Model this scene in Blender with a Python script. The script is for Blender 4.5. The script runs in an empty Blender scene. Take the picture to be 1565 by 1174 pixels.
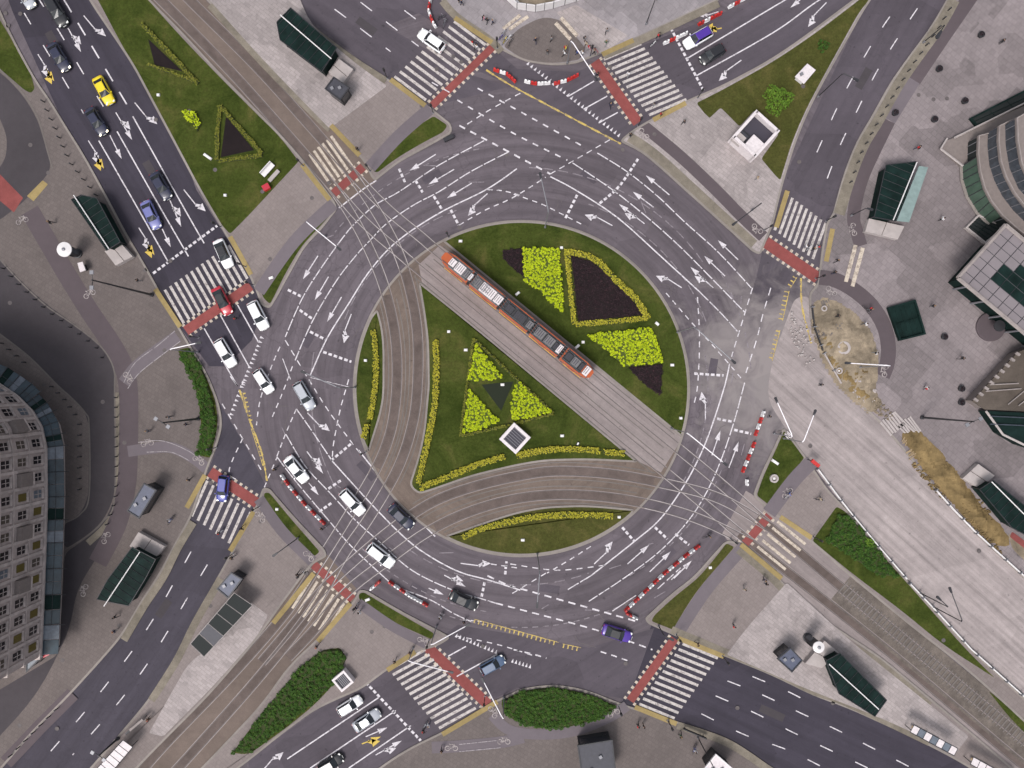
import bpy, bmesh, math, random
from math import radians as R, pi, sin, cos, atan2, hypot
from mathutils import Vector, Matrix
random.seed(7)
S = bpy.context.scene
COL = S.collection
# ---------------------------------------------------------------- camera, sky, sun, exposure
CAM_H = 115.0                       # a drone straight above the roundabout, looking down
cam = bpy.data.cameras.new('camera'); co = bpy.data.objects.new('camera', cam); COL.objects.link(co)
co.location = (0, 0, CAM_H); co.rotation_euler = (0, 0, 0)
cam.sensor_width = 36; cam.lens = 36 * CAM_H / 156.5; cam.clip_end = 6000; cam.clip_start = 1
S.camera = co
w = bpy.data.worlds.new('World'); S.world = w; w.use_nodes = True
nt = w.node_tree; bg = nt.nodes['Background']
sky = nt.nodes.new('ShaderNodeTexSky'); sky.sky_type = 'NISHITA'; sky.sun_disc = False
SUN_EL, SUN_AZ = 58, 215
sky.sun_elevation = R(SUN_EL); sky.sun_rotation = R(SUN_AZ); sky.dust_density = 4; sky.ozone_density = 0.6
hs = nt.nodes.new('ShaderNodeHueSaturation'); hs.inputs['Saturation'].default_value = 0.35   # overcast: the sky is nearly grey
nt.links.new(sky.outputs[0], hs.inputs['Color']); nt.links.new(hs.outputs[0], bg.inputs['Color'])
bg.inputs['Strength'].default_value = 0.115
sl = bpy.data.lights.new('sun', 'SUN'); so = bpy.data.objects.new('sun', sl); COL.objects.link(so)
sl.energy = 1.15; sl.angle = R(17); sl.color = (1, 0.95, 0.92)
so.rotation_euler = (R(90 - SUN_EL), 0, R(180 - SUN_AZ))
so.location = (0, 0, 60)
S.view_settings.view_transform = 'Standard'; S.view_settings.look = 'None'
S.view_settings.exposure = 0.66; S.view_settings.gamma = 1.0

# ---------------------------------------------------------------- helpers
def W(px, py, z=0.0):
    """a point of the survey (0.1 m grid, seen from above) that lies at height z"""
    k = (CAM_H - z) / CAM_H * 0.1
    return Vector(((px - 782.5) * k, (587 - py) * k, z))
def WL(pts, z=0.0): return [W(x, y, z) for x, y in pts]

MATS = {}
def nodes_mat(name):
    m = bpy.data.materials.new(name); m.use_nodes = True; MATS[name] = m
    return m, m.node_tree, m.node_tree.nodes['Principled BSDF']
def N(nt, t, **kw):
    n = nt.nodes.new(t)
    for k, v in kw.items():
        if k in n.inputs: n.inputs[k].default_value = v
        else: setattr(n, k, v)
    return n
def noise(nt, vec, scale, detail=4, rough=0.6, dist=0.0):
    n = N(nt, 'ShaderNodeTexNoise', Scale=scale, Detail=detail, Roughness=rough, Distortion=dist)
    nt.links.new(vec, n.inputs['Vector']); return n.outputs['Fac']
def ramp(nt, fac, stops):
    r = nt.nodes.new('ShaderNodeValToRGB'); e = r.color_ramp.elements
    while len(e) < len(stops): e.new(0.5)
    for i, (p, c) in enumerate(stops):
        e[i].position = p; e[i].color = (*c, 1) if len(c) == 3 else c
    nt.links.new(fac, r.inputs['Fac']); return r.outputs['Color']
def mix(nt, fac, a, b, mode='MIX'):
    m = nt.nodes.new('ShaderNodeMix'); m.data_type = 'RGBA'; m.blend_type = mode
    for sock, v in ((m.inputs[0], fac), (m.inputs[6], a), (m.inputs[7], b)):
        if isinstance(v, (int, float)): sock.default_value = v
        elif isinstance(v, tuple): sock.default_value = (*v, 1) if len(v) == 3 else v
        else: nt.links.new(v, sock)
    return m.outputs[2]
def math_(nt, op, a, b=0.0, clamp=False):
    m = nt.nodes.new('ShaderNodeMath'); m.operation = op; m.use_clamp = clamp
    for s, v in ((m.inputs[0], a), (m.inputs[1], b)):
        if isinstance(v, (int, float)): s.default_value = v
        else: nt.links.new(v, s)
    return m.outputs[0]
def coords(nt): return nt.nodes.new('ShaderNodeTexCoord').outputs['Object']
def mapping(nt, vec, rot=0, scale=(1, 1, 1)):
    m = nt.nodes.new('ShaderNodeMapping'); m.inputs['Rotation'].default_value = (0, 0, R(rot)); m.inputs['Scale'].default_value = scale
    nt.links.new(vec, m.inputs['Vector']); return m.outputs[0]
def sc(c, f): return tuple(min(1, x * f) for x in c)

def ground_mat(name, c, big=0.25, fine=0.35, rough=0.9, streak=None, patches=0.0, crack=0.0, bs=0.05):
    m, nt, b = nodes_mat(name); v = coords(nt)
    n1 = noise(nt, v, bs, 5, 0.62, 0.6); n2 = noise(nt, v, 0.9, 6, 0.7); n3 = noise(nt, v, 9, 3, 0.7)
    col = ramp(nt, n1, [(0.3, sc(c, 1 - big)), (0.7, sc(c, 1 + big))])
    f2 = ramp(nt, n2, [(0.3, (1 - fine * .6,) * 3), (0.7, (1 + fine * .0,) * 3)])
    col = mix(nt, 1.0, col, f2, 'MULTIPLY')
    f3 = ramp(nt, n3, [(0.35, (1 - fine * .5,) * 3), (0.65, (1.0,) * 3)])
    col = mix(nt, 1.0, col, f3, 'MULTIPLY')
    if patches:
        vo = N(nt, 'ShaderNodeTexVoronoi', Scale=0.11, distance='CHEBYCHEV'); nt.links.new(mapping(nt, v, 33), vo.inputs['Vector'])
        sep = nt.nodes.new('ShaderNodeSeparateColor'); nt.links.new(vo.outputs['Color'], sep.inputs[0])
        pf = ramp(nt, sep.outputs[0], [(0.0, (1 - patches,) * 3), (1.0, (1 + patches * .4,) * 3)])
        col = mix(nt, 1.0, col, pf, 'MULTIPLY')
    if crack:
        vc = N(nt, 'ShaderNodeTexVoronoi', Scale=0.35, feature='DISTANCE_TO_EDGE')
        mv = nt.nodes.new('ShaderNodeVectorMath'); mv.operation = 'ADD'
        nn = N(nt, 'ShaderNodeTexNoise', Scale=1.0); nt.links.new(v, nn.inputs['Vector'])
        nt.links.new(v, mv.inputs[0]); nt.links.new(nn.outputs['Color'], mv.inputs[1]); nt.links.new(mv.outputs[0], vc.inputs['Vector'])
        cf = ramp(nt, vc.outputs['Distance'], [(0.0, (1 - crack,) * 3), (0.03, (1, 1, 1))])
        col = mix(nt, ramp(nt, n1, [(0.45, (0, 0, 0)), (0.6, (1, 1, 1))]), col, mix(nt, 1.0, col, cf, 'MULTIPLY'))
    nt.links.new(col, b.inputs['Base Color'])
    b.inputs['Roughness'].default_value = rough; b.inputs['Specular IOR Level'].default_value = 0.25
    bp = N(nt, 'ShaderNodeBump', Strength=0.25, Distance=0.03); nt.links.new(n3, bp.inputs['Height']); nt.links.new(bp.outputs[0], b.inputs['Normal'])
    return m, nt, b, col, v
def lane_wear(m, nt, b, col, v, amt=0.22, centre=None, rot=0, freq=0.55, patch=0.12):
    """long tyre-worn streaks and repair patches, running round the ring or along a road"""
    if centre is not None:
        s_ = nt.nodes.new('ShaderNodeVectorMath'); s_.operation = 'SUBTRACT'; nt.links.new(v, s_.inputs[0]); s_.inputs[1].default_value = centre
        sp = nt.nodes.new('ShaderNodeSeparateXYZ'); nt.links.new(s_.outputs[0], sp.inputs[0])
        ln = nt.nodes.new('ShaderNodeVectorMath'); ln.operation = 'LENGTH'; nt.links.new(s_.outputs[0], ln.inputs[0])
        an = math_(nt, 'ARCTAN2', sp.outputs[1], sp.outputs[0]); cb = nt.nodes.new('ShaderNodeCombineXYZ')
        nt.links.new(math_(nt, 'MULTIPLY', an, 1.3), cb.inputs[0]); nt.links.new(math_(nt, 'MULTIPLY', ln.outputs['Value'], freq), cb.inputs[1]); vec = cb.outputs[0]
    else: vec = mapping(nt, mapping(nt, v, rot), 0, (0.035, freq, 1))
    n = noise(nt, vec, 1.0, 6, 0.7, 0.3); k = ramp(nt, n, [(0.30, (1 - amt,) * 3), (0.5, (1, 1, 1)), (0.70, (1 + amt * .9,) * 3)])
    col = mix(nt, 1.0, col, k, 'MULTIPLY')
    vo = N(nt, 'ShaderNodeTexVoronoi', Scale=0.07, distance='CHEBYCHEV', Randomness=1.0); nt.links.new(mapping(nt, v, rot + 20, (1, 1.9, 1)), vo.inputs['Vector'])
    sep = nt.nodes.new('ShaderNodeSeparateColor'); nt.links.new(vo.outputs['Color'], sep.inputs[0])
    col = mix(nt, 1.0, col, ramp(nt, sep.outputs[1], [(0.0, (1 - patch,) * 3), (0.45, (1, 1, 1)), (1.0, (1 + patch * .5,) * 3)]), 'MULTIPLY')
    d = noise(nt, v, 1.6, 3, 0.5); col = mix(nt, 1.0, col, ramp(nt, d, [(0.25, (0.66,) * 3), (0.35, (1, 1, 1))]), 'MULTIPLY')
    nt.links.new(col, b.inputs['Base Color']); return (m, nt, b, col, v)
def dusty(m, nt, b, col, v, c, px, py, r, amt=0.9, dust=(0.36, 0.33, 0.31)):
    """dust trodden and driven out of the building site on to the road, its own irregular shape"""
    x, y, _ = W(px, py)
    d = nt.nodes.new('ShaderNodeVectorMath'); d.operation = 'DISTANCE'; nt.links.new(v, d.inputs[0]); d.inputs[1].default_value = (x, y, 0)
    n = noise(nt, v, 0.22, 5, 0.65, 1.0)
    f = math_(nt, 'ADD', math_(nt, 'DIVIDE', d.outputs['Value'], r), math_(nt, 'MULTIPLY', math_(nt, 'SUBTRACT', n, 0.5), 1.5))
    k = ramp(nt, f, [(0.35, (amt,) * 3), (1.0, (0, 0, 0))])
    col = mix(nt, k, col, dust); nt.links.new(col, b.inputs['Base Color']); return col
def paving_mat(name, c, w=1.0, h=0.5, rot=30, mortar=0.75, var=0.12, big=0.2, patches=0.25, bs=0.06, stain=0.25):
    m, nt, b = nodes_mat(name); v = coords(nt)
    br = N(nt, 'ShaderNodeTexBrick', Scale=1.0); br.offset = 0.5
    br.inputs['Brick Width'].default_value = w; br.inputs['Row Height'].default_value = h
    br.inputs['Mortar Size'].default_value = 0.03; br.inputs['Bias'].default_value = 0
    br.inputs['Color1'].default_value = (*sc(c, 1 - var), 1); br.inputs['Color2'].default_value = (*sc(c, 1 + var), 1)
    br.inputs['Mortar'].default_value = (*sc(c, mortar), 1)
    nt.links.new(mapping(nt, v, rot), br.inputs['Vector'])
    col = br.outputs['Color']
    n1 = noise(nt, v, bs, 5, 0.65, 0.8)
    col = mix(nt, 1.0, col, ramp(nt, n1, [(0.3, (1 - big,) * 3), (0.7, (1 + big * .3,) * 3)]), 'MULTIPLY')
    vo = N(nt, 'ShaderNodeTexVoronoi', Scale=0.16, distance='CHEBYCHEV', Randomness=0.9); nt.links.new(mapping(nt, v, rot), vo.inputs['Vector'])
    sep = nt.nodes.new('ShaderNodeSeparateColor'); nt.links.new(vo.outputs['Color'], sep.inputs[0])
    col = mix(nt, 1.0, col, ramp(nt, sep.outputs[0], [(0.2, (1 - patches,) * 3), (0.8, (1 + patches * .35,) * 3)]), 'MULTIPLY')
    n2 = noise(nt, v, 0.5, 6, 0.75, 1.5)
    col = mix(nt, 1.0, col, ramp(nt, n2, [(0.28, (1 - stain,) * 3), (0.5, (1, 1, 1))]), 'MULTIPLY')
    n3 = noise(nt, v, 5, 4, 0.7)
    col = mix(nt, 1.0, col, ramp(nt, n3, [(0.3, (0.9,) * 3), (0.6, (1, 1, 1))]), 'MULTIPLY')
    nt.links.new(col, b.inputs['Base Color']); b.inputs['Roughness'].default_value = 0.88; b.inputs['Specular IOR Level'].default_value = 0.25
    return m
def simple(name, c, rough=0.5, metal=0.0, var=0.0, scale=2.0, coat=0.0, spec=0.5, alpha=1.0, trans=0.0, emit=None):
    m, nt, b = nodes_mat(name)
    b.inputs['Base Color'].default_value = (*c, 1)
    if var:
        v = coords(nt); n = noise(nt, v, scale, 5, 0.65)
        nt.links.new(ramp(nt, n, [(0.3, sc(c, 1 - var)), (0.7, sc(c, 1 + var * .6))]), b.inputs['Base Color'])
    b.inputs['Roughness'].default_value = rough; b.inputs['Metallic'].default_value = metal
    b.inputs['Coat Weight'].default_value = coat; b.inputs['Specular IOR Level'].default_value = spec
    b.inputs['Alpha'].default_value = alpha; b.inputs['Transmission Weight'].default_value = trans
    if emit: b.inputs['Emission Color'].default_value = (*emit, 1); b.inputs['Emission Strength'].default_value = 2.0
    return m
def worn(name, c, under, thr=0.42, scale=1.6, fine=7):
    """road paint worn through to the asphalt below"""
    m, nt, b = nodes_mat(name); v = coords(nt)
    n = noise(nt, v, scale, 6, 0.75); n2 = noise(nt, v, fine, 3, 0.7)
    f = math_(nt, 'ADD', math_(nt, 'MULTIPLY', n, 0.6), math_(nt, 'MULTIPLY', n2, 0.4))
    k = ramp(nt, f, [(thr - 0.06, (0, 0, 0)), (thr + 0.07, (1, 1, 1))])
    nt.links.new(mix(nt, k, under, c), b.inputs['Base Color']); b.inputs['Roughness'].default_value = 0.75; b.inputs['Specular IOR Level'].default_value = 0.3
    return m

# linear albedos
ASP = (0.118, 0.100, 0.114); ASP_D = (0.047, 0.041, 0.056)  # the dark one: newer asphalt with frame-corner vignette painted into its colour
CC = tuple(W(797, 594))
t = lane_wear(*ground_mat('asphalt', ASP, 0.10, 0.22, crack=0.25), 0.30, centre=CC, freq=.7, patch=.12); dusty(*t, ASP, 1190, 560, 17, 0.75, (0.25, 0.225, 0.22))
for nm_, rot_ in (('asphalt_nw', 60), ('asphalt_se', 25)): lane_wear(*ground_mat(nm_, ASP_D, 0.12, 0.2), 0.2, rot=rot_)
ASP_M = (0.088, 0.075, 0.090)
for nm_, rot_ in (('asphalt_n', 35), ('asphalt_ne', -30), ('asphalt_e', -62), ('asphalt_s', -32)): lane_wear(*ground_mat(nm_, ASP_M, 0.12, 0.2, crack=0.1), 0.16, rot=rot_)
lane_wear(*ground_mat('asphalt_sw', (0.062, 0.055, 0.071), 0.12, 0.2, crack=0.1), 0.16, rot=-55)  # lower-left road darkened, corner vignette put into its colour
t = lane_wear(*ground_mat('asphalt_site', ASP_M, 0.12, 0.2, crack=0.1), 0.16, rot=-65); dusty(*t, ASP_M, 1200, 570, 17, 0.8, (0.27, 0.24, 0.235))
ground_mat('asphalt_service', (0.062, 0.054, 0.060), 0.15, 0.2)
ground_mat('bike_asphalt', (0.100, 0.080, 0.088), 0.12, 0.15)
ground_mat('bike_light', (0.150, 0.128, 0.142), 0.12, 0.15)
ground_mat('red_asphalt', (0.27, 0.075, 0.07), 0.2, 0.4)
ground_mat('kerb_stone', (0.27, 0.24, 0.22), 0.2, 0.3)
ground_mat('kerb_dark', (0.17, 0.15, 0.14), 0.2, 0.3)
ground_mat('concrete_slab', (0.36, 0.32, 0.30), 0.12, 0.25)
lane_wear(*ground_mat('site_concrete', (0.345, 0.30, 0.295), 0.10, 0.3, bs=0.2), 0.30, rot=42, freq=.9, patch=.10)
ground_mat('sand', (0.29, 0.235, 0.17), 0.5, 0.5, bs=0.25)
ground_mat('sand_ochre', (0.235, 0.165, 0.075), 0.45, 0.5, bs=0.25)
ground_mat('soil', (0.016, 0.010, 0.011), 0.3, 0.5)
lane_wear(*ground_mat('tram_paving_curve', (0.165, 0.128, 0.108), 0.12, 0.3, bs=0.12), 0.2, centre=CC, freq=.8, patch=.05)
ground_mat('tram_paving', (0.165, 0.128, 0.110), 0.16, 0.3, bs=0.12)
lane_wear(*ground_mat('tram_paving_light', (0.27, 0.23, 0.225), 0.12, 0.3, bs=0.12), 0.2, rot=40, freq=1.0, patch=.05)
ground_mat('tram_worn', (0.135, 0.105, 0.095), 0.25, 0.4, bs=0.2)
ground_mat('ballast', (0.19, 0.16, 0.14), 0.25, 0.7, bs=0.3)
ground_mat('brown_roof', (0.11, 0.09, 0.075), 0.25, 0.4, bs=0.2)
ground_mat('tactile', (0.33, 0.25, 0.11), 0.25, 0.35)
ground_mat('setts', (0.24, 0.21, 0.17), 0.25, 0.5, bs=0.2)
paving_mat('paving_west', (0.145, 0.122, 0.116), 0.6, 0.6, 30, 0.85, 0.06, 0.16, 0.06, stain=0.09)  # tone lowered: the frame's corner darkening is put into this paving colour
paving_mat('paving_mid', (0.220, 0.186, 0.178), 0.6, 0.6, 42, 0.85, 0.05, 0.14, 0.05, stain=0.09)
paving_mat('paving_light', (0.34, 0.30, 0.295), 1.0, 0.5, 38, 0.8, 0.10, 0.15, 0.12)
paving_mat('paving_east', (0.235, 0.203, 0.208), 0.8, 0.8, 40, 0.78, 0.07, 0.16, 0.20, stain=0.16)
paving_mat('paving_north', (0.27, 0.245, 0.255), 1.0, 1.0, 40, 0.85, 0.07, 0.15, 0.15)
def grass_mat(name, a, b_, c, sc1=0.25):
    m, nt, b = nodes_mat(name); v = coords(nt)
    n1 = noise(nt, v, sc1, 6, 0.7, 0.8); n2 = noise(nt, v, 3.0, 5, 0.75); n3 = noise(nt, v, 16, 3, 0.8)
    col = ramp(nt, n1, [(0.32, a), (0.52, b_), (0.72, c)])
    col = mix(nt, 1.0, col, ramp(nt, n2, [(0.3, (0.62,) * 3), (0.7, (1.15,) * 3)]), 'MULTIPLY')
    col = mix(nt, 1.0, col, ramp(nt, n3, [(0.3, (0.6,) * 3), (0.7, (1.2,) * 3)]), 'MULTIPLY')
    nt.links.new(col, b.inputs['Base Color']); b.inputs['Roughness'].default_value = 0.95; b.inputs['Specular IOR Level'].default_value = 0.1
    bp = N(nt, 'ShaderNodeBump', Strength=0.7, Distance=0.08); nt.links.new(n3, bp.inputs['Height']); nt.links.new(bp.outputs[0], b.inputs['Normal'])
grass_mat('grass', (0.030, 0.046, 0.007), (0.060, 0.078, 0.015), (0.12, 0.112, 0.034), 0.16)
grass_mat('grass_olive', (0.055, 0.062, 0.015), (0.080, 0.082, 0.022), (0.12, 0.105, 0.035))
def leaf_mat(name, a, b_, c, dark=(0.02, 0.03, 0.004)):
    m, nt, b = nodes_mat(name); v = coords(nt)
    n1 = noise(nt, v, 2.6, 4, 0.7); n2 = noise(nt, v, 11, 2, 0.6)
    col = ramp(nt, n1, [(0.3, a), (0.5, b_), (0.72, c)])
    col = mix(nt, 1.0, col, ramp(nt, n2, [(0.35, (0.7,) * 3), (0.65, (1.15,) * 3)]), 'MULTIPLY')
    nt.links.new(col, b.inputs['Base Color']); b.inputs['Roughness'].default_value = 0.7; b.inputs['Specular IOR Level'].default_value = 0.2
leaf_mat('lime_leaf', (0.26, 0.36, 0.008), (0.42, 0.52, 0.012), (0.60, 0.64, 0.02))
leaf_mat('hedge_leaf', (0.20, 0.20, 0.015), (0.37, 0.34, 0.03), (0.50, 0.42, 0.06))
leaf_mat('hedge_dull', (0.09, 0.10, 0.012), (0.15, 0.16, 0.02), (0.24, 0.21, 0.045))
leaf_mat('shrub_leaf', (0.015, 0.045, 0.007), (0.035, 0.085, 0.010), (0.075, 0.13, 0.016))
leaf_mat('bush_leaf', (0.05, 0.11, 0.010), (0.09, 0.17, 0.016), (0.14, 0.22, 0.02))
leaf_mat('purple_leaf', (0.014, 0.008, 0.010), (0.026, 0.014, 0.018), (0.055, 0.024, 0.03))
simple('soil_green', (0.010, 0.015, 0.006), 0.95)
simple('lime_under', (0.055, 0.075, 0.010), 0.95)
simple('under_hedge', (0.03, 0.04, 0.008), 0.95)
worn('paint', (0.60, 0.57, 0.60), ASP, 0.43)
worn('paint_arrow', (0.58, 0.55, 0.58), ASP, 0.43)
worn('paint_symbol', (0.36, 0.32, 0.31), (0.12, 0.10, 0.11), 0.48)
worn('paint_thin', (0.52, 0.49, 0.50), ASP, 0.47, 0.8)
worn('paint_zebra', (0.50, 0.46, 0.44), (0.17, 0.145, 0.145), 0.45)
worn('paint_cream', (0.52, 0.45, 0.37), (0.19, 0.15, 0.13), 0.46)
worn('paint_yellow', (0.50, 0.37, 0.10), ASP, 0.46, 1.2)
worn('paint_orange', (0.55, 0.40, 0.08), ASP_D, 0.36)
worn('paint_ghost', (0.23, 0.205, 0.225), ASP, 0.48)
worn('paint_dim', (0.34, 0.31, 0.32), ASP, 0.46)
simple('rail_bright', (0.36, 0.32, 0.32), 0.6, 0.0, 0.3, 0.6)
simple('rail_steel', (0.225, 0.185, 0.175), 0.6, 0.0, 0.25, 0.6)
simple('rail_groove', (0.10, 0.085, 0.085), 0.7, 0.0, 0.3, 2)

def setprops(o, label=None, cat=None, group=None, kind=None):
    if label: o['label'] = label
    if cat: o['category'] = cat
    if group: o['group'] = group
    if kind: o['kind'] = kind
    return o
class MB:
    def __init__(s): s.v = []; s.f = []; s.m = []
    def add(s, vs, fs, mi=0):
        b = len(s.v); s.v += [tuple(p) for p in vs]; s.f += [tuple(i + b for i in f) for f in fs]; s.m += [mi] * len(fs); return s
    def poly(s, pts, mi=0): return s.add(pts, [tuple(range(len(pts)))], mi)
    def box(s, cx, cy, z0, lx, ly, h, rot=0, mi=0, taper=1.0):
        c, n = cos(rot), sin(rot); vs = []
        for z, k in ((z0, 1.0), (z0 + h, taper)):
            for a, b in ((-1, -1), (1, -1), (1, 1), (-1, 1)):
                x, y = a * lx / 2 * k, b * ly / 2 * k; vs.append((cx + x * c - y * n, cy + x * n + y * c, z))
        return s.add(vs, [(3, 2, 1, 0), (4, 5, 6, 7), (0, 1, 5, 4), (1, 2, 6, 5), (2, 3, 7, 6), (3, 0, 4, 7)], mi)
    def prism(s, pts, z0, z1, mi=0, top=None):
        """pts counterclockwise xy; top: optional other outline at z1"""
        n = len(pts); top = top or pts
        vs = [(p[0], p[1], z0) for p in pts] + [(p[0], p[1], z1) for p in top]
        fs = [tuple(range(n - 1, -1, -1)), tuple(range(n, 2 * n))] + [(i, (i + 1) % n, n + (i + 1) % n, n + i) for i in range(n)]
        return s.add(vs, fs, mi)
    def tube(s, pts, r, seg=8, mi=0, r2=None, caps=True):
        pts = [Vector(p) for p in pts]; n = len(pts); vs = []; fs = []
        for i, p in enumerate(pts):
            d = (pts[min(i + 1, n - 1)] - pts[max(i - 1, 0)]).normalized()
            a = d.orthogonal().normalized() if abs(d.z) > .9 else d.cross(Vector((0, 0, 1))).normalized(); b = d.cross(a)
            rr = r if r2 is None else r + (r2 - r) * i / (n - 1)
            for k in range(seg): vs.append(p + (a * cos(2 * pi * k / seg) + b * sin(2 * pi * k / seg)) * rr)
        for i in range(n - 1):
            for k in range(seg): fs.append((i * seg + k, i * seg + (k + 1) % seg, (i + 1) * seg + (k + 1) % seg, (i + 1) * seg + k))
        if caps: fs += [tuple(range(seg - 1, -1, -1)), tuple(range((n - 1) * seg, n * seg))]
        return s.add(vs, fs, mi)
    def lathe(s, prof, cx=0, cy=0, seg=20, mi=0):
        vs = []; fs = []; n = len(prof)
        for r, z in prof:
            for k in range(seg): vs.append((cx + r * cos(2 * pi * k / seg), cy + r * sin(2 * pi * k / seg), z))
        for i in range(n - 1):
            for k in range(seg): fs.append((i * seg + k, i * seg + (k + 1) % seg, (i + 1) * seg + (k + 1) % seg, (i + 1) * seg + k))
        fs += [tuple(range(seg - 1, -1, -1)), tuple(range((n - 1) * seg, n * seg))]
        return s.add(vs, fs, mi)
    def mesh(s, name, mats, smooth=False, bevel=0):
        me = bpy.data.meshes.new(name); me.from_pydata(s.v, [], s.f)
        for m in (mats if isinstance(mats, (list, tuple)) else [mats]): me.materials.append(MATS[m] if isinstance(m, str) else m)
        me.polygons.foreach_set('material_index', s.m)
        bm = bmesh.new(); bm.from_mesh(me); bmesh.ops.recalc_face_normals(bm, faces=bm.faces) if bevel != -1 else None
        if bevel > 0: bmesh.ops.bevel(bm, geom=[e for e in bm.edges if len(e.link_faces) == 2 and e.calc_face_angle(0) > 0.6], offset=bevel, segments=2, affect='EDGES', clamp_overlap=True)
        bm.to_mesh(me); bm.free()
        if smooth: me.polygons.foreach_set('use_smooth', [True] * len(me.polygons)); 
        me.update(); return me
    def build(s, name, mats, parent=None, smooth=False, bevel=0, kind=None):
        o = bpy.data.objects.new(name, s.mesh(name, mats, smooth, bevel)); COL.objects.link(o)
        if parent: o.parent = parent
        if kind: o['kind'] = kind
        return o
def thing(name, label, cat, loc=(0, 0, 0), rz=0.0, group=None):
    o = bpy.data.objects.new(name, None); COL.objects.link(o); o.location = loc; o.rotation_euler = (0, 0, rz); o.empty_display_size = 0.3
    return setprops(o, label, cat, group)
def dup(root, loc=None, rz=None, label=None, group=None):
    r = root.copy(); COL.objects.link(r)
    if loc is not None: r.location = loc
    if rz is not None: r.rotation_euler = (0, 0, rz)
    if label: r['label'] = label
    if group: r['group'] = group
    for ch in list(root.children):
        c = ch.copy(); COL.objects.link(c); c.parent = r
        for g in list(ch.children):
            d = g.copy(); COL.objects.link(d); d.parent = c
    return r
def area2(p): return sum(p[i][0] * p[(i + 1) % len(p)][1] - p[(i + 1) % len(p)][0] * p[i][1] for i in range(len(p)))
def ccw(p): return list(p) if area2(p) > 0 else list(reversed(p))
def soften(p, r=8.0, closed=True):
    """round each corner (small radius at sharp corners, long at shallow bends)"""
    n = len(p); out = []
    for i in range(n):
        if not closed and i in (0, n - 1): out.append(p[i]); continue
        a, b, c = Vector(p[i - 1][:2]), Vector(p[i][:2]), Vector(p[(i + 1) % n][:2])
        d1, d2 = (a - b), (c - b)
        if d1.length < 1e-6 or d2.length < 1e-6: continue
        turn = pi - d1.angle(d2); L = min(d1.length, d2.length) * 0.46
        k = min(L, r) if turn > 0.75 else L
        s, e = b + d1.normalized() * k, b + d2.normalized() * k
        for t in (0, .25, .5, .75, 1): out.append(tuple(s * (1 - t) ** 2 + b * 2 * t * (1 - t) + e * t * t))
    return out
def inset(p, d):
    p = ccw(p); n = len(p); out = []
    for i in range(n):
        a, b, c = Vector(p[i - 1][:2]), Vector(p[i][:2]), Vector(p[(i + 1) % n][:2])
        e1 = (b - a); e2 = (c - b)
        if e1.length < 1e-7 or e2.length < 1e-7: out.append(tuple(b)); continue
        e1.normalize(); e2.normalize()
        n1 = Vector((-e1.y, e1.x)); n2 = Vector((-e2.y, e2.x)); m = n1 + n2
        if m.length < 1e-3: m = n1
        m.normalize(); k = d / max(0.5, m.dot(n1)); out.append(tuple(b + m * k))
    return out
ZI = 0.12
LAYER = [0]
def nextz(base=ZI):
    LAYER[0] += 1; return base + 0.004 + 0.0004 * LAYER[0]
def sheet(name, pts, mat, z=None, r=4.0, round_=True, z0=ZI):
    p = soften(pts, r) if round_ else pts
    z = nextz(z0) if z is None else z
    mb = MB(); mb.poly([(W(x, y)[0], W(x, y)[1], z) for x, y in ccw([(x, y) for x, y in p])])
    o = mb.build(name, mat, kind='structure', bevel=-1)
    me = o.data
    if me.polygons[0].normal.z < 0: me.flip_normals()
    return o
def island(name, pts, mat, kerb='kerb_stone', r=8.0, kw=0.32, h=ZI):
    p = ccw([tuple(W(x, y)[:2]) for x, y in soften(pts, r)])
    q = inset(p, kw)
    mb = MB(); n = len(p)
    mb.add([(x, y, -0.05) for x, y in p] + [(x, y, h + .015) for x, y in p] + [(x, y, h + .015) for x, y in q] + [(x, y, h - .05) for x, y in q],
           [(i, (i + 1) % n, n + (i + 1) % n, n + i) for i in range(n)] + [(n + i, n + (i + 1) % n, 2 * n + (i + 1) % n, 2 * n + i) for i in range(n)]
           + [(2 * n + i, 2 * n + (i + 1) % n, 3 * n + (i + 1) % n, 3 * n + i) for i in range(n)])
    mb.build('kerb', kerb, kind='structure')
    m2 = MB(); m2.poly([(x, y, h) for x, y in q]); o = m2.build(name, mat, kind='structure', bevel=-1)
    return o
def ribbon_mb(mb, pts, wd, z, mi=0, closed=False):
    """flat strip, points in px, width in m"""
    P = [W(x, y) for x, y in pts]; n = len(P); vs = []
    for i in range(n):
        a = P[i - 1] if (i > 0 or closed) else P[i]; c = P[(i + 1) % n] if (i < n - 1 or closed) else P[i]
        d = (c - a); d.z = 0
        if d.length < 1e-9: d = Vector((1, 0, 0))
        d.normalize(); nn = Vector((-d.y, d.x, 0)) * wd / 2
        vs += [(P[i] + nn)[:2] + (z,), (P[i] - nn)[:2] + (z,)]
    fs = [(2 * i, 2 * i + 1, 2 * ((i + 1) % n) + 1, 2 * ((i + 1) % n)) for i in range(n if closed else n - 1)]
    fs = [f[::-1] if False else f for f in fs]
    return mb.add(vs, fs, mi)
def catmull(p, closed=False, k=8):
    out = []; n = len(p)
    if n < 3: return list(p)
    rng = range(n) if closed else range(n - 1)
    for i in rng:
        g = lambda j: p[j % n] if closed else p[min(max(j, 0), n - 1)]
        a, b, c, d = g(i - 1), g(i), g(i + 1), g(i + 2)
        for s in range(k):
            t = s / k
            out.append(tuple(0.5 * (2 * b[q] + (c[q] - a[q]) * t + (2 * a[q] - 5 * b[q] + 4 * c[q] - d[q]) * t * t + (3 * b[q] - a[q] - 3 * c[q] + d[q]) * t ** 3) for q in (0, 1)))
    if not closed: out.append(tuple(p[-1]))
    return out
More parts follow.
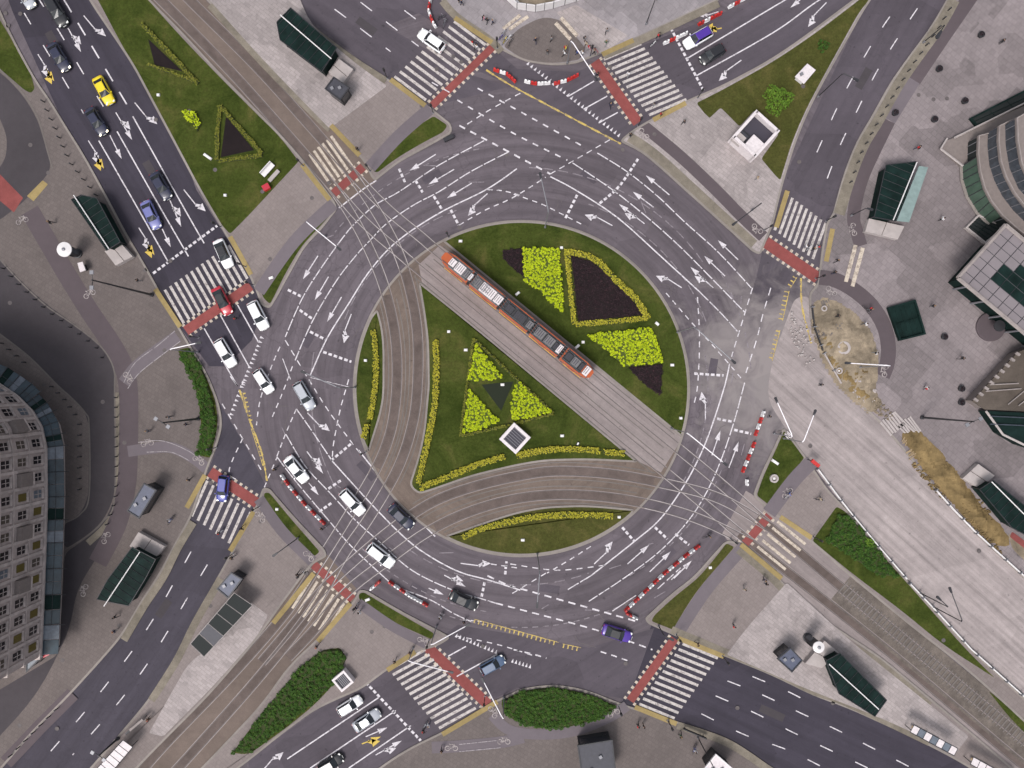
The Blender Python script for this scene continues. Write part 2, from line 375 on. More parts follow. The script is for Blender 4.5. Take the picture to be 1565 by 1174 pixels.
def strip(name, pts, wd, mat, z=None, z0=ZI, curve=True):
    mb = MB(); ribbon_mb(mb, catmull(pts) if curve else pts, wd, nextz(z0) if z is None else z)
    return mb.build(name, mat, kind='structure')
def walk(pts, step, off=0.0):
    """points every step px along a polyline -> (x, y, angle)"""
    out = []; d = off
    for (x0, y0), (x1, y1) in zip(pts, pts[1:]):
        L = hypot(x1 - x0, y1 - y0)
        while d <= L:
            t = d / L if L else 0; out.append((x0 + (x1 - x0) * t, y0 + (y1 - y0) * t, atan2(-(y1 - y0), x1 - x0))); d += step
        d -= L
    return out
def sub(pts, a, b):
    """piece of polyline between lengths a and b"""
    out = []; s = 0
    for (x0, y0), (x1, y1) in zip(pts, pts[1:]):
        L = hypot(x1 - x0, y1 - y0)
        if L > 0 and s + L > a and s < b:
            t0 = max(0, (a - s) / L); t1 = min(1, (b - s) / L)
            if not out: out.append((x0 + (x1 - x0) * t0, y0 + (y1 - y0) * t0))
            out.append((x0 + (x1 - x0) * t1, y0 + (y1 - y0) * t1))
        s += L
    return out
def plen(pts): return sum(hypot(b[0] - a[0], b[1] - a[1]) for a, b in zip(pts, pts[1:]))
ZM = 0.013
def line(mb, pts, wd=0.16, z=None, mi=0, curve=True): ribbon_mb(mb, catmull(pts) if curve and len(pts) > 2 else pts, wd, z or ZM, mi)
def dashes(mb, pts, on, off, wd=0.16, z=None, mi=0, start=0):
    p = catmull(pts) if len(pts) > 2 else pts; L = plen(p); d = start
    while d < L:
        s = sub(p, d, min(d + on, L))
        if len(s) > 1: ribbon_mb(mb, s, wd, z or ZM, mi)
        d += on + off
# ---------------------------------------------------------------- ground, roads
mb = MB(); mb.poly([(-3000, -3000, 0), (3000, -3000, 0), (3000, 3000, 0), (-3000, 3000, 0)]); mb.build('ground', 'asphalt', kind='structure', bevel=-1)
def road(name, pts, mat, z): return sheet(name, pts, mat, z=z, round_=False)
road('road', [(-60, -200), (180, -60), (300, 290), (392, 436), (402, 470), (385, 520), (345, 560), (320, 560), (230, 440), (130, 260), (20, 20)], 'asphalt_nw', 0.0043)
road('road', [(440, -100), (900, -100), (1130, -60), (700, 60), (640, 20), (590, 40), (720, 115), (780, 132), (650, 165), (590, 125), (440, 0)], 'asphalt_n', 0.0046)
road('road', [(672, 30), (740, 60), (790, 105), (880, 110), (920, 95), (1300, -60), (1400, -60), (1165, 110), (1060, 160), (990, 188), (946, 220), (780, 130), (700, 95)], 'asphalt_ne', 0.0049)
road('road', [(1330, -60), (1500, -60), (1300, 270), (1255, 440), (1170, 380), (1200, 270), (1325, 0)], 'asphalt_e', 0.0052)
road('road', [(1165, 385), (1252, 438), (1235, 460), (1200, 560), (1105, 600), (1118, 555), (1138, 478), (1152, 440)], 'asphalt_site', 0.0055)
road('road', [(320, 590), (340, 640), (330, 690), (290, 790), (180, 980), (-60, 1230), (60, 1300), (250, 1120), (400, 830), (405, 740), (380, 690)], 'asphalt_sw', 0.0058)
road('road', [(640, 985), (750, 1075), (560, 1200), (380, 1200), (380, 1160), (520, 1060)], 'asphalt_s', 0.0061)
road('road', [(1000, 940), (1110, 1000), (1350, 1100), (1560, 1210), (1300, 1260), (950, 1075), (985, 990)], 'asphalt_se', 0.0064)
road('road', [(700, 955), (900, 990), (1000, 960), (960, 1070), (850, 1045), (790, 1052), (740, 1075), (650, 990)], 'asphalt_s', 0.0067)

# raised pavements with kerbs
island('pavement', [(-600, -400), (-80, -200), (0, 15), (26, 69), (56, 123), (77, 153), (102, 194), (128, 235), (158, 289), (192, 354), (215, 392), (238, 433), (271, 494), (294, 533), (318, 572), (336, 618), (341, 650), (332, 682), (319, 713), (294, 790), (271, 830), (245, 880), (220, 917), (189, 971), (146, 1020), (102, 1068), (51, 1119), (-10, 1190), (-200, 1400), (-600, 1400)], 'paving_west')
island('pavement', [(60, -140), (135, 0), (179, 64), (204, 102), (230, 151), (268, 222), (304, 290), (337, 346), (371, 402), (388, 436), (400, 468), (413, 472), (423, 456), (441, 423), (467, 376), (492, 351), (516, 320), (512, 308), (464, 245), (428, 204), (400, 176), (332, 107), (281, 51), (230, 0), (100, -140)], 'paving_mid')
island('pavement', [(200, -130), (314, 0), (390, 76), (445, 135), (500, 191), (556, 246), (568, 272), (574, 277), (607, 250), (646, 229), (691, 204), (690, 190), (672, 176), (655, 162), (592, 120), (533, 82), (474, 38), (441, 0), (380, -130)], 'paving_mid')
island('pavement', [(640, -200), (640, -30), (674, 0), (697, 23), (748, 59), (766, 77), (790, 89), (806, 95), (844, 101), (880, 98), (900, 90), (915, 84), (959, 66), (997, 49), (1025, 36), (1100, 0), (1300, -100), (1400, -300)], 'paving_north')
island('pavement', [(1352, -34), (1303, 0), (1242, 46), (1203, 74), (1165, 98), (1099, 133), (1050, 153), (990, 185), (965, 200), (946, 216), (979, 232), (1010, 258), (1045, 290), (1082, 323), (1125, 362), (1150, 385), (1162, 390), (1172, 365), (1181, 345), (1196, 281), (1216, 217), (1237, 166), (1267, 110), (1318, 20), (1331, 0)], 'paving_light')
island('pavement', [(1560, -200), (1446, 0), (1421, 43), (1382, 95), (1359, 128), (1331, 179), (1308, 217), (1288, 268), (1272, 328), (1262, 341), (1254, 390), (1250, 433), (1236, 448), (1237, 494), (1254, 533), (1280, 584), (1318, 623), (1344, 646), (1369, 675), (1408, 723), (1433, 754), (1484, 810), (1548, 869), (1800, 1100), (2300, 1100), (2300, -200)], 'paving_east')
# building site road laid in pale raw concrete
o = sheet('road', [(1215, 455), (1238, 452), (1240, 494), (1257, 533), (1283, 584), (1321, 623), (1347, 646), (1372, 675), (1411, 723), (1436, 754), (1487, 810), (1551, 869), (1850, 1130), (1800, 1300), (1568, 1066), (1482, 989), (1426, 928), (1382, 880), (1344, 836), (1285, 769), (1235, 702), (1197, 650), (1172, 610), (1178, 560), (1196, 505)], 'site_concrete', z=0.008, r=14)
island('pavement', [(1197, 652), (1232, 699), (1262, 745), (1287, 772), (1344, 838), (1382, 882), (1426, 930), (1482, 991), (1568, 1068), (1800, 1300), (1760, 1300), (1565, 1103), (1472, 1019), (1395, 960), (1293, 876), (1239, 828), (1175, 780), (1150, 758), (1162, 725), (1180, 688)], 'paving_mid')
island('pavement', [(1110, 825), (1129, 829), (1178, 870), (1229, 925), (1293, 969), (1344, 1002), (1421, 1066), (1497, 1130), (1548, 1174), (1700, 1300), (1650, 1300), (1484, 1174), (1421, 1140), (1344, 1104), (1293, 1081), (1242, 1063), (1180, 1032), (1100, 1000), (1023, 968), (990, 953), (985, 945), (1023, 909), (1061, 880), (1087, 850)], 'paving_mid')
island('pavement', [(574, 1176), (620, 1145), (684, 1114), (722, 1091), (755, 1071), (780, 1060), (797, 1052), (844, 1045), (895, 1053), (946, 1074), (1036, 1102), (1112, 1129), (1180, 1172), (1400, 1320), (400, 1320)], 'paving_west')
island('pavement', [(541, 918), (549, 901), (560, 902), (610, 932), (668, 962), (690, 974), (668, 988), (635, 996), (594, 1022), (553, 1053), (517, 1068), (479, 1086), (428, 1124), (390, 1155), (365, 1174), (260, 1260), (220, 1260), (307, 1174), (400, 1076), (441, 1017), (485, 976)], 'paving_mid')
island('pavement', [(402, 745), (412, 746), (450, 790), (497, 840), (500, 850), (478, 862), (465, 878), (430, 925), (395, 975), (320, 1063), (256, 1127), (210, 1174), (100, 1290), (30, 1290), (138, 1174), (230, 1066), (268, 1004), (297, 943), (337, 874), (358, 836), (380, 795), (393, 770)], 'paving_mid')
# ---- central island
C = (797, 594); RI = 257
circ = [(C[0] + RI * cos(a * pi / 60), C[1] - RI * sin(a * pi / 60)) for a in range(120)]
p = [tuple(W(x, y)[:2]) for x, y in circ]
def ring_pts(r): return [(C[0] + r * cos(a * pi / 60), C[1] - r * sin(a * pi / 60)) for a in range(120)]
mb = MB(); P0 = ccw([tuple(W(x, y)[:2]) for x, y in ring_pts(257)]); mb.poly([(x, y, 0.06) for x, y in P0]); mb.build('tram_track_paving', 'tram_paving_curve', kind='structure', bevel=-1)
def arc(a0, a1, r=RI, n=24):
    """angles in degrees, counterclockwise from east in the picture"""
    return [(C[0] + r * cos(R(a0 + (a1 - a0) * i / n)), C[1] - r * sin(R(a0 + (a1 - a0) * i / n))) for i in range(n + 1)]
def ang(x, y): return math.degrees(atan2(C[1] - y, x - C[0]))
def green(pts, mat='grass', r=9): return island('grass', pts, mat, 'kerb_stone', r=r, kw=0.3, h=0.14)
a_s, a_e = ang(676, 369), ang(1043, 669)
green(arc(a_s, a_e, RI - 1, n=60))
green([(639, 429), (646, 469), (653, 520), (654, 590), (652, 610), (648, 657), (640, 695), (625, 742), (640, 756), (671, 746), (722, 728), (790, 712), (831, 705), (895, 703), (977, 707), (826, 582), (735, 506)])
g3 = [(577, 471), (585, 500), (588, 530), (588, 590), (587, 610), (582, 635), (569, 677), (564, 694)]
green(g3 + arc(ang(564, 694) % 360 - 4, ang(577, 471) % 360 + 4, RI - 2, n=30))
green([(681, 818), (722, 804), (760, 791), (790, 782), (831, 774), (895, 771), (969, 778)] + arc(ang(969, 778) - 1.5, ang(681, 818) + 1.5, RI - 2, n=40), 'grass_olive')
sheet('tram_track_paving', [(640, 405), (672, 375), (760, 437), (866, 524), (933, 579), (1043, 670), (1010, 722), (977, 706), (826, 581), (735, 505), (645, 432)], 'tram_paving_light', z=0.064, round_=False)

mb = MB(); ribbon_mb(mb, ring_pts(256), 0.34, 0.072, closed=True); mb.build('kerb', 'kerb_stone', kind='structure')
# tram corridors outside the ring
road('tram_track_paving', [(100, -140), (230, 0), (281, 51), (332, 107), (400, 176), (428, 204), (464, 245), (512, 308), (520, 318), (574, 279), (566, 268), (556, 246), (500, 191), (390, 76), (314, 0), (200, -130)], 'tram_paving', 0.0065)
road('tram_track_paving', [(1104, 815), (1112, 826), (1129, 831), (1178, 872), (1229, 927), (1344, 1004), (1421, 1068), (1548, 1176), (1700, 1302), (1760, 1300), (1565, 1101), (1395, 958), (1293, 874), (1239, 826), (1175, 778), (1150, 756), (1140, 750)], 'tram_paving_light', 0.0065)
road('tram_track_paving', [(501, 848), (545, 900), (541, 920), (485, 978), (441, 1019), (400, 1078), (307, 1176), (220, 1262), (100, 1290), (210, 1174), (320, 1063), (395, 975), (430, 925), (465, 876), (478, 862)], 'tram_paving', 0.0065)
strip('ballast', [(1285, 898), (1340, 944), (1400, 996), (1480, 1062), (1600, 1164), (1700, 1250)], 5.2, 'ballast', z=0.016, curve=False)

# ---- sheets on the pavements: grass, cycle lanes, service road
sheet('grass', [(145, -10), (185, 66), (212, 112), (240, 165), (272, 225), (310, 295), (340, 345), (352, 358), (380, 330), (457, 247), (428, 209), (396, 178), (330, 112), (280, 60), (226, 0), (180, -60), (80, -120)], 'grass')
sheet('grass', [(-60, -60), (0, 30), (26, 73), (47, 110), (54, 136), (48, 143), (38, 138), (0, 105), (-60, 50)], 'grass')
sheet('grass', [(511, 316), (479, 341), (449, 377), (397, 438), (403, 456), (413, 465), (420, 452), (438, 415), (462, 375), (488, 348), (511, 322)], 'grass')
sheet('grass', [(663, 178), (684, 192), (678, 202), (640, 222), (605, 243), (577, 264), (570, 262), (605, 217), (640, 192)], 'grass')
sheet('grass', [(1064, 158), (1100, 140), (1180, 96), (1245, 52), (1303, 8), (1318, -4), (1328, 0), (1312, 20), (1262, 110), (1232, 166), (1210, 217), (1192, 276), (1184, 268), (1163, 243), (1190, 205), (1153, 169), (1130, 194), (1101, 165), (1083, 182)], 'grass_olive')
sheet('grass', [(1198, 658), (1229, 699), (1175, 772), (1156, 757), (1166, 728), (1184, 690)], 'grass')
sheet('grass', [(1278, 774), (1292, 782), (1340, 840), (1378, 882), (1422, 932), (1478, 995), (1520, 1036), (1440, 985), (1380, 935), (1296, 872), (1241, 826)], 'grass')
sheet('grass', [(1510, 1056), (1580, 1110), (1700, 1230), (1640, 1190), (1545, 1100)], 'grass')
sheet('grass', [(1110, 830), (1122, 836), (1062, 905), (1028, 962), (995, 949), (1000, 940), (1030, 912), (1066, 884), (1090, 856)], 'grass_olive')
sheet('grass', [(404, 753), (412, 753), (445, 793), (489, 843), (481, 850), (440, 810), (404, 762)], 'grass')
sheet('grass', [(549, 907), (556, 905), (610, 937), (664, 968), (660, 977), (600, 950), (549, 916)], 'grass')
sheet('grass', [(272, 535), (290, 531), (312, 568), (330, 612), (334, 648), (322, 700), (305, 696), (309, 645), (300, 590)], 'grass')
sheet('grass', [(766, 1072), (800, 1055), (844, 1049), (900, 1060), (944, 1080), (910, 1102), (850, 1114), (800, 1108), (770, 1090)], 'grass')
sheet('grass', [(356, 1150), (400, 1090), (470, 1010), (495, 992), (520, 990), (530, 1005), (515, 1040), (480, 1078), (430, 1118), (380, 1153)], 'grass')
# service road on the west side
sheet('service_road', [(-400, -50), (0, 108), (36, 146), (58, 182), (72, 230), (80, 258), (60, 284), (36, 310), (-20, 352), (-400, 352)], 'asphalt_service', r=16)
sheet('service_road', [(-400, 356), (-60, 370), (0, 394), (33, 430), (72, 466), (110, 492), (143, 517), (164, 538), (175, 566), (176, 600), (176, 759), (158, 797), (128, 823), (98, 842), (97, 800), (123, 787), (136, 759), (137, 652), (131, 631), (110, 608), (90, 590), (46, 546), (0, 510), (-60, 470), (-400, 430)], 'asphalt_service', r=18)
for a in ([(0, 396), (33, 432), (72, 468), (110, 494), (143, 519), (163, 540), (175, 566), (176, 600), (176, 759), (158, 797), (128, 823), (100, 840)], [(100, 799), (123, 786), (137, 757), (137, 652), (131, 631), (110, 608), (90, 590), (46, 546), (0, 510)], [(0, 106), (36, 144), (59, 182), (73, 230), (81, 258)]):
    mb = MB(); ribbon_mb(mb, catmull(a), 0.22, 0.15); mb.build('kerb', 'kerb_dark', kind='structure')
sheet('pavement', [(-30, 170), (0, 180), (12, 210), (10, 240), (0, 258), (-40, 300), (-80, 240)], 'paving_west')
sheet('cycle_crossing', [(0, 266), (36, 303), (22, 325), (-20, 290)], 'red_asphalt', r=1)
sheet('tactile_paving', [(66, 276), (74, 282), (52, 308), (42, 300)], 'tactile', r=1)
sheet('service_road', [(100, 845), (128, 826), (160, 800), (176, 762), (192, 760), (185, 790), (150, 850), (118, 900), (108, 960), (60, 1060), (-60, 1190), (-60, 1090), (90, 1000), (97, 900)], 'asphalt_service', r=10)
strip('pavement', [(181, 600), (181, 760), (165, 800), (135, 830)], 1.0, 'setts')
strip('cycle_lane', [(46, 322), (75, 372), (103, 420), (137, 475), (172, 527), (190, 562), (197, 600), (197, 680), (194, 740), (180, 800), (150, 860)], 2.9, 'bike_asphalt')
strip('cycle_lane', [(190, 585), (210, 560), (245, 533), (272, 514)], 1.9, 'bike_light')
strip('cycle_lane', [(196, 690), (225, 686), (262, 684), (296, 700), (316, 716)], 1.7, 'bike_light')
strip('cycle_lane', [(112, 1060), (60, 1112), (10, 1165)], 2.2, 'bike_asphalt', curve=False)
strip('cycle_lane', [(982, 192), (1040, 240), (1095, 292), (1130, 328), (1166, 362)], 1.8, 'bike_asphalt')
strip('pavement', [(962, 210), (1000, 236), (1050, 281), (1100, 327), (1152, 374)], 1.5, 'setts')
sheet('pavement', [(1002, 190), (1064, 162), (1120, 215), (1190, 283), (1176, 340), (1150, 330), (1080, 262)], 'paving_light')
strip('cycle_lane', [(1500, -30), (1478, 2), (1438, 60), (1395, 124)], 2.3, 'bike_asphalt', curve=False)
strip('cycle_lane', [(1396, 123), (1376, 155), (1358, 184)], 2.1, 'bike_light', curve=False)
strip('cycle_lane', [(1358, 185), (1335, 232), (1318, 270), (1308, 305), (1304, 335), (1309, 355), (1315, 376)], 2.0, 'bike_asphalt')
strip('cycle_lane', [(1252, 424), (1275, 428), (1302, 442), (1330, 466), (1350, 498), (1357, 530), (1355, 556), (1348, 575)], 2.3, 'bike_asphalt')
strip('pavement', [(1458, 0), (1434, 42), (1394, 98), (1370, 134), (1342, 184), (1318, 224), (1298, 275), (1282, 328)], 1.7, 'setts')
strip('cycle_lane', [(396, 446), (450, 370), (510, 312)], 1.9, 'bike_light')
strip('cycle_lane', [(566, 256), (610, 208), (658, 166)], 1.9, 'bike_light')
strip('cycle_lane', [(396, 762), (432, 812), (478, 858)], 1.7, 'bike_light')
strip('cycle_lane', [(548, 921), (600, 957), (652, 984)], 1.5, 'bike_light')
strip('cycle_lane', [(1136, 836), (1080, 900), (1034, 970)], 1.9, 'bike_light')
strip('cycle_lane', [(1175, 784), (1212, 735), (1240, 706)], 2.2, 'bike_light')
strip('cycle_lane', [(958, 1078), (930, 1096), (880, 1116), (830, 1122), (780, 1116), (752, 1092)], 1.6, 'bike_light')
strip('cycle_lane', [(660, 1142), (700, 1140), (765, 1134), (800, 1126)], 1.8, 'bike_light')
for a in ([(676, 2), (699, 27), (750, 63), (766, 80)], [(448, 12), (478, 46), (536, 90), (590, 125)], [(1098, 6), (1024, 41), (996, 54), (958, 71), (922, 86)], [(1128, 840), (1180, 884), (1230, 936), (1290, 980), (1344, 1014), (1420, 1078)], [(322, 8), (398, 92), (448, 143), (505, 198)], [(1035, 1108), (1112, 1135), (1180, 1180)], [(1026, 962), (1100, 993), (1182, 1026), (1243, 1056), (1294, 1074), (1420, 1134)], [(296, 798), (272, 838), (250, 882), (222, 924), (190, 978)], [(338, 884), (300, 950), (270, 1010), (232, 1070)]):
    strip('pavement', a, 1.15, 'setts')
# light paving panels
sheet('pavement', [(330, -20), (455, -10), (475, 38), (540, 95), (592, 132), (504, 197), (400, 90), (320, 0)], 'paving_light')
sheet('pavement', [(1202, 890), (1240, 925), (1300, 980), (1400, 1060), (1480, 1125), (1460, 1150), (1350, 1098), (1240, 1056), (1110, 1000), (1140, 960)], 'paving_light')
sheet('pavement', [(410, 940), (395, 970), (330, 1045), (250, 1125), (228, 1120), (290, 1010), (330, 985), (384, 920)], 'paving_light')
sheet('pavement', [(850, 20), (880, 8), (960, 55), (925, 80), (905, 84), (862, 32)], 'paving_light')
sheet('pavement', [(790, 45), (830, 26), (860, 32), (895, 75), (885, 92), (845, 98), (800, 92), (770, 72)], 'paving_west')
# sand and spoil on the site: real relief
from mathutils import noise as mn
def heap(pts, mat, h=.8, step=.42, seed=0.0):
    P = ccw([tuple(W(x, y)[:2]) for x, y in soften(pts, 12)]); xs = [p[0] for p in P]; ys = [p[1] for p in P]
    def ins(x, y):
        c = False; n = len(P)
        for i in range(n):
            x1, y1 = P[i]; x2, y2 = P[(i+1) % n]
            if (y1 > y) != (y2 > y) and x < (x2 - x1) * (y - y1) / (y2 - y1) + x1: c = not c
        return c
    def dist(x, y):
        m_ = 9
        for i in range(len(P)):
            a = Vector(P[i]); b = Vector(P[(i+1) % len(P)]); e = b - a
            if e.length_squared < 1e-9: continue
            t_ = max(0, min(1, (Vector((x, y)) - a).dot(e) / e.length_squared)); m_ = min(m_, (Vector((x, y)) - a - e * t_).length)
        return m_
    nx, ny = int((max(xs) - min(xs)) / step) + 3, int((max(ys) - min(ys)) / step) + 3; vs = []; ok = []
    for j in range(ny):
        for i in range(nx):
            x, y = min(xs) + (i - 1) * step, min(ys) + (j - 1) * step; d = dist(x, y) * (1 if ins(x, y) else -1); ok.append(d > -.35)
            n_ = mn.fractal(Vector((x * .45 + seed, y * .45, seed)), .9, 2.1, 4); r_ = abs(mn.noise(Vector((x * 1.4, y * 1.4, seed + 3))))
            k = max(0, min(1, d / 1.4)); vs.append((x + .16 * mn.noise(Vector((x * 2, y, 5))), y + .16 * mn.noise(Vector((x, y * 2, 9))), ZI - .03 + k * max(.05, h * (.45 + .75 * n_) + .3 * r_) + (.03 if d > 0 else -.05)))
    fs = [(j*nx+i, j*nx+i+1, (j+1)*nx+i+1, (j+1)*nx+i) for j in range(ny-1) for i in range(nx-1) if ok[j*nx+i] and ok[j*nx+i+1] and ok[(j+1)*nx+i] and ok[(j+1)*nx+i+1]]
    mb = MB(); mb.add(vs, fs); mb.build('bare_soil', mat, kind='structure', smooth=False, bevel=-1)
heap([(1240, 460), (1262, 452), (1300, 470), (1330, 500), (1344, 540), (1342, 575), (1338, 600), (1350, 615), (1334, 636), (1300, 610), (1270, 578), (1248, 530), (1240, 494)], 'sand', .35)
heap([(1250, 490), (1272, 500), (1278, 530), (1290, 560), (1322, 590), (1345, 606), (1334, 632), (1300, 604), (1270, 572), (1254, 532)], 'sand_ochre', .5, seed=4.0)
heap([(1372, 660), (1402, 655), (1430, 680), (1470, 730), (1502, 775), (1540, 815), (1545, 838), (1515, 832), (1480, 800), (1434, 748), (1398, 705)], 'sand_ochre', .6, seed=8.0)
sheet('bare_soil', [(1540, 815), (1700, 940), (1690, 970), (1545, 838)], 'sand', r=3)
sheet('bare_soil', [(1546, 812), (1700, 930), (1700, 945), (1542, 820)], 'red_asphalt', r=3)

# tactile strips beside the crossings
for a in ([(597, 122), (650, 162)], [(695, 28), (752, 66)], [(920, 84), (968, 62)], [(998, 184), (1048, 158)], [(1186, 348), (1203, 292)], [(1262, 400), (1272, 350)], [(1132, 832), (1194, 884)], [(1192, 790), (1240, 822)], [(1036, 975), (1106, 1003)], [(970, 1080), (1034, 1106)], [(760, 1072), (676, 1122)], [(635, 996), (592, 1024)], [(480, 876), (418, 952)], [(536, 922), (486, 980)], [(388, 782), (352, 842)], [(314, 726), (286, 776)], [(238, 442), (276, 500)], [(352, 362), (384, 420)], [(462, 252), (504, 306)], [(506, 192), (550, 238)]):
    strip('tactile_paving', a, 0.75, 'tactile', curve=False)

# ---------------------------------------------------------------- road markings
# crossings: first stripe start, last stripe start, stripe vector, number
Z = [((603, 117), (694, 33), (48, 36), 12, 'paint_zebra'), ((923, 91), (992, 176), (57, -24), 13, 'paint_zebra'),
     ((1204, 297), (1262, 341), (-20, 55), 9, 'paint_zebra'), ((1188, 797), (1150, 845), (43, 35), 6, 'paint_cream'),
     ((1043, 984), (977, 1076), (54, 22), 12, 'paint_zebra'), ((594, 1024), (671, 1113), (56, -31), 13, 'paint_zebra'),
     ((477, 882), (526, 922), (-30, 48), 7, 'paint_cream'), ((317, 735), (383, 783), (-24, 54), 8, 'paint_zebra'),
     ((252, 443), (349, 375), (29, 51), 13, 'paint_zebra'), ((473, 236), (506, 208), (32, 46), 6, 'paint_cream')]
def quad(mb, x, y, vx, vy, wd, z, mi=0): ribbon_mb(mb, [(x, y), (x + vx, y + vy)], wd, z, mi)
for a, b, v, n, m in Z:
    mb = MB()
    for i in range(n):
        t = i / (n - 1); quad(mb, a[0] + (b[0] - a[0]) * t, a[1] + (b[1] - a[1]) * t, v[0], v[1], 0.42, 0.0145)
    mb.build('zebra_crossing', m, kind='structure')
mb = MB()
for a, b in (((807, 26), (778, 46)), ((795, 24), (769, 45)), ): ribbon_mb(mb, [a, b], 0.5, ZI + 0.05)
for a, b in (((849, 36), (872, 61)), ((857, 28), (882, 56)), ((1307, 375), (1292, 431)), ((1318, 379), (1302, 438))): ribbon_mb(mb, [a, b], 0.6, ZI + 0.05)
mb.build('zebra_crossing', 'paint_cream', kind='structure')
REDS = [((660, 162), (756, 69), 1.15), ((909, 94), (975, 188), 1.6), ((1170, 370), (1250, 425), 1.8), ((1176, 788), (1137, 833), 1.3),
        ((1031, 976), (963, 1071), 1.3), ((650, 986), (746, 1077), 1.6), ((477, 861), (539, 916), 1.3), ((321, 721), (393, 769), 1.6),
        ((284, 506), (383, 437), 1.5), ((510, 296), (555, 255), 1.3)]
for a, b, wd in REDS:
    mb = MB(); ribbon_mb(mb, [a, b], wd, 0.0125); mb.build('cycle_crossing', 'red_asphalt', kind='structure')
    m2 = MB(); dx, dy = b[0] - a[0], b[1] - a[1]; L = hypot(dx, dy); ux, uy = dx / L, dy / L
    for s in (-1, 1):
        o_ = wd * 5 + 2.2
        for k in range(int(L / 9.6) + 1):
            x = a[0] + ux * (2 + k * 9.6) - uy * s * o_; y = a[1] + uy * (2 + k * 9.6) + ux * s * o_
            ribbon_mb(m2, [(x - ux * 2.2, y - uy * 2.2), (x + ux * 2.2, y + uy * 2.2)], 0.42, 0.0155)
    m2.build('road_marking', 'paint_cream', kind='structure')

mk = MB()   # white lines of the ring and its approaches: slots paint, paint_thin
SOL, DAS = 0.19, 0.16
def dl(p): # long worn line with small breaks, as on the ring
    dashes(mk, p, 19, 2.6, 0.16)
# NE
line(mk, [(841, 270), (882, 292), (944, 333), (1010, 392), (1069, 446)], SOL); dl([(1069, 446), (1103, 480), (1130, 510)])
dl([(875, 249), (933, 288), (984, 328), (1036, 374), (1087, 425), (1138, 477)]); dl([(913, 234), (959, 263), (1005, 300), (1046, 339), (1099, 387), (1148, 440)])
dashes(mk, [(785, 297), (803, 303), (830, 313), (860, 328), (893, 345)], 8, 7); dashes(mk, [(1018, 448), (1036, 469), (1056, 492), (1082, 520), (1107, 548), (1135, 581)], 8, 7)
dashes(mk, [(1066, 454), (1069, 520), (1066, 590), (1059, 623)], 9, 8)
line(mk, [(1115, 556), (1108, 588), (1092, 639), (1074, 687), (1048, 738), (1010, 792), (969, 828), (903, 880)], SOL)
dl([(868, 901), (903, 880)]); dl([(1138, 585), (1122, 644), (1102, 703), (1079, 754), (1051, 797), (1010, 841), (959, 880), (900, 919)])
dashes(mk, [(1178, 440), (1166, 480), (1156, 520), (1140, 570)], 12, 9); dashes(mk, [(1150, 440), (1138, 480), (1118, 545)], 10, 7)
dashes(mk, [(903, 835), (870, 856), (836, 876)], 8, 7); dashes(mk, [(780, 862), (841, 871), (877, 870), (923, 864)], 9, 8)
dashes(mk, [(745, 880), (780, 896), (800, 901), (974, 950)], 11, 8, .25); dashes(mk, [(758, 922), (785, 929), (908, 962), (997, 993)], 11, 8, .22)
dashes(mk, [(785, 993), (815, 1000), (835, 1006)], 9, 8, .22); dashes(mk, [(918, 996), (940, 1003), (965, 1012)], 9, 8, .2)
line(mk, [(936, 934), (972, 910)], .14); dashes(mk, [(783, 907), (841, 872)], 9, 8, .15); dashes(mk, [(1005, 900), (1040, 868)], 14, 5, .15)
line(mk, [(1026, 886), (1040, 872)], .14)
# SW
dl([(453, 625), (477, 659), (508, 705)]); line(mk, [(508, 705), (569, 772), (620, 823), (658, 851), (702, 874), (748, 887), (795, 902)], SOL)
dl([(437, 664), (467, 713), (505, 754), (543, 795), (582, 830), (630, 872), (692, 902), (735, 915), (758, 922)])
dl([(423, 698), (454, 738), (502, 795), (538, 836), (587, 882), (607, 897), (658, 917), (692, 937), (720, 950)])
dashes(mk, [(472, 580), (500, 625), (538, 677), (550, 692)], 9, 7); dashes(mk, [(533, 580), (520, 626), (510, 677), (508, 698)], 9, 7)
dashes(mk, [(436, 520), (455, 552), (474, 584)], 10, 8); line(mk, [(548, 688), (600, 752), (665, 820)], .2)
dashes(mk, [(453, 625), (437, 662), (423, 698)], 8, 6); dashes(mk, [(428, 530), (415, 560), (398, 610), (392, 650)], 8, 7); dashes(mk, [(447, 560), (432, 600), (415, 640)], 8, 7)
dashes(mk, [(736, 205 + 745), (705, 905 + 42)], 6, 5); dashes(mk, [(750, 862), (790, 868)], 9, 7)
# NW
line(mk, [(790, 258), (743, 290), (671, 326), (607, 369), (566, 413), (533, 464), (500, 517), (474, 574)], SOL)
dl([(776, 233), (720, 262), (671, 293), (633, 313), (592, 341), (566, 367), (543, 392), (513, 431), (477, 492), (451, 551)])
dl([(740, 215), (670, 253), (610, 293), (574, 313), (543, 341), (525, 362), (492, 408), (462, 456), (436, 515)])
line(mk, [(518, 318), (554, 290), (575, 276)], .2); line(mk, [(474, 577), (535, 592)], .08)
dashes(mk, [(702, 344), (740, 322), (784, 302), (834, 271)], 8, 7); dashes(mk, [(745, 290), (770, 292), (800, 300)], 8, 6)
# N
for a in ([(730, 135), (790, 168), (895, 226)], [(699, 153), (785, 204), (867, 245)]): dashes(mk, a, 9, 10, .22)
dashes(mk, [(702, 192), (781, 234), (841, 266)], 10, 9, .26)
dashes(mk, [(714, 190), (752, 166), (800, 140)], 9, 8); dashes(mk, [(841, 266), (890, 238), (935, 212)], 9, 7, .14)
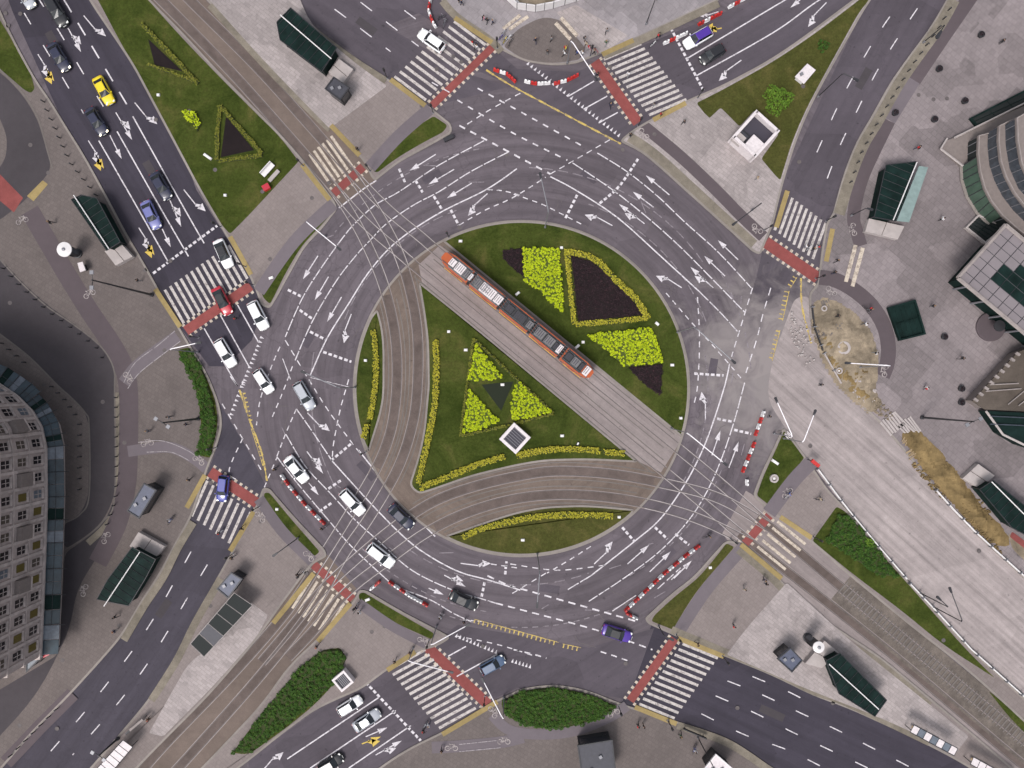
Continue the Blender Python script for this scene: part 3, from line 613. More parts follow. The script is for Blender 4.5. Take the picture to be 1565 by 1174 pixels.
# short lane lines at the mouths
for a in ([(869, 147), (908, 124)], [(892, 167), (928, 147)], [(915, 188), (944, 172)], [(685, 1003), (712, 988)], [(698, 1034), (760, 1000)], [(312, 502), (363, 590)], [(337, 482), (381, 561)], [(363, 466), (395, 523)], [(363, 590), (352, 575)]): line(mk, a, .18)
line(mk, [(432, 548), (444, 580)], .12)
# cross dashes (thick)
for a in ([(882, 298), (863, 336)], [(975, 243), (946, 285), (915, 312)], [(1096, 640), (1121, 645)], [(1122, 657), (1148, 663)], [(1061, 571), (1106, 574)], [(951, 806), (969, 827)], [(1001, 806), (1020, 824)], [(1032, 816), (1053, 833)],
          [(506, 704), (538, 677)], [(502, 747), (523, 733)], [(488, 782), (508, 768)], [(440, 443), (462, 454)], [(458, 474), (477, 487)], [(474, 507), (497, 519)], [(494, 538), (537, 553)], [(610, 258), (620, 281)], [(635, 276), (646, 294)], [(663, 300), (676, 321)], [(689, 321), (701, 344)],
          [(234, 418), (332, 345)], [(1025, 43), (1076, 140)], [(559, 1043), (643, 1132)], [(772, 878), (774, 858)], [(736, 912), (741, 888)]): dashes(mk, a, 5.5, 3, .38)
# road lane lines
dashes(mk, [(37, 20), (66, 69), (97, 121), (128, 174)], 20, 37, start=0); line(mk, [(151, 215), (200, 300), (258, 402)], SOL)
dashes(mk, [(54, -10), (92, 51), (123, 105), (158, 163)], 21, 39, .18, start=3); line(mk, [(179, 201), (235, 300), (288, 392)], SOL)
dashes(mk, [(98, 0), (140, 70), (200, 170)], 22, 19, .22); line(mk, [(203, 178), (271, 300), (312, 372)], SOL)
dashes(mk, [(500, 6), (530, 28), (597, 79)], 22, 27, start=14); dashes(mk, [(540, -5), (600, 41), (640, 71)], 22, 27, start=14); dashes(mk, [(618, 16), (660, 48)], 22, 27)
dashes(mk, [(660, 126), (690, 143)], 11, 9)
line(mk, [(1051, 89), (1200, 0), (1260, -36)], SOL); line(mk, [(1064, 116), (1180, 51), (1239, 9), (1262, -6)], SOL)
dashes(mk, [(1392, -24), (1374, 5), (1344, 49), (1314, 99), (1285, 153), (1260, 207), (1236, 261)], 20, 34, start=5)
dashes(mk, [(1402, 13), (1370, 61), (1338, 113), (1310, 169), (1285, 220), (1263, 276)], 20, 35, start=-0)
dashes(mk, [(292, 843), (264, 894), (235, 945), (202, 995), (166, 1042), (127, 1091), (89, 1135), (50, 1180)], 20, 39, start=0)
dashes(mk, [(317, 863), (287, 913), (257, 964), (225, 1015), (189, 1064), (150, 1110), (111, 1154)], 20, 39, start=0)
line(mk, [(439, 1160), (579, 1066)], SOL); line(mk, [(474, 1174), (605, 1086)], SOL); line(mk, [(533, 1174), (628, 1109)], SOL)
for a in ([(1070, 950), (1130, 980), (1190, 1072), (1190, 1072)],): pass
dashes(mk, [(1110, 1040), (1165, 1062), (1224, 1090), (1278, 1115), (1331, 1142), (1382, 1168), (1440, 1200)], 21, 36, start=2)
dashes(mk, [(1072, 1091), (1138, 1123), (1203, 1116 + 30), (1260, 1174)], 21, 38); dashes(mk, [(1090, 1062), (1150, 1088), (1203, 1115), (1257, 1141), (1310, 1166), (1360, 1190)], 21, 38, start=4)
dashes(mk, [(1150, 1034), (1200, 1055), (1230, 1070)], 21, 38)
dashes(mk, [(399, 718), (337, 613)], 9, 9); dashes(mk, [(371, 670), (350, 720), (366, 735)], 8, 8); dashes(mk, [(404, 745), (423, 700)], 8, 7)
dashes(mk, [(697, 972), (760, 985), (815, 1002)], 8, 8)
mk.build('road_marking', 'paint', kind='structure')
# ghost lines: older markings nearly worn away
gh = MB()
for r_, a0, a1 in ((300, 20, 70), (338, 35, 88), (372, 100, 140), (290, 110, 160), (322, 170, 215), (345, 225, 262), (300, 235, 290), (365, 250, 300), (330, 300, 345), (285, 330, 372), (352, 5, 30)):
    dashes(gh, arc(a0, a1, r_, 20), random.choice((9, 16, 30)), random.choice((7, 10)), .16, z=0.0118)
for _ in range(26):
    a = random.uniform(0, 360); r_ = random.uniform(275, 385); x, y = C[0] + r_ * cos(R(a)), C[1] - r_ * sin(R(a)); b_ = a + 90 + random.uniform(-35, 35); L_ = random.uniform(6, 26)
    line(gh, [(x, y), (x + L_ * cos(R(b_)), y - L_ * sin(R(b_)))], .14, z=0.0117)
gh.build('road_marking', 'paint_ghost', kind='structure')
# sealed cracks and cut repair patches
ck = MB()
for _ in range(46):
    a = random.uniform(0, 2 * pi); r_ = random.uniform(262, 400); x, y = C[0] + r_ * cos(a), C[1] - r_ * sin(a); g = random.uniform(0, 2 * pi); p_ = [(x, y)]
    for q_ in range(random.randint(3, 9)): g += random.uniform(-.6, .6); x += 5 * cos(g); y += 5 * sin(g); p_.append((x, y))
    line(ck, p_, .07, z=0.0112)
ck.build('sealed_crack', 'rail_groove', kind='structure')
for x, y, l_, w_, g in ((660, 270, 30, 12, 28), (900, 270, 26, 10, -35), (470, 520, 22, 14, 60), (560, 720, 34, 11, -48), (840, 900, 30, 12, -8), (1090, 560, 24, 12, 80), (640, 900, 26, 10, -30), (1020, 850, 30, 10, 42), (80, 60, 26, 12, -60), (230, 260, 30, 12, -60), (1320, 120, 34, 12, 60), (250, 930, 30, 12, 56), (1180, 1090, 40, 12, -24), (560, 40, 34, 12, -37)):
    c_, n_ = cos(R(g)), sin(R(g)); q_ = [(x + (a * l_ * c_ - b * w_ * n_) / 2, y - (a * l_ * n_ + b * w_ * c_) / 2) for a, b in ((-1, -1), (1, -1), (1, 1), (-1, 1))]
    sheet('asphalt_patch', q_, 'asphalt_s' if x > 400 and hypot(x - C[0], y - C[1]) < 420 else 'asphalt_service', z=0.0102 + 0.00002 * len(bpy.data.objects) % .0005, round_=False)
# give way teeth
tt = MB()
def teeth(a, b, n, s=1):
    dx, dy = (b[0] - a[0]) / n, (b[1] - a[1]) / n; L = hypot(dx, dy); ux, uy = dx / L, dy / L
    for i in range(n):
        x, y = a[0] + dx * (i + .5), a[1] + dy * (i + .5)
        tt.add([W(x - ux * 1.9, y - uy * 1.9) + Vector((0, 0, .014)), W(x + ux * 1.9, y + uy * 1.9) + Vector((0, 0, .014)), W(x - uy * s * 6.5, y + ux * s * 6.5) + Vector((0, 0, .014))], [(0, 1, 2)])
teeth((803, 97), (947, 211), 26, -1); teeth((368, 590), (399, 512), 12); teeth((350, 636), (371, 580), 8); teeth((694, 973), (760, 1000), 12, -1); teeth((780, 1012), (812, 1022), 6, -1)
tt.build('road_marking', 'paint', kind='structure')
# faint extra wear lines seen on the old surface, and double rails follow below
ye = MB()
for a in ([(743, 107), (780, 130), (860, 173), (949, 220)], [(366, 596), (383, 646), (400, 692), (408, 735)], [(1224, 425), (1226, 470), (1240, 525)]):
    line(ye, a, .16); dashes(ye, a, 14, 9, .3, z=0.0155)
def comb(a, b, s):
    line(ye, [a, b], .12)
    for x, y, g in walk([a, b], 7, 2): ribbon_mb(ye, [(x, y), (x - (b[1] - a[1]) / hypot(b[0] - a[0], b[1] - a[1]) * s, y + (b[0] - a[0]) / hypot(b[0] - a[0], b[1] - a[1]) * s)], .2, .0165)
comb((724, 946), (854, 982), 6); comb((860, 984), (888, 990), 6)
comb((1218, 424), (1208, 440), 6); comb((1206, 445), (1196, 490), 7); comb((1192, 505), (1180, 552), 6); comb((371, 600), (383, 648), -4); comb((384, 655), (402, 712), -4)
ye.build('road_marking', 'paint_yellow', kind='structure')
# arrows
ar = MB()
def arrow(t, h, k='s', mb=None, s=1.0):
    mb = mb or ar; A, B = W(*t), W(*h); d = (B - A); L = d.length; d.normalize(); n = Vector((-d.y, d.x, 0)); z = Vector((0, 0, .0135))
    def tri(p, dr, w_, l_): q = Vector((-dr.y, dr.x, 0)); mb.add([p + dr * l_ + z, p + q * w_ + z, p - q * w_ + z], [(0, 1, 2)])
    def st(p, q, w_): e = (q - p).normalized(); g = Vector((-e.y, e.x, 0)) * w_ / 2; mb.add([p + g + z, p - g + z, q - g + z, q + g + z], [(0, 1, 2, 3)])
    if 's' in k: st(A, A + d * (L - 1.5), .16); tri(A + d * (L - 1.5), d, .40 * s, 1.5)
    if 'l' in k or 'r' in k:
        sg = 1 if 'l' in k else -1
        f = 0.35 if 's' in k else 0.62
        if 's' not in k: st(A, A + d * L * f, .16)
        p = A + d * L * f; e = (d * .75 + n * sg * .66).normalized(); st(p - e * .1, p + e * .75, .42); tri(p + e * .6, (d * 1.0 + n * sg * .15).normalized(), .56 * s, 1.25)
        z = Vector((0, 0, .0140))
for a in [((128, 24), (158, 60), 'l'), ((206, 157), (237, 195), 'l'), ((281, 290), (311, 328), 'l'), ((104, 43), (124, 80), 'sl'), ((177, 172), (202, 214), 'sl'), ((258, 302), (277, 347), 'sl'), ((168, 207), (186, 243), 's'), ((248, 350), (261, 378), 's'), ((58, 83), (76, 112), 'r'), ((135, 215), (154, 245), 'r'), ((212, 348), (230, 376), 'r'),
          ((486, 391), (463, 427), 's'), ((502, 423), (481, 459), 's'), ((522, 454), (500, 492), 's'), ((537, 480), (520, 523), 'l'), ((666, 236), (626, 261), 's'), ((694, 259), (655, 282), 's'), ((721, 280), (683, 303), 's'), ((745, 296), (711, 326), 'l'),
          ((999, 317), (967, 293), 's'), ((1023, 298), (987, 268), 's'), ((985, 342), (946, 312), 'sl'), ((936, 345), (896, 323), 'l'), ((1128, 397), (1097, 367), 's'), ((1108, 422), (1076, 391), 's'), ((1090, 440), (1055, 408), 'sl'), ((1042, 440), (1006, 417), 'l'),
          ((1078, 641), (1078, 600), 'l'), ((1088, 696), (1101, 658), 's'), ((1114, 715), (1129, 675), 's'), ((908, 862), (940, 832), 'l'), ((959, 862), (992, 833), 's'), ((993, 874), (1025, 843), 's'), ((1030, 884), (1057, 857), 's'),
          ((470, 631), (500, 663), 'l'), ((469, 690), (494, 724), 'sl'), ((472, 738), (487, 757), 's'), ((704, 861), (750, 867), 'l'), ((679, 879), (712, 897), 'sl'), ((655, 899), (678, 909), 's'),
          ((559, 1126), (592, 1112), 's'), ((574, 1154), (614, 1132), 'sr'), ((403, 1176), (427, 1148), 'r'), ((1133, 92), (1094, 120), 'l'), ((1263, 4), (1230, 38), 'l'), ((1232, -8), (1208, 12), 's'), ((1098, 18), (1070, 27), 'r')]: arrow(*a)
ar.build('road_marking', 'paint_arrow', kind='structure')
oy = MB()
for a in [((553, 1137), (582, 1126), 'sr'), ((70, 105), (83, 124), 'sr'), ((146, 236), (159, 258), 'sr'), ((224, 370), (236, 390), 'sr'), ((1103, 43), (1080, 48), 'sr')]: arrow(*a, mb=oy, s=1.15)
oy.build('road_marking', 'paint_orange', kind='structure')
# bicycle pictograms (two wheels and a frame) painted on cycle lanes
bp = MB()
def bike_sign(px, py, rot, s=1.0):
    c = W(px, py); z = ZI + .06
    def P(x, y): a = R(rot); return (c.x + (x * cos(a) - y * sin(a)) * s, c.y + (x * sin(a) + y * cos(a)) * s, z)
    for wx in (-.6, .6):
        n = 14; vs = []
        for i in range(n): g = 2 * pi * i / n; vs += [P(wx + .42 * cos(g), .42 * sin(g)), P(wx + .28 * cos(g), .28 * sin(g))]
        bp.add(vs, [(2 * i, 2 * ((i + 1) % n), 2 * ((i + 1) % n) + 1, 2 * i + 1) for i in range(n)])
    for a, b in (((-.6, 0), (0, .0)), ((0, 0), (.45, .6)), ((-.25, .6), (.45, .6)), ((.6, 0), (.45, .7)), ((0, 0), (-.3, .75))):
        e = Vector((b[0] - a[0], b[1] - a[1])).normalized() * .06; z += .0012
        bp.add([P(a[0] - e.y, a[1] + e.x), P(a[0] + e.y, a[1] - e.x), P(b[0] + e.y, b[1] - e.x), P(b[0] - e.y, b[1] + e.x)], [(0, 1, 2, 3)])
for a in [(35, 338, 20), (138, 450, 30), (196, 578, -60), (226, 678, 10), (304, 704, -35), (163, 822, 60), (984, 205, 130), (1157, 350, 140), (1304, 351, 100), (1270, 445, 140), (1352, 567, 80), (398, 790, -50), (472, 850, -45), (647, 980, -30), (753, 1088, -60), (938, 1090, 30), (690, 1143, 0), (1203, 754, 45), (130, 902, 70), (770, 1133, 0)]: bike_sign(*a)
bp.build('cycle_lane_symbol', 'paint_symbol', kind='structure')
edge = MB()
for a in ([(190, 585), (207, 555), (242, 528), (268, 506)], [(212, 676), (250, 674), (290, 690), (308, 705)], [(225, 691), (262, 691), (290, 704)], [(196, 594), (214, 570), (248, 543), (276, 522)], [(702, 1137), (760, 1131)], [(702, 1148), (765, 1142)]): line(edge, a, .12, z=ZI + .055)
edge.build('road_marking', 'paint_dim', kind='structure')

# ---------------------------------------------------------------- tram rails
T1 = [(230, -60), (300, 10), (390, 100), (470, 188), (530, 256), (590, 318), (645, 364), (684, 397), (898, 573), (1010, 664), (1100, 738), (1180, 808), (1280, 893), (1400, 993), (1565, 1130), (1680, 1225)]
T2 = [(190, -55), (264, 18), (355, 112), (440, 207), (497, 272), (555, 338), (610, 386), (655, 424), (862, 594), (980, 692), (1075, 770), (1150, 832), (1250, 910), (1370, 1006), (1540, 1150), (1650, 1240)]
T3 = [(497, 272), (530, 318), (560, 372), (586, 435), (602, 500), (607, 560), (604, 620), (594, 670), (572, 722), (534, 786), (490, 856), (440, 932), (360, 1025), (250, 1140), (190, 1210)]
T4 = [(530, 256), (572, 318), (605, 378), (626, 440), (638, 510), (638, 590), (630, 650), (608, 716), (565, 790), (525, 848), (478, 930), (400, 1030), (285, 1160), (220, 1230)]
T5 = [(1180, 808), (1100, 762), (1010, 738), (930, 724), (850, 720), (790, 728), (720, 745), (660, 768), (600, 808), (540, 858), (490, 905), (440, 965), (400, 1012)]
T6 = [(1150, 832), (1080, 798), (1010, 775), (930, 760), (850, 756), (780, 764), (710, 785), (650, 815), (590, 858), (530, 905), (478, 965), (440, 1005)]
rails = MB(); gro = MB(); rbr = MB()
for T in (T1, T2, T3, T4, T5, T6):
    p = [q for q in catmull(T, k=10)]
    P = [W(x, y) for x, y in p]; n = len(P)
    for s in (-1, 1):
        for mbx, wd, z, off in ((rails, 0.10, 0.0, 0.77), (gro, 0.13, -0.001, 0.66)):
            vs = []
            for i in range(n):
                d = (P[min(i + 1, n - 1)] - P[max(i - 1, 0)]).normalized(); q = Vector((-d.y, d.x, 0)); x = P[i] + q * s * off
                zz = (0.078 if (x - W(*C)).length < 25.9 else 0.022) + z + 0.0004 * (T1, T2, T3, T4, T5, T6).index(T)
                vs += [(x.x + q.x * wd / 2, x.y + q.y * wd / 2, zz), (x.x - q.x * wd / 2, x.y - q.y * wd / 2, zz)]
            quads = [(2 * i, 2 * i + 1, 2 * i + 3, 2 * i + 2) for i in range(n - 1)]
            far = [25.9 < (P[i] - W(*C)).length < 41 for i in range(n - 1)]
            if mbx is rails:
                rails.add(vs, [q_ for q_, f_ in zip(quads, far) if not f_]); rbr.add(vs, [q_ for q_, f_ in zip(quads, far) if f_])
            else: mbx.add(vs, quads)
rbr.build('tram_rail', 'rail_bright', kind='structure'); rails.build('tram_rail', 'rail_steel', kind='structure'); gro.build('tram_rail_groove', 'rail_groove', kind='structure')
bd = MB()
for k_, T in enumerate((T1, T2, T3, T4, T5, T6)):
    p = [a for a in catmull(T, k=8) if (hypot(a[0] - C[0], a[1] - C[1]) < 255 and k_ > 1) or hypot(a[0] - C[0], a[1] - C[1]) > 400]
    segs = [[]]
    for a in p:
        if segs[-1] and hypot(a[0] - segs[-1][-1][0], a[1] - segs[-1][-1][1]) > 60: segs.append([])
        segs[-1].append(a)
    for q in segs:
        if len(q) > 2: ribbon_mb(bd, q, 1.1, (0.0670 if hypot(q[0][0] - C[0], q[0][1] - C[1]) < 260 else 0.0085) + 0.0003 * k_)
bd.build('tram_track_paving', 'tram_worn', kind='structure')
# lighter joints along the tracks between the rails
jm = MB()
for T in (T1, T2, T3, T4, T5, T6):
    p = catmull(T, k=8)
    q = [a for a in p if hypot(a[0] - C[0], a[1] - C[1]) < 250]
    for s in (-13, 13):
        r_ = []
        for i, a in enumerate(q):
            b = q[min(i + 1, len(q) - 1)]; c_ = q[max(i - 1, 0)]; dx, dy = b[0] - c_[0], b[1] - c_[1]; L = hypot(dx, dy) or 1
            r_.append((a[0] - dy / L * s, a[1] + dx / L * s))
        if len(r_) > 2: ribbon_mb(jm, r_, 0.16, 0.0695 + 0.0003 * (T1, T2, T3, T4, T5, T6).index(T))
jm.build('track_joint', 'kerb_dark', kind='structure')
# sleepers in the ballast
sm = MB()
for x, y, a in walk([(1288, 898), (1340, 944), (1400, 993), (1480, 1060), (1600, 1160)], 7): sm.box(*W(x, y)[:2], 0.017, .22, 2.3, 0.05, a)
sm.build('sleeper', 'kerb_dark', kind='structure')
# ---------------------------------------------------------------- object materials
for n_, c_ in (('white', (0.80, 0.80, 0.82)), ('silver', (0.36, 0.38, 0.42)), ('grey', (0.16, 0.17, 0.19)), ('black', (0.012, 0.012, 0.015)), ('navy', (0.016, 0.018, 0.045)), ('blue', (0.04, 0.05, 0.28)),
               ('lavender', (0.14, 0.15, 0.36)), ('yellow', (0.72, 0.55, 0.01)), ('red', (0.42, 0.012, 0.03)), ('purple', (0.06, 0.02, 0.26)), ('slate', (0.07, 0.11, 0.19))):
    simple('car_' + n_, c_, 0.35, 0.0, coat=0.6)
simple('glass_dark', (0.012, 0.016, 0.020), 0.12, spec=0.6)
simple('tyre_rubber', (0.012, 0.012, 0.012), 0.85); simple('rim', (0.35, 0.35, 0.36), 0.4, 0.6)
simple('headlight_glass', (0.75, 0.75, 0.72), 0.15); simple('headlight_lit', (0.9, 0.85, 0.7), 0.2, emit=(1.0, 0.86, 0.6)); simple('taillight_glass', (0.35, 0.01, 0.01), 0.2)
simple('plastic_black', (0.02, 0.02, 0.022), 0.6); simple('number_plate', (0.7, 0.7, 0.68), 0.5)
simple('steel_dark', (0.035, 0.035, 0.04), 0.5, 0.3); simple('steel_white', (0.80, 0.77, 0.80), 0.45); simple('steel_grey', (0.22, 0.22, 0.24), 0.5, 0.3)
simple('tram_orange', (0.40, 0.075, 0.012), 0.35, coat=0.5, var=0.12, scale=1); simple('tram_red', (0.34, 0.03, 0.015), 0.4, coat=0.4, var=0.15, scale=1)
simple('tram_yellow', (0.62, 0.33, 0.03), 0.4); simple('roof_black', (0.025, 0.025, 0.03), 0.6, var=0.3); simple('roof_grey', (0.14, 0.135, 0.14), 0.6, var=0.25)
simple('roof_white', (0.62, 0.57, 0.58), 0.55, var=0.15, scale=3); simple('cable', (0.07, 0.08, 0.09), 0.6)
simple('barrier_red', (0.50, 0.028, 0.025), 0.5, var=0.2); simple('barrier_white', (0.78, 0.77, 0.78), 0.5, var=0.1)
simple('teal_glass', (0.008, 0.020, 0.018), 0.6, var=0.5, scale=0.5, spec=0.08); simple('teal_glass_light', (0.20, 0.27, 0.26), 0.25, var=0.2, scale=1.0)
simple('stairwell_dark', (0.008, 0.012, 0.012), 0.8); simple('blue_roof', (0.075, 0.085, 0.13), 0.5, var=0.2); simple('grey_roof', (0.045, 0.045, 0.058), 0.6, var=0.2)
simple('concrete', (0.38, 0.34, 0.33), 0.85, var=0.15, scale=0.8); simple('white_paint', (0.66, 0.64, 0.64), 0.6, var=0.08); simple('dark_grate', (0.04, 0.035, 0.05), 0.7)
simple('facade_stone', (0.38, 0.32, 0.305), 0.85, var=0.3, scale=0.5); simple('facade_trim', (0.46, 0.395, 0.375), 0.85, var=0.3, scale=0.8)
simple('ledge_trim', (0.27, 0.235, 0.225), 0.85, var=0.2, scale=0.8)
simple('window_dark', (0.010, 0.009, 0.012), 0.2); simple('blind_ochre', (0.10, 0.075, 0.012), 0.7); simple('awning_glass', (0.022, 0.042, 0.058), 0.35, var=0.5, scale=0.6); simple('awning_pale', (0.12, 0.14, 0.17), 0.4, var=0.3)
simple('green_glass', (0.045, 0.075, 0.055), 0.3, var=0.3, scale=0.7); simple('blue_glass', (0.05, 0.06, 0.075), 0.25, var=0.4, scale=1.5); simple('cladding', (0.19, 0.16, 0.15), 0.7, var=0.15)
simple('bark', (0.08, 0.055, 0.035), 0.9); simple('wood', (0.30, 0.22, 0.13), 0.85, var=0.25)
simple('skin', (0.42, 0.25, 0.18), 0.6); simple('hair_dark', (0.02, 0.014, 0.010), 0.8); simple('hair_fair', (0.22, 0.14, 0.07), 0.8)
CL = dict(black=(0.012, 0.012, 0.015), navy=(0.02, 0.025, 0.06), white=(0.70, 0.70, 0.72), grey=(0.18, 0.18, 0.19), red=(0.42, 0.03, 0.03), blue=(0.06, 0.10, 0.32), pink=(0.5, 0.22, 0.28), yellow=(0.6, 0.5, 0.05), brown=(0.09, 0.05, 0.03), green=(0.05, 0.10, 0.05), beige=(0.40, 0.33, 0.24))
for k, v in CL.items(): simple('cloth_' + k, v, 0.9, var=0.1, scale=6)

# ---------------------------------------------------------------- cars
def car_meshes(L, Wd, roof, nose, tail, kind):
    """x forward. roof=(rear base, rear top, front top, front base) of the cabin"""
    h = Wd / 2; xs = [-L/2, -L/2+.06, -L/2+.35, -L/2+.9, -.6, .5, L/2-1.0, L/2-.45, L/2-.12, L/2]
    ws = [.80, .90, .97, 1, 1, 1, .98, .93, .82, .66]; zt = [tail-.25, tail-.06, tail, tail+.02, .93, .93, nose+.1, nose, nose-.12, nose-.3]
    vs = []; fs = []
    for x, w_, z in zip(xs, ws, zt):
        y = h * w_; vs += [(x, s * yy, zz) for s, yy, zz in ((1, y*.9, .22), (1, y, .42), (1, y, z*.72), (1, y*.93, z*.95), (1, y*.62, z+.02), (1, 0, z+.035), (-1, y*.62, z+.02), (-1, y*.93, z*.95), (-1, y, z*.72), (-1, y, .42), (-1, y*.9, .22))]
    k = 11
    for i in range(len(xs) - 1):
        for j in range(k): fs.append((i*k+j, i*k+(j+1) % k, (i+1)*k+(j+1) % k, (i+1)*k+j))
    fs += [tuple(range(k-1, -1, -1)), tuple(range((len(xs)-1)*k, len(xs)*k))]
    b = MB(); b.add(vs, fs); D = {'body': b.mesh('body', 'car_white', True)}
    r0, r1, r2, r3 = roof; zb, zr = .95, 1.44 if kind != 'suv' else 1.62; yb, yr = h*.86, h*.66
    b = MB(); b.add([(r0, yb, zb), (r0, -yb, zb), (r1+.03, -yr, zr-.03), (r1+.03, yr, zr-.03), (r0+.1, 0, zb)], [(0, 1, 2, 3)]); 
    D['rear_window'] = MB().add([(r0, yb*.93, zb), (r0, -yb*.93, zb), (r1+.03, -yr*.94, zr-.02), (r1+.03, yr*.94, zr-.02)], [(0, 1, 2, 3)]).mesh('rear_window', 'glass_dark')
    D['windscreen'] = MB().add([(r3, yb*.93, zb-.02), (r3+.05, 0, zb+.01), (r3, -yb*.93, zb-.02), (r2-.03, -yr*.94, zr-.02), (r2-.03, yr*.94, zr-.02)], [(0, 1, 2, 3, 4)]).mesh('windscreen', 'glass_dark')
    for s, nm in ((1, 'sl'), (-1, 'sr')):
        D[nm] = MB().add([(r0+.12, s*yb, zb), (r3-.12, s*yb, zb), (r2-.08, s*(yr+.01), zr-.05), (r1+.08, s*(yr+.01), zr-.05)], [(0, 1, 2, 3)]).mesh('side_window', 'glass_dark')
    b = MB(); b.prism([(r1, -yr), (r2, -yr), (r2+.06, -yr*.5), (r2+.07, 0), (r2+.06, yr*.5), (r2, yr), (r1, yr), (r1-.05, 0)], zr-.05, zr, top=[(r1+.05, -yr*.86), (r2-.05, -yr*.86), (r2, -yr*.4), (r2+.01, 0), (r2, yr*.4), (r2-.05, yr*.86), (r1+.05, yr*.86), (r1, 0)])
    for s in (-1, 1):
        for p, q in (((r0+.02, s*yb*.97, zb-.02), (r1+.02, s*yr*.98, zr-.03)), ((r3-.02, s*yb*.97, zb-.03), (r2-.02, s*yr*.98, zr-.03))): b.tube([p, q], .05, 4)
    D['roof'] = b.mesh('roof', 'car_white', False)
    wb = MB(); wb.tube([(0, -.11, 0), (0, .11, 0)], .32, 16); D['wheel'] = wb.mesh('wheel', 'tyre_rubber')
    wb = MB(); wb.tube([(0, -.115, 0), (0, .115, 0)], .19, 10); D['rim'] = wb.mesh('rim', 'rim')
    D['mirror'] = MB().box(0, 0, 0, .16, .24, .14).mesh('mirror', 'car_white', bevel=.03)
    D['headlight'] = MB().prism([(0, -.17), (.16, -.12), (.10, .17), (-.16, .17)], 0, .12).mesh('headlight', 'headlight_glass')
    D['taillight'] = MB().box(0, 0, 0, .14, .32, .14).mesh('taillight', 'taillight_glass', bevel=.02)
    D['bumper'] = MB().prism([(-.05, -h*.72), (.05, -h*.5), (.08, 0), (.05, h*.5), (-.05, h*.72), (-.15, h*.7), (-.15, -h*.7)], .25, .46).mesh('bumper', 'plastic_black')
    D['plate'] = MB().box(0, 0, .5, .03, .5, .12).mesh('number_plate', 'number_plate')
    D.update(L=L, h=h, nose=nose, tail=tail, zr=zr, r=roof)
    return D
CARS = {'sedan': car_meshes(4.55, 1.80, (-1.75, -1.0, .35, 1.0), .74, .92, 'sedan'),
        'hatch': car_meshes(4.05, 1.74, (-1.92, -1.55, .30, .95), .76, .93, 'hatch'),
        'estate': car_meshes(4.65, 1.82, (-2.18, -1.85, .30, 1.0), .78, .95, 'estate'),
        'suv': car_meshes(4.65, 1.88, (-2.15, -1.8, .35, 1.05), .88, .97, 'suv')}
def place_mesh(me, nm, parent, loc=(0, 0, 0), rot=(0, 0, 0), mat=None):
    o = bpy.data.objects.new(nm, me); COL.objects.link(o); o.parent = parent; o.location = loc; o.rotation_euler = rot
    if mat: o.material_slots[0].link = 'OBJECT'; o.material_slots[0].material = MATS[mat]
    return o
def car(px, py, hx, hy, kind, col, label, cat='car', roofcol=None, lit=False, s=1.0, nm=None):
    D = CARS[kind]; t = thing(nm or ('parked_car' if False else 'car'), label, cat, W(px, py), atan2(-hy, hx)); t.scale = (s, s, s)
    t['group'] = 'cars on the roads round the roundabout'
    m = 'car_' + col; place_mesh(D['body'], 'body', t, mat=m)
    rf = place_mesh(D['roof'], 'roof', t, mat='car_' + (roofcol or col))
    for k, n_ in (('windscreen', 'windscreen'), ('rear_window', 'rear_window'), ('sl', 'side_window'), ('sr', 'side_window')): place_mesh(D[k], n_, t)
    L, h = D['L'], D['h']
    for x in (-L/2 + .82, L/2 - .85):
        for s_ in (-1, 1): w_ = place_mesh(D['wheel'], 'wheel', t, (x, s_ * (h - .10), .32)); place_mesh(D['rim'], 'rim', w_)
    for s_ in (-1, 1):
        place_mesh(D['mirror'], 'mirror', t, (D['r'][3] - .12, s_ * (h + .08), .88), mat=m)
        place_mesh(D['headlight'], 'headlight', t, (L/2 - .22, s_ * (h * .66), D['nose'] - .18), (0, 0.1, 0 if s_ > 0 else 0), 'headlight_lit' if lit else None)
        place_mesh(D['taillight'], 'taillight', t, (-L/2 + .08, s_ * (h * .66), D['tail'] - .22))
    place_mesh(D['bumper'], 'bumper', t, (L/2 - .02, 0, 0)); place_mesh(D['bumper'], 'bumper', t, (-L/2 + .02, 0, 0), (0, 0, pi))
    place_mesh(D['plate'], 'number_plate', t, (L/2 + .06, 0, 0)); place_mesh(D['plate'], 'number_plate', t, (-L/2 - .06, 0, 0))
    return t
NWd = (.50, .866)
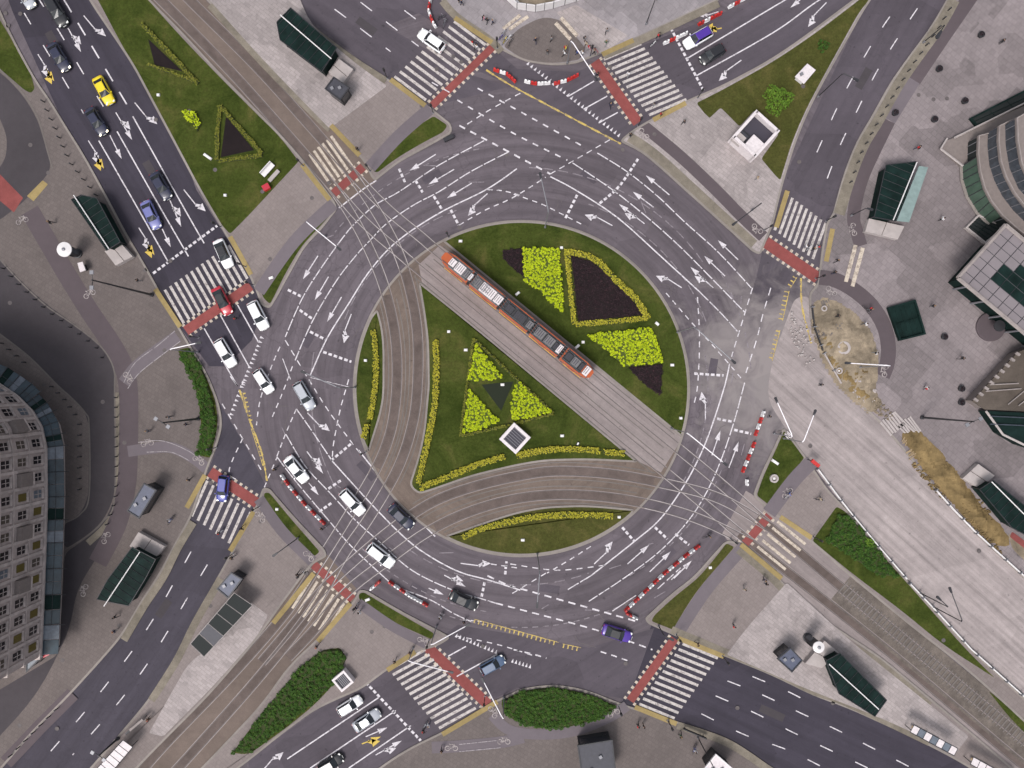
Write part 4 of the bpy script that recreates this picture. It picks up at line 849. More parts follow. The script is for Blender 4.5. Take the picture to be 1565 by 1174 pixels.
CARLIST = [
 (43, -3, *NWd, 'hatch', 'silver', 'silver car cut by the top edge, leftmost lane of the upper left road', dict(lit=True)),
 (90, 21, *NWd, 'estate', 'black', 'long black car with grey windscreen at the top of the upper left road', dict(roofcol='black', s=1.06)),
 (94, 90, *NWd, 'sedan', 'navy', 'dark car with lit headlights and pale bonnet stripe behind the taxi', dict(lit=True, s=1.02)),
 (162, 141, .47, .88, 'sedan', 'yellow', 'bright yellow taxi on the upper left road', dict(cat='taxi', nm='taxi')),
 (151, 188, .52, .85, 'sedan', 'navy', 'dark purple car with lit headlights beside the yellow taxi', dict(lit=True)),
 (249, 286, *NWd, 'sedan', 'navy', 'dark blue car ahead in the lane beside the lavender car', {}),
 (234, 330, .42, .9, 'sedan', 'lavender', 'lavender blue car nearing the upper left zebra crossing', {}),
 (344, 389, .40, .91, 'sedan', 'white', 'white car with a dark glass roof on the end of the zebra crossing', dict(roofcol='black')),
 (342, 461, .45, .89, 'sedan', 'red', 'red car with black roof driving over the red cycle crossing', dict(roofcol='black')),
 (397, 483, .45, .89, 'suv', 'white', 'large white car beside the grass wedge entering the roundabout', {}),
 (347, 540, .50, .86, 'estate', 'white', 'white car beside the upper end of the long left hedge', {}),
 (405, 583, .55, .84, 'hatch', 'white', 'small white car between the left hedge and the silver estate', {}),
 (467, 605, .50, .87, 'estate', 'silver', 'silver estate car on the ring left of the island hedge', {}),
 (455, 717, .62, .79, 'sedan', 'white', 'white saloon beside the lower left barrier run', dict(s=1.02)),
 (540, 767, .67, .74, 'estate', 'white', 'white estate car in the middle lane crossing the tram rails', {}),
 (614, 789, .72, .69, 'sedan', 'navy', 'dark navy car close to the island kerb on the tram rails', {}),
 (583, 848, .78, .62, 'estate', 'white', 'white car on the lower left ring just past the tram rails', dict(s=1.02)),
 (709, 916, .90, .42, 'sedan', 'black', 'black car on the bottom of the ring above the yellow line', {}),
 (942, 966, .93, .30, 'sedan', 'purple', 'purple car with a black roof leaving at the bottom right', dict(roofcol='black', s=1.02)),
 (753, 1014, .87, -.48, 'hatch', 'slate', 'pale blue car waiting beyond the lower zebra crossing', {}),
 (536, 1076, .85, -.53, 'hatch', 'white', 'white car first in the queue on the bottom left road', {}),
 (562, 1098, .84, -.55, 'sedan', 'silver', 'silver car alongside the white one on the bottom left road', {}),
 (507, 1164, .87, -.5, 'hatch', 'black', 'black car at the bottom edge of the bottom left road', {}),
 (343, 746, -.12, .99, 'hatch', 'blue', 'blue car on the red cycle crossing of the left zebra', dict(lit=False)),
 (660, 65, -.82, -.58, 'suv', 'white', 'white car driving over the zebra crossing at the top', dict(s=.97)),
 (1065, 61, -.86, .50, 'estate', 'white', 'white car with purple roof beside the barriers at the top', dict(roofcol='purple')),
 (1087, 86, -.85, .52, 'hatch', 'black', 'black car waiting below the purple roofed one', {}),
]
for px, py, hx, hy, kind, col, lab, kw in CARLIST: car(px, py, hx, hy, kind, col, lab, **kw)

# ---------------------------------------------------------------- tram
def make_tram(x0, y0, x1, y1):
    A, B = W(x0, y0, 0), W(x1, y1, 0); L = (B - A).length; a = atan2(B.y - A.y, B.x - A.x)
    t = thing('tram', 'long orange articulated tram crossing the island on the diagonal track', 'tram', ((A.x + B.x) / 2, (A.y + B.y) / 2, 0.08), a)
    n = 5; g = .5; hw = 1.18; seg = (L - g * (n - 1)) / n
    for i in range(n):
        xa = -L/2 + i * (seg + g); xb = xa + seg
        def outline(w_, nose):
            p = []
            if i == 0: p += [(xa + nose, w_), (xa + nose*.35, w_*.8), (xa, w_*.42), (xa, -w_*.42), (xa + nose*.35, -w_*.8), (xa + nose, -w_)]
            else: p += [(xa, w_), (xa, -w_)]
            if i == n-1: p += [(xb - nose, -w_), (xb - nose*.35, -w_*.8), (xb, -w_*.42), (xb, w_*.42), (xb - nose*.35, w_*.8), (xb - nose, w_)]
            else: p += [(xb, -w_), (xb, w_)]
            return ccw(p)
        o0 = outline(hw, 1.5); m = MB(); m.prism(o0, .25, .9); m.prism(o0, .9, 2.0); m.prism(o0, 2.0, 3.05, top=[(x, y*.92) for x, y in o0])
        ca = m.build('carriage', 'tram_orange', t)
        for s in (-1, 1):
            m = MB(); m.add([(xa + (1.6 if i == 0 else .3), s*(hw+.012), 1.15), (xb - (1.6 if i == n-1 else .3), s*(hw+.012), 1.15), (xb - (1.6 if i == n-1 else .3), s*(hw+.012), 1.98), (xa + (1.6 if i == 0 else .3), s*(hw+.012), 1.98)], [(0, 1, 2, 3)]); m.build('side_window', 'glass_dark', ca)
            m = MB(); m.box((xa+xb)/2, s*(hw+.03), .28, seg - (1.8 if i in (0, n-1) else .1), .06, .3); m.build('skirt', 'tram_yellow', ca)
            if i in (1, 3, 0, 4): m = MB(); m.box((xa+xb)/2 + (.3 if i < 2 else -.3), s*(hw+.02), .4, 1.3, .03, 1.7); m.build('door', 'tram_red', ca)
        # roof deck and equipment
        m = MB(); m.box((xa+xb)/2 + (.7 if i == 0 else -.7 if i == n-1 else 0), 0, 3.05, seg - (1.9 if i in (0, n-1) else .1), 1.86, .08); m.build('roof_deck', 'roof_black' if i >= 2 else 'roof_grey', t)
        if i == 0: boxes = [(1.9, 1.0, 1.15, 'roof_white'), (3.3, 1.5, 1.45, 'roof_white'), (4.5, .8, 1.3, 'roof_grey'), (5.3, .5, 1.1, 'roof_white')]
        elif i == 1: boxes = [(1.0, .8, 1.4, 'roof_grey'), (2.8, 2.6, 1.55, 'roof_white'), (4.8, 1.2, 1.4, 'roof_white')]
        elif i == 2: boxes = [(1.2, 1.3, 1.2, 'roof_black'), (3.2, 2.0, 1.4, 'roof_black'), (5.0, .9, 1.2, 'roof_grey')]
        elif i == 3: boxes = [(1.2, 1.6, 1.4, 'roof_grey'), (3.0, 1.6, 1.4, 'roof_grey'), (4.9, .7, 1.4, 'roof_white'), (4.1, .5, 1.2, 'roof_black')]
        else: boxes = [(.9, 1.0, 1.2, 'roof_black'), (2.2, 1.3, 1.3, 'roof_grey'), (3.3, .7, 1.3, 'roof_black'), (4.3, .9, 1.5, 'roof_white')]
        for bx, bl, bw, bm_ in boxes:
            m = MB(); m.box(xa + bx, 0, 3.13, bl, bw, .32, taper=.94); bo = m.build('roof_unit', bm_, t, bevel=.04)
            m = MB()
            for q in range(max(2, int(bl / .35))): m.box(xa + bx - bl/2 + .2 + q * .33, 0, 3.452, .1, bw * .7, .02)
            m.build('vent', 'dark_grate' if bm_ != 'roof_white' else 'roof_grey', bo)
        m = MB()
        for q in (-.72, .72): m.tube([(xa + .4, q, 3.2), (xb - .4, q, 3.2)], .05, 6)
        m.build('cable_duct', 'cable', t)
        if i < n-1:
            m = MB(); 
            for q in range(4): m.box(xb + g * (q + .5) / 4, 0, .4, g / 6, 2.0 + .12 * (q % 2), 2.6)
            m.build('bellows', 'plastic_black', t)
            m = MB()
            for q in (-.8, -.4, .1, .5, .85): m.tube([(xb - .5, q, 3.2), (xb + g/2, q + .12, 3.42), (xb + g + .5, q, 3.2)], .05, 5)
            m.build('cable', 'cable', t)
    # windscreens and pantograph
    for s in (-1, 1):
        m = MB(); x = s * L / 2
        m.add([(x - s*.95, -.95, 2.9), (x - s*.95, .95, 2.9), (x - s*.02, .48, 1.3), (x - s*.02, -.48, 1.3)], [(0, 1, 2, 3)]); m.build('windscreen', 'glass_dark', t)
        for q in (-.42, .42): mm = MB(); mm.tube([(x, q, .75), (x + s*.06, q, .75)], .12, 10); mm.build('headlight', 'headlight_glass', t)
    m = MB(); px_ = -L/2 + seg * 1.5 + g
    for q in (-.5, .5): m.tube([(px_ - .9, q, 3.5), (px_ + .5, q*.6, 4.3), (px_ - .3, q*.5, 5.3)], .035, 6)
    for q in (-.12, .12): m.tube([(px_ - .3 + q, -.85, 5.3), (px_ - .3 + q, .85, 5.3)], .03, 6)
    m.tube([(px_ - .9, -.55, 3.5), (px_ - .9, .55, 3.5)], .05, 6); m.build('pantograph', 'steel_grey', t)
    for x in [-L/2 + seg * (q + .5) + g * q for q in (0, 2, 4)]:
        for dx in (-.9, .9):
            m = MB()
            for s in (-1, 1): m.tube([(x + dx, s*.68, .33), (x + dx, s*.8, .33)], .33, 14)
            m.build('wheel_set', 'tyre_rubber', t)
make_tram(680, 395, 901, 574)

# ---------------------------------------------------------------- red and white road barriers
def barrier_mesh(mat):
    b = MB(); b.prism([(-.47, -.22), (.47, -.22), (.47, .22), (-.47, .22)], 0, .12); b.prism([(-.47, -.2), (.47, -.2), (.47, .2), (-.47, .2)], .12, .8, top=[(-.45, -.1), (.45, -.1), (.45, .1), (-.45, .1)])
    b.tube([(.47, 0, .3), (.53, 0, .3)], .06, 8); return b.mesh('barrier_body', mat, bevel=.025)
BM = {'red': barrier_mesh('barrier_red'), 'white': barrier_mesh('barrier_white')}
CAP = MB().box(0, 0, .80, .24, .12, .03).mesh('filler_cap', 'plastic_black')
FOOT = {k: MB().box(-.3, 0, .0, .18, .5, .07).box(.3, 0, 0, .18, .5, .07).mesh('foot', 'plastic_black') for k in ('a',)}['a']
def barriers(pts, where, first='red', step=10.2, seq=None):
    for i, (x, y, a) in enumerate(walk(pts, step, step / 2)):
        c = (seq[i % len(seq)] if seq else (first if i % 2 == 0 else ('white' if first == 'red' else 'red')))
        c = {'r': 'red', 'w': 'white'}.get(c, c)
        t = thing('road_barrier', '%s plastic barrier %s' % (c, where), 'barrier', W(x, y), a + random.uniform(-.05, .05), 'red and white barriers ' + where)
        place_mesh(BM[c], 'barrier_body', t); place_mesh(CAP, 'filler_cap', t); place_mesh(FOOT, 'foot', t)
barriers([(659, -4), (655, 16), (662, 36), (670, 48)], 'in the short run left of the top zebra crossing', 'white')
barriers([(754, 107), (775, 114), (788, 126)], 'in the leftmost group under the round top plaza', seq='rwr')
barriers([(801, 125), (820, 129), (838, 128)], 'in the middle group under the round top plaza', seq='wrw')
barriers([(846, 129), (866, 124), (884, 115)], 'in the rightmost group under the round top plaza', seq='rwr')
barriers([(1013, 68), (1046, 53)], 'just left of the purple roofed car', seq='wrw')
barriers([(1066, 39), (1098, 23)], 'just above the purple roofed car', seq='rwr')
barriers([(1112, 13), (1146, -6)], 'at the top edge of the upper right road', seq='wrw')
barriers([(1167, 628), (1152, 670)], 'in the upper run left of the right grass wedge', 'white')
barriers([(1153, 675), (1134, 722)], 'in the lower run left of the right grass wedge', 'red')
barriers([(1141, 732), (1141, 743)], 'alone by the tram rails on the right', 'white')
barriers([(1069, 833), (1050, 847), (1015, 876), (1000, 890), (953, 935)], 'in the long run beside the lower right grass strip', 'red')
barriers([(956, 936), (977, 947)], 'at the foot of the lower right run', seq='rw')
barriers([(430, 725), (444, 744), (466, 770), (494, 798)], 'in the run beside the lower left grass strip', 'white')
barriers([(566, 901), (582, 887)], 'at the head of the bottom run', seq='wr')
barriers([(594, 888), (625, 909), (659, 928)], 'in the bottom run above the thin grass strip', seq='rwrw ww'.replace(' ', ''))

# ---------------------------------------------------------------- hedges, beds, bushes
def inside(p, x, y):
    c = False; n = len(p)
    for i in range(n):
        x1, y1 = p[i]; x2, y2 = p[(i + 1) % n]
        if (y1 > y) != (y2 > y) and x < (x2 - x1) * (y - y1) / (y2 - y1) + x1: c = not c
    return c
def leaf(mb, x, y, z, s, mi=0, flat=.7):
    a = random.uniform(0, 2 * pi); t = random.uniform(-flat, flat); u = random.uniform(-flat, flat)
    ax = Vector((cos(a), sin(a), t)) * s; ay = Vector((-sin(a), cos(a), u)) * s * random.uniform(.5, .9); c = Vector((x, y, z))
    mb.add([c - ax, c - ay * .8, c + ax, c + ay * .8], [(0, 1, 2, 3)], mi)
def bed(name, label, cat, pts_px, mat, hgt, s, dens, group=None, base=.14, gap=.25, under='under_hedge', clump=.5, plants=0):
    P = ccw([tuple(W(x, y)[:2]) for x, y in pts_px]); xs = [p[0] for p in P]; ys = [p[1] for p in P]
    c = (sum(xs) / len(xs), sum(ys) / len(ys)); P = [(x - c[0], y - c[1]) for x, y in P]
    t = thing(name, label, cat, (c[0], c[1], base), 0, group)
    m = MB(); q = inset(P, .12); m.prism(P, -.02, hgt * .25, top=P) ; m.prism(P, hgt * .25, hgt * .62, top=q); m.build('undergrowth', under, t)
    m = MB(); A = abs(area2(P)) / 2; n = int(A * dens); x0, x1, y0, y1 = min(p[0] for p in P), max(p[0] for p in P), min(p[1] for p in P), max(p[1] for p in P)
    k = 0; tries = 0
    seeds = [(random.uniform(x0, x1), random.uniform(y0, y1), random.uniform(.25, .55)) for _ in range(int((x1 - x0) * (y1 - y0) * gap))]
    if plants:
        cs = []; tries = 0
        while tries < A * 60:
            tries += 1; x, y = random.uniform(x0, x1), random.uniform(y0, y1)
            if inside(P, x, y) and all((x - a) ** 2 + (y - b) ** 2 > (plants * .8) ** 2 for a, b, _ in cs) and random.random() < .9: cs.append((x, y, plants * random.uniform(.5, .78)))
        for a, b, r_ in cs:
            hh = hgt * random.uniform(.7, 1.15)
            for _ in range(int(26 * (r_ / .3) ** 2) + 6):
                g = random.uniform(0, 2 * pi); q_ = random.random() ** .55; leaf(m, a + r_ * q_ * cos(g), b + r_ * q_ * sin(g), hh * (.45 + .55 * (1 - q_ * q_) ** .5) * random.uniform(.9, 1.05), s * random.uniform(.5, 1.1))
        n = 0
    while k < n and tries < n * 12:
        tries += 1; x, y = random.uniform(x0, x1), random.uniform(y0, y1)
        if not inside(P, x, y): continue
        if gap and any((x - a) ** 2 + (y - b) ** 2 < (r * .45) ** 2 for a, b, r in seeds) and random.random() < .85: k += .3; continue
        k += 1; hz = hgt * (.62 + .38 * (0.5 + .5 * sin(x * 5.1 + 1.7 * sin(y * 3.3)) * sin(y * 4.7 + 2.1 * sin(x * 2.9))))
        leaf(m, x + random.gauss(0, .04), y + random.gauss(0, .04), hz * random.uniform(.85, 1.1), s * random.uniform(.6, 1.25))
    m.build('foliage', mat, t); return t
def offset_line(pts, wd):
    """outline of a strip: pts px, wd px"""
    p = catmull(pts, k=6) if len(pts) > 2 else [(pts[0][0] + (pts[1][0] - pts[0][0]) * i / 6, pts[0][1] + (pts[1][1] - pts[0][1]) * i / 6) for i in range(7)]
    l, r = [], []
    for i in range(len(p)):
        a, b = p[max(i - 1, 0)], p[min(i + 1, len(p) - 1)]; dx, dy = b[0] - a[0], b[1] - a[1]; L = hypot(dx, dy) or 1
        w_ = wd * .5 * random.uniform(.86, 1.12); l.append((p[i][0] - dy / L * w_, p[i][1] + dx / L * w_)); r.append((p[i][0] + dy / L * w_, p[i][1] - dx / L * w_))
    return l + r[::-1]
def hedge(label, pts, wd=9, mat='hedge_leaf', group='low clipped hedges on the roundabout island', h=.45, s=.13, dens=70): return bed('hedge', label, 'hedge', offset_line(pts, wd), mat, h, s, dens, group, gap=0)
LB = dict(hgt=.6, s=.13, dens=42, group='lime green shrub beds on the island', gap=.9, plants=.38, under='lime_under')
bed('shrub_bed', 'lime green shrub bed with a pointed lower end beside the tram', 'shrub bed', [(800, 379), (853, 381), (857, 420), (861, 478), (840, 462), (824, 443), (801, 431)], 'lime_leaf', **LB)
bed('shrub_bed', 'lime green shrub bed right of the tram below the hedged dark bed', 'shrub bed', [(898, 513), (925, 508), (995, 501), (1004, 525), (1011, 553), (954, 560), (930, 538)], 'lime_leaf', **LB)
bed('shrub_bed', 'lime shrubs at the top point of the hedged triangle', 'shrub bed', [(728, 526), (768, 576), (750, 580), (716, 582)], 'lime_leaf', .55, .13, 40, 'lime green shrub beds on the island', gap=1.4, plants=.38, under='lime_under')
bed('shrub_bed', 'lime shrubs at the lower left corner of the hedged triangle', 'shrub bed', [(716, 595), (762, 642), (745, 652), (708, 662)], 'lime_leaf', .55, .13, 40, 'lime green shrub beds on the island', gap=1.4, plants=.38, under='lime_under')
bed('shrub_bed', 'lime shrubs at the right corner of the hedged triangle', 'shrub bed', [(790, 580), (842, 630), (784, 642), (780, 625)], 'lime_leaf', .55, .13, 40, 'lime green shrub beds on the island', gap=1.4, plants=.38, under='lime_under')
sheet('bare_soil', [(736, 588), (785, 583), (766, 628)], 'soil_green', r=1, z=.155)
DB = dict(hgt=.25, plants=.42, s=.10, dens=26, group='dark purple planted beds on the island', under='soil')
bed('flower_bed', 'dark purple bed left of the upper lime shrub bed', 'flower bed', [(768, 384), (798, 379), (801, 424), (786, 412), (770, 396)], 'purple_leaf', **DB)
bed('flower_bed', 'large dark purple quarter shaped bed framed by a yellow hedge', 'flower bed', [(873, 391), (903, 400), (933, 423), (964, 454), (982, 481), (884, 492)], 'purple_leaf', **DB)
bed('flower_bed', 'dark purple bed below the lower lime shrub bed', 'flower bed', [(960, 562), (1012, 556), (1009, 603), (990, 592)], 'purple_leaf', **DB)
hedge('curved yellow hedge along the outer side of the quarter bed', [(862, 386), (885, 388), (913, 400), (944, 432), (970, 456), (990, 488)])
hedge('straight yellow hedge on the left side of the quarter bed', [(866, 386), (871, 440), (877, 496)], 8)
hedge('straight yellow hedge on the lower side of the quarter bed', [(880, 496), (930, 492), (986, 487)], 8)
hedge('long narrow hedge down the left side of the central grass triangle', [(666, 520), (667, 560), (666, 600), (662, 635), (652, 682), (640, 738)], 9)
hedge('long curved hedge along the bottom of the central grass triangle', [(642, 745), (668, 735), (697, 723), (735, 708), (772, 697)], 9)
hedge('curved hedge right of the white square vent', [(790, 696), (831, 688), (877, 686), (917, 689)], 9)
hedge('very short hedge at the right tip of the central grass triangle', [(922, 690), (954, 693)], 9)
hedge('long hedge on the narrow grass strip west of the tram curve', [(571, 505), (575, 545), (574, 590), (566, 641)], 8)
hedge('very short hedge at the lower end of the western strip', [(562, 648), (556, 670)], 9)
hedge('curved yellow hedge on the bottom grass strip of the island', [(707, 821), (735, 808), (790, 794), (831, 788), (882, 786), (936, 788)], 9)
hedge('thin hedge edging the left side of the lime triangle', [(724, 518), (716, 575), (704, 666)], 4, 'hedge_dull')
hedge('thin hedge edging the slanting right side of the lime triangle', [(724, 518), (785, 575), (846, 631)], 4, 'hedge_dull')
hedge('thin hedge edging the bottom of the lime triangle', [(706, 666), (775, 650), (846, 632)], 4, 'hedge_dull')
G2 = 'thin hedges round the soil triangles on the upper left green'
sheet('bare_soil', [(227, 60), (280, 110), (237, 100)], 'soil', r=1); sheet('bare_soil', [(346, 178), (389, 230), (338, 241)], 'soil', r=1)
hedge('thin dull hedge slanting along the upper soil triangle', [(218, 38), (262, 84), (304, 129)], 6, 'hedge_dull', G2)
hedge('thin dull hedge below the upper soil triangle', [(228, 100), (262, 112), (300, 126)], 4, 'hedge_dull', G2)
hedge('upright thin hedge left of the lower soil triangle', [(338, 162), (334, 205), (333, 246)], 6, 'hedge_dull', G2)
hedge('thin hedge slanting right of the lower soil triangle', [(340, 166), (372, 202), (402, 236)], 6, 'hedge_dull', G2)
hedge('thin hedge under the lower soil triangle', [(336, 247), (368, 243), (402, 238)], 6, 'hedge_dull', G2)
bed('shrub', 'ragged lime shrub on the upper left green between the two soil triangles', 'shrub', [(280, 168), (300, 173), (309, 190), (303, 202), (296, 190), (284, 183)], 'lime_leaf', .6, .17, 38, gap=2.5)
SH = dict(mat='shrub_leaf', hgt=.65, s=.15, dens=34, gap=.2, base=.12, plants=.55)
bed('hedge', 'long dark green hedge curving along the left kerb of the ring', 'hedge', offset_line([(282, 537), (302, 572), (316, 615), (320, 650), (312, 694)], 19), group=None, **SH)
bed('hedge', 'dark green oval shrub bed at the bottom of the photo', 'hedge', [(768, 1070), (800, 1055), (844, 1050), (900, 1061), (942, 1080), (910, 1100), (850, 1112), (800, 1106), (774, 1090)], group=None, **SH)
bed('hedge', 'dark green elongated shrub mass beside the bottom left road', 'hedge', [(358, 1148), (400, 1092), (460, 1018), (495, 993), (520, 992), (530, 1006), (512, 1040), (478, 1074), (430, 1112), (380, 1150)], group=None, **SH)
bed('hedge', 'bushy green shrubs on the wedge beside the building site road', 'hedge', [(1282, 785), (1300, 792), (1338, 838), (1372, 880), (1340, 878), (1300, 850), (1262, 826)], group=None, **SH)
def bush(label, px, py, r, mat='bush_leaf'):
    t = thing('bush', label, 'bush', (*W(px, py)[:2], .12)); m = MB()
    for _ in range(int(r * r * 150)):
        a, b = random.uniform(0, 2*pi), random.random() ** .5; z = (1 - b*b) ** .5
        lob = 1 + .18 * sin(3*a + 1) + .12 * sin(7*a); leaf(m, r*b*cos(a)*lob, r*b*sin(a)*lob, r*.75*z*random.uniform(.75, 1.1) + .15, .17)
    m.build('foliage', mat, t)
    m = MB()
    for a in range(6): m.tube([(0, 0, 0), (.4*r*cos(a), .4*r*sin(a), r*.4), (.7*r*cos(a+.2), .7*r*sin(a+.2), r*.6)], .05, 5, r2=.02)
    m.build('stem', 'bark', t)
bush('round bright green bush on the upper right grass triangle', 1186, 155, 2.1)
bush('small dark bush on the upper right grass near the road', 1256, 72, .9, 'shrub_leaf')
bush('small bush on the site wedge just below the shrubs', 1325, 828, .8)
# ---------------------------------------------------------------- street lamps and masts
def lamp(base, head, h, label, col='steel_white', top=None, r=.095, nm='street_lamp', head_s=1.0):
    """base: foot on the ground, or top: the pole's upper end seen at height h"""
    B = W(*base) if base else Vector((*W(*top, h)[:2], 0)); Hd = W(*head, h)
    d = Vector((Hd.x - B.x, Hd.y - B.y, 0)); L = d.length; t = thing(nm, label, 'street lamp', (B.x, B.y, .12), atan2(d.y, d.x), 'street lamps')
    h = h - .12
    m = MB(); m.lathe([(.16, 0), (.16, .5), (.11, .6)], seg=10); m.build('base', 'steel_grey', t)
    m = MB(); m.tube([(0, 0, .5), (0, 0, h * .96)], .085, 8, r2=.06); m.build('pole', 'steel_grey' if col == 'steel_white' else col, t, smooth=False)
    m = MB(); m.tube([(0, 0, h * .95), (L * .08, 0, h - .05), (L * .3, 0, h), (L - .3, 0, h + .1)], r * .9, 8, r2=r * .7); m.build('arm', col, t)
    m = MB(); k = head_s; m.prism([(L - .5*k, -.12*k), (L + .3*k, -.2*k), (L + .45*k, 0), (L + .3*k, .2*k), (L - .5*k, .12*k)], h - .02, h + .16); hd = m.build('lamp_head', 'steel_dark', t, bevel=.03)
    m = MB(); m.box(L + .05, 0, h - .05, .55*k, .26*k, .04); m.build('lens', 'headlight_glass', hd)
    return t
lamp((833, 348), (826, 268), 11, 'double height pale lamp on the top rim of the island', 'steel_grey')
lamp((821, 846), (821, 925), 11, 'pale lamp on the bottom rim of the island reaching over the ring', 'steel_grey')
lamp((543, 592), (464, 569), 11, 'pale lamp on the left rim of the island beside the hedge strip', 'steel_grey')
lamp((1035, 508), (1121, 553), 11, 'pale lamp on the right rim of the island', 'steel_grey')
lamp(None, (518, 380), 11, 'white lamp arching from the left grass wedge over the ring', top=(467, 338))
lamp(None, (1108, 709), 11, 'white lamp crossing the right side of the ring by the tram rails', top=(1051, 662))
lamp(None, (304, 524), 10, 'short white lamp at the upper end of the long left hedge', top=(258, 534))
lamp(None, (911, 120), 8, 'white lamp on the round top plaza', top=(873, 61))
lamp(None, (1295, 555), 10, 'white lamp over the sand heap of the building site', top=(1363, 559))
lamp(None, (1186, 611), 8, 'white lamp at the tip of the right grass wedge', top=(1212, 668))
lamp(None, (1245, 630), 8, 'white lamp leaning over the building site road', top=(1228, 676))
lamp(None, (715, 955), 9, 'white lamp over the mouth of the bottom left road', top=(658, 987))
lamp(None, (738, 1039), 8, 'white lamp left of the oval shrub bed', top=(769, 1100))
lamp(None, (689, 1027), 6, 'thin white lamp above the lower zebra crossing', top=(624, 1011))
lamp((1249, 149), (1308, 122), 9, 'dark curved lamp on the edge of the upper right grass', 'steel_dark')
lamp((1410, 66), (1434, 54), 6, 'short dark lamp with a wide white head on the right cycle lane', 'steel_dark', head_s=1.5)
lamp((1424, 926), (1452, 901), 8, 'dark lamp at the left edge of the building site road', 'steel_dark')
lamp((1404, 905), (1434, 914), 8, 'thin dark lamp just above the other dark one on the site edge', 'steel_dark')
lamp((987, 38), (1004, -4), 9, 'dark lamp at the kerb of the upper right road', 'steel_dark')
lamp((1066, 1126), (1094, 1180), 9, 'dark lamp at the bottom edge right of the dark kiosk', 'steel_dark')
lamp((1006, 956), (1026, 977), 5, 'short dark lamp at the foot of the lower right grass strip', 'steel_dark')
lamp((456, 822), (420, 848), 5, 'short dark lamp on the lower left grass strip', 'steel_dark')
lamp((1148, 322), (1122, 342), 5, 'short dark lamp on the upper right cycle lane', 'steel_dark')
lamp((1300, 330), (1330, 320), 5, 'short dark lamp on the cycle lane by the right glass shelter', 'steel_dark')
def mast(base, h, label, side):
    B = W(*base); t = thing('lighting_mast', label, 'mast', (B.x, B.y, .12), side, 'tall dark masts')
    m = MB(); m.lathe([(.3, 0), (.3, .35), (.2, .45)], seg=12); m.build('base', 'steel_dark', t)
    m = MB(); m.tube([(0, 0, .4), (0, 0, h)], .17, 10, r2=.09); m.build('pole', 'steel_dark', t)
    for s in (-1, 1):
        m = MB(); m.tube([(0, 0, h - .3), (0, s * .9, h)], .05, 6); a = m.build('arm', 'steel_dark', t)
        m = MB(); m.box(0, s * 1.0, h - .08, .5, .5, .16); m.build('floodlight', 'steel_grey', a)
mast((233, 451), 16.5, 'very tall dark mast near the left corner of the upper left zebra', 0)
mast((304, 640), 12, 'tall dark mast beside the long left hedge', 1)
mast((1408, 638), 13, 'tall dark mast on the paving right of the building site', 2)
mast((181, 1128), 5.5, 'dark leaning post near the white shelter at bottom left', 1)
# ---------------------------------------------------------------- traffic lights
TL = [((592, 120), 'left end of the top left zebra crossing'), ((662, 173), 'top of the upper left grass wedge'), ((760, 74), 'right end of the top left zebra crossing'), ((902, 86), 'left end of the top right zebra crossing'), ((975, 193), 'lower end of the top right cycle crossing'), ((1066, 150), 'kerb by the top right stop line'),
      ((1168, 352), 'left end of the right zebra crossing'), ((1262, 338), 'right end of the right zebra crossing'), ((1246, 426), 'right end of the right cycle crossing'), ((376, 408), 'right side of the upper left zebra crossing'), ((388, 436), 'right end of the upper left cycle crossing'), ((338, 347), 'kerb at the upper left stop line'),
      ((304, 516), 'left end of the upper left cycle crossing'), ((331, 684), 'lower end of the long left hedge'), ((397, 774), 'right end of the left cycle crossing'), ((357, 846), 'lower corner of the left zebra crossing'), ((464, 874), 'left end of the lower left tram crossing'), ((547, 922), 'right end of the lower left tram crossing'),
      ((656, 978), 'upper end of the bottom left cycle crossing'), ((741, 1064), 'lower end of the bottom left cycle crossing'), ((945, 1078), 'lower end of the bottom right cycle crossing'), ((1033, 969), 'upper end of the bottom right cycle crossing'), ((1104, 1002), 'upper corner of the bottom right zebra'), ((1021, 1100), 'lower corner of the bottom right zebra'),
      ((1116, 823), 'tip of the lower right grass strip'), ((1242, 820), 'right corner of the right tram crossing'), ((566, 262), 'right end of the upper tram crossing'), ((464, 254), 'left end of the upper tram crossing'), ((559, 691), 'lower tip of the western grass strip'), ((686, 363), 'top left tip of the round island grass')]
t0 = thing('traffic_light', 'x', 'traffic light'); m = MB(); m.tube([(0, 0, 0), (0, 0, 3.1)], .07, 8, r2=.055); m.build('pole', 'steel_dark', t0)
m = MB(); m.box(.16, 0, 2.3, .22, .32, .95); hd = m.build('signal_head', 'plastic_black', t0, bevel=.04)
for k_, z_ in (('car_red', 3.08), ('cloth_beige', 2.78), ('bush_leaf', 2.48)): m = MB(); m.tube([(.27, 0, z_), (.3, 0, z_)], .1, 10); m.build('lens', k_, hd)
m = MB(); m.lathe([(.14, 0), (.14, .06)], seg=10); m.build('base_plate', 'steel_grey', t0)
for i, (p, w_) in enumerate(TL):
    a = atan2(-(C[1] - p[1]), C[0] - p[0]) + pi; z_ = .14 if i > 27 else .12
    if i == 0: q = t0; q.location = (*W(*p)[:2], z_); q.rotation_euler = (0, 0, a)
    else: q = dup(t0, (*W(*p)[:2], z_), a)
    q['label'] = 'slim dark traffic light at the ' + w_; q['group'] = 'traffic lights'
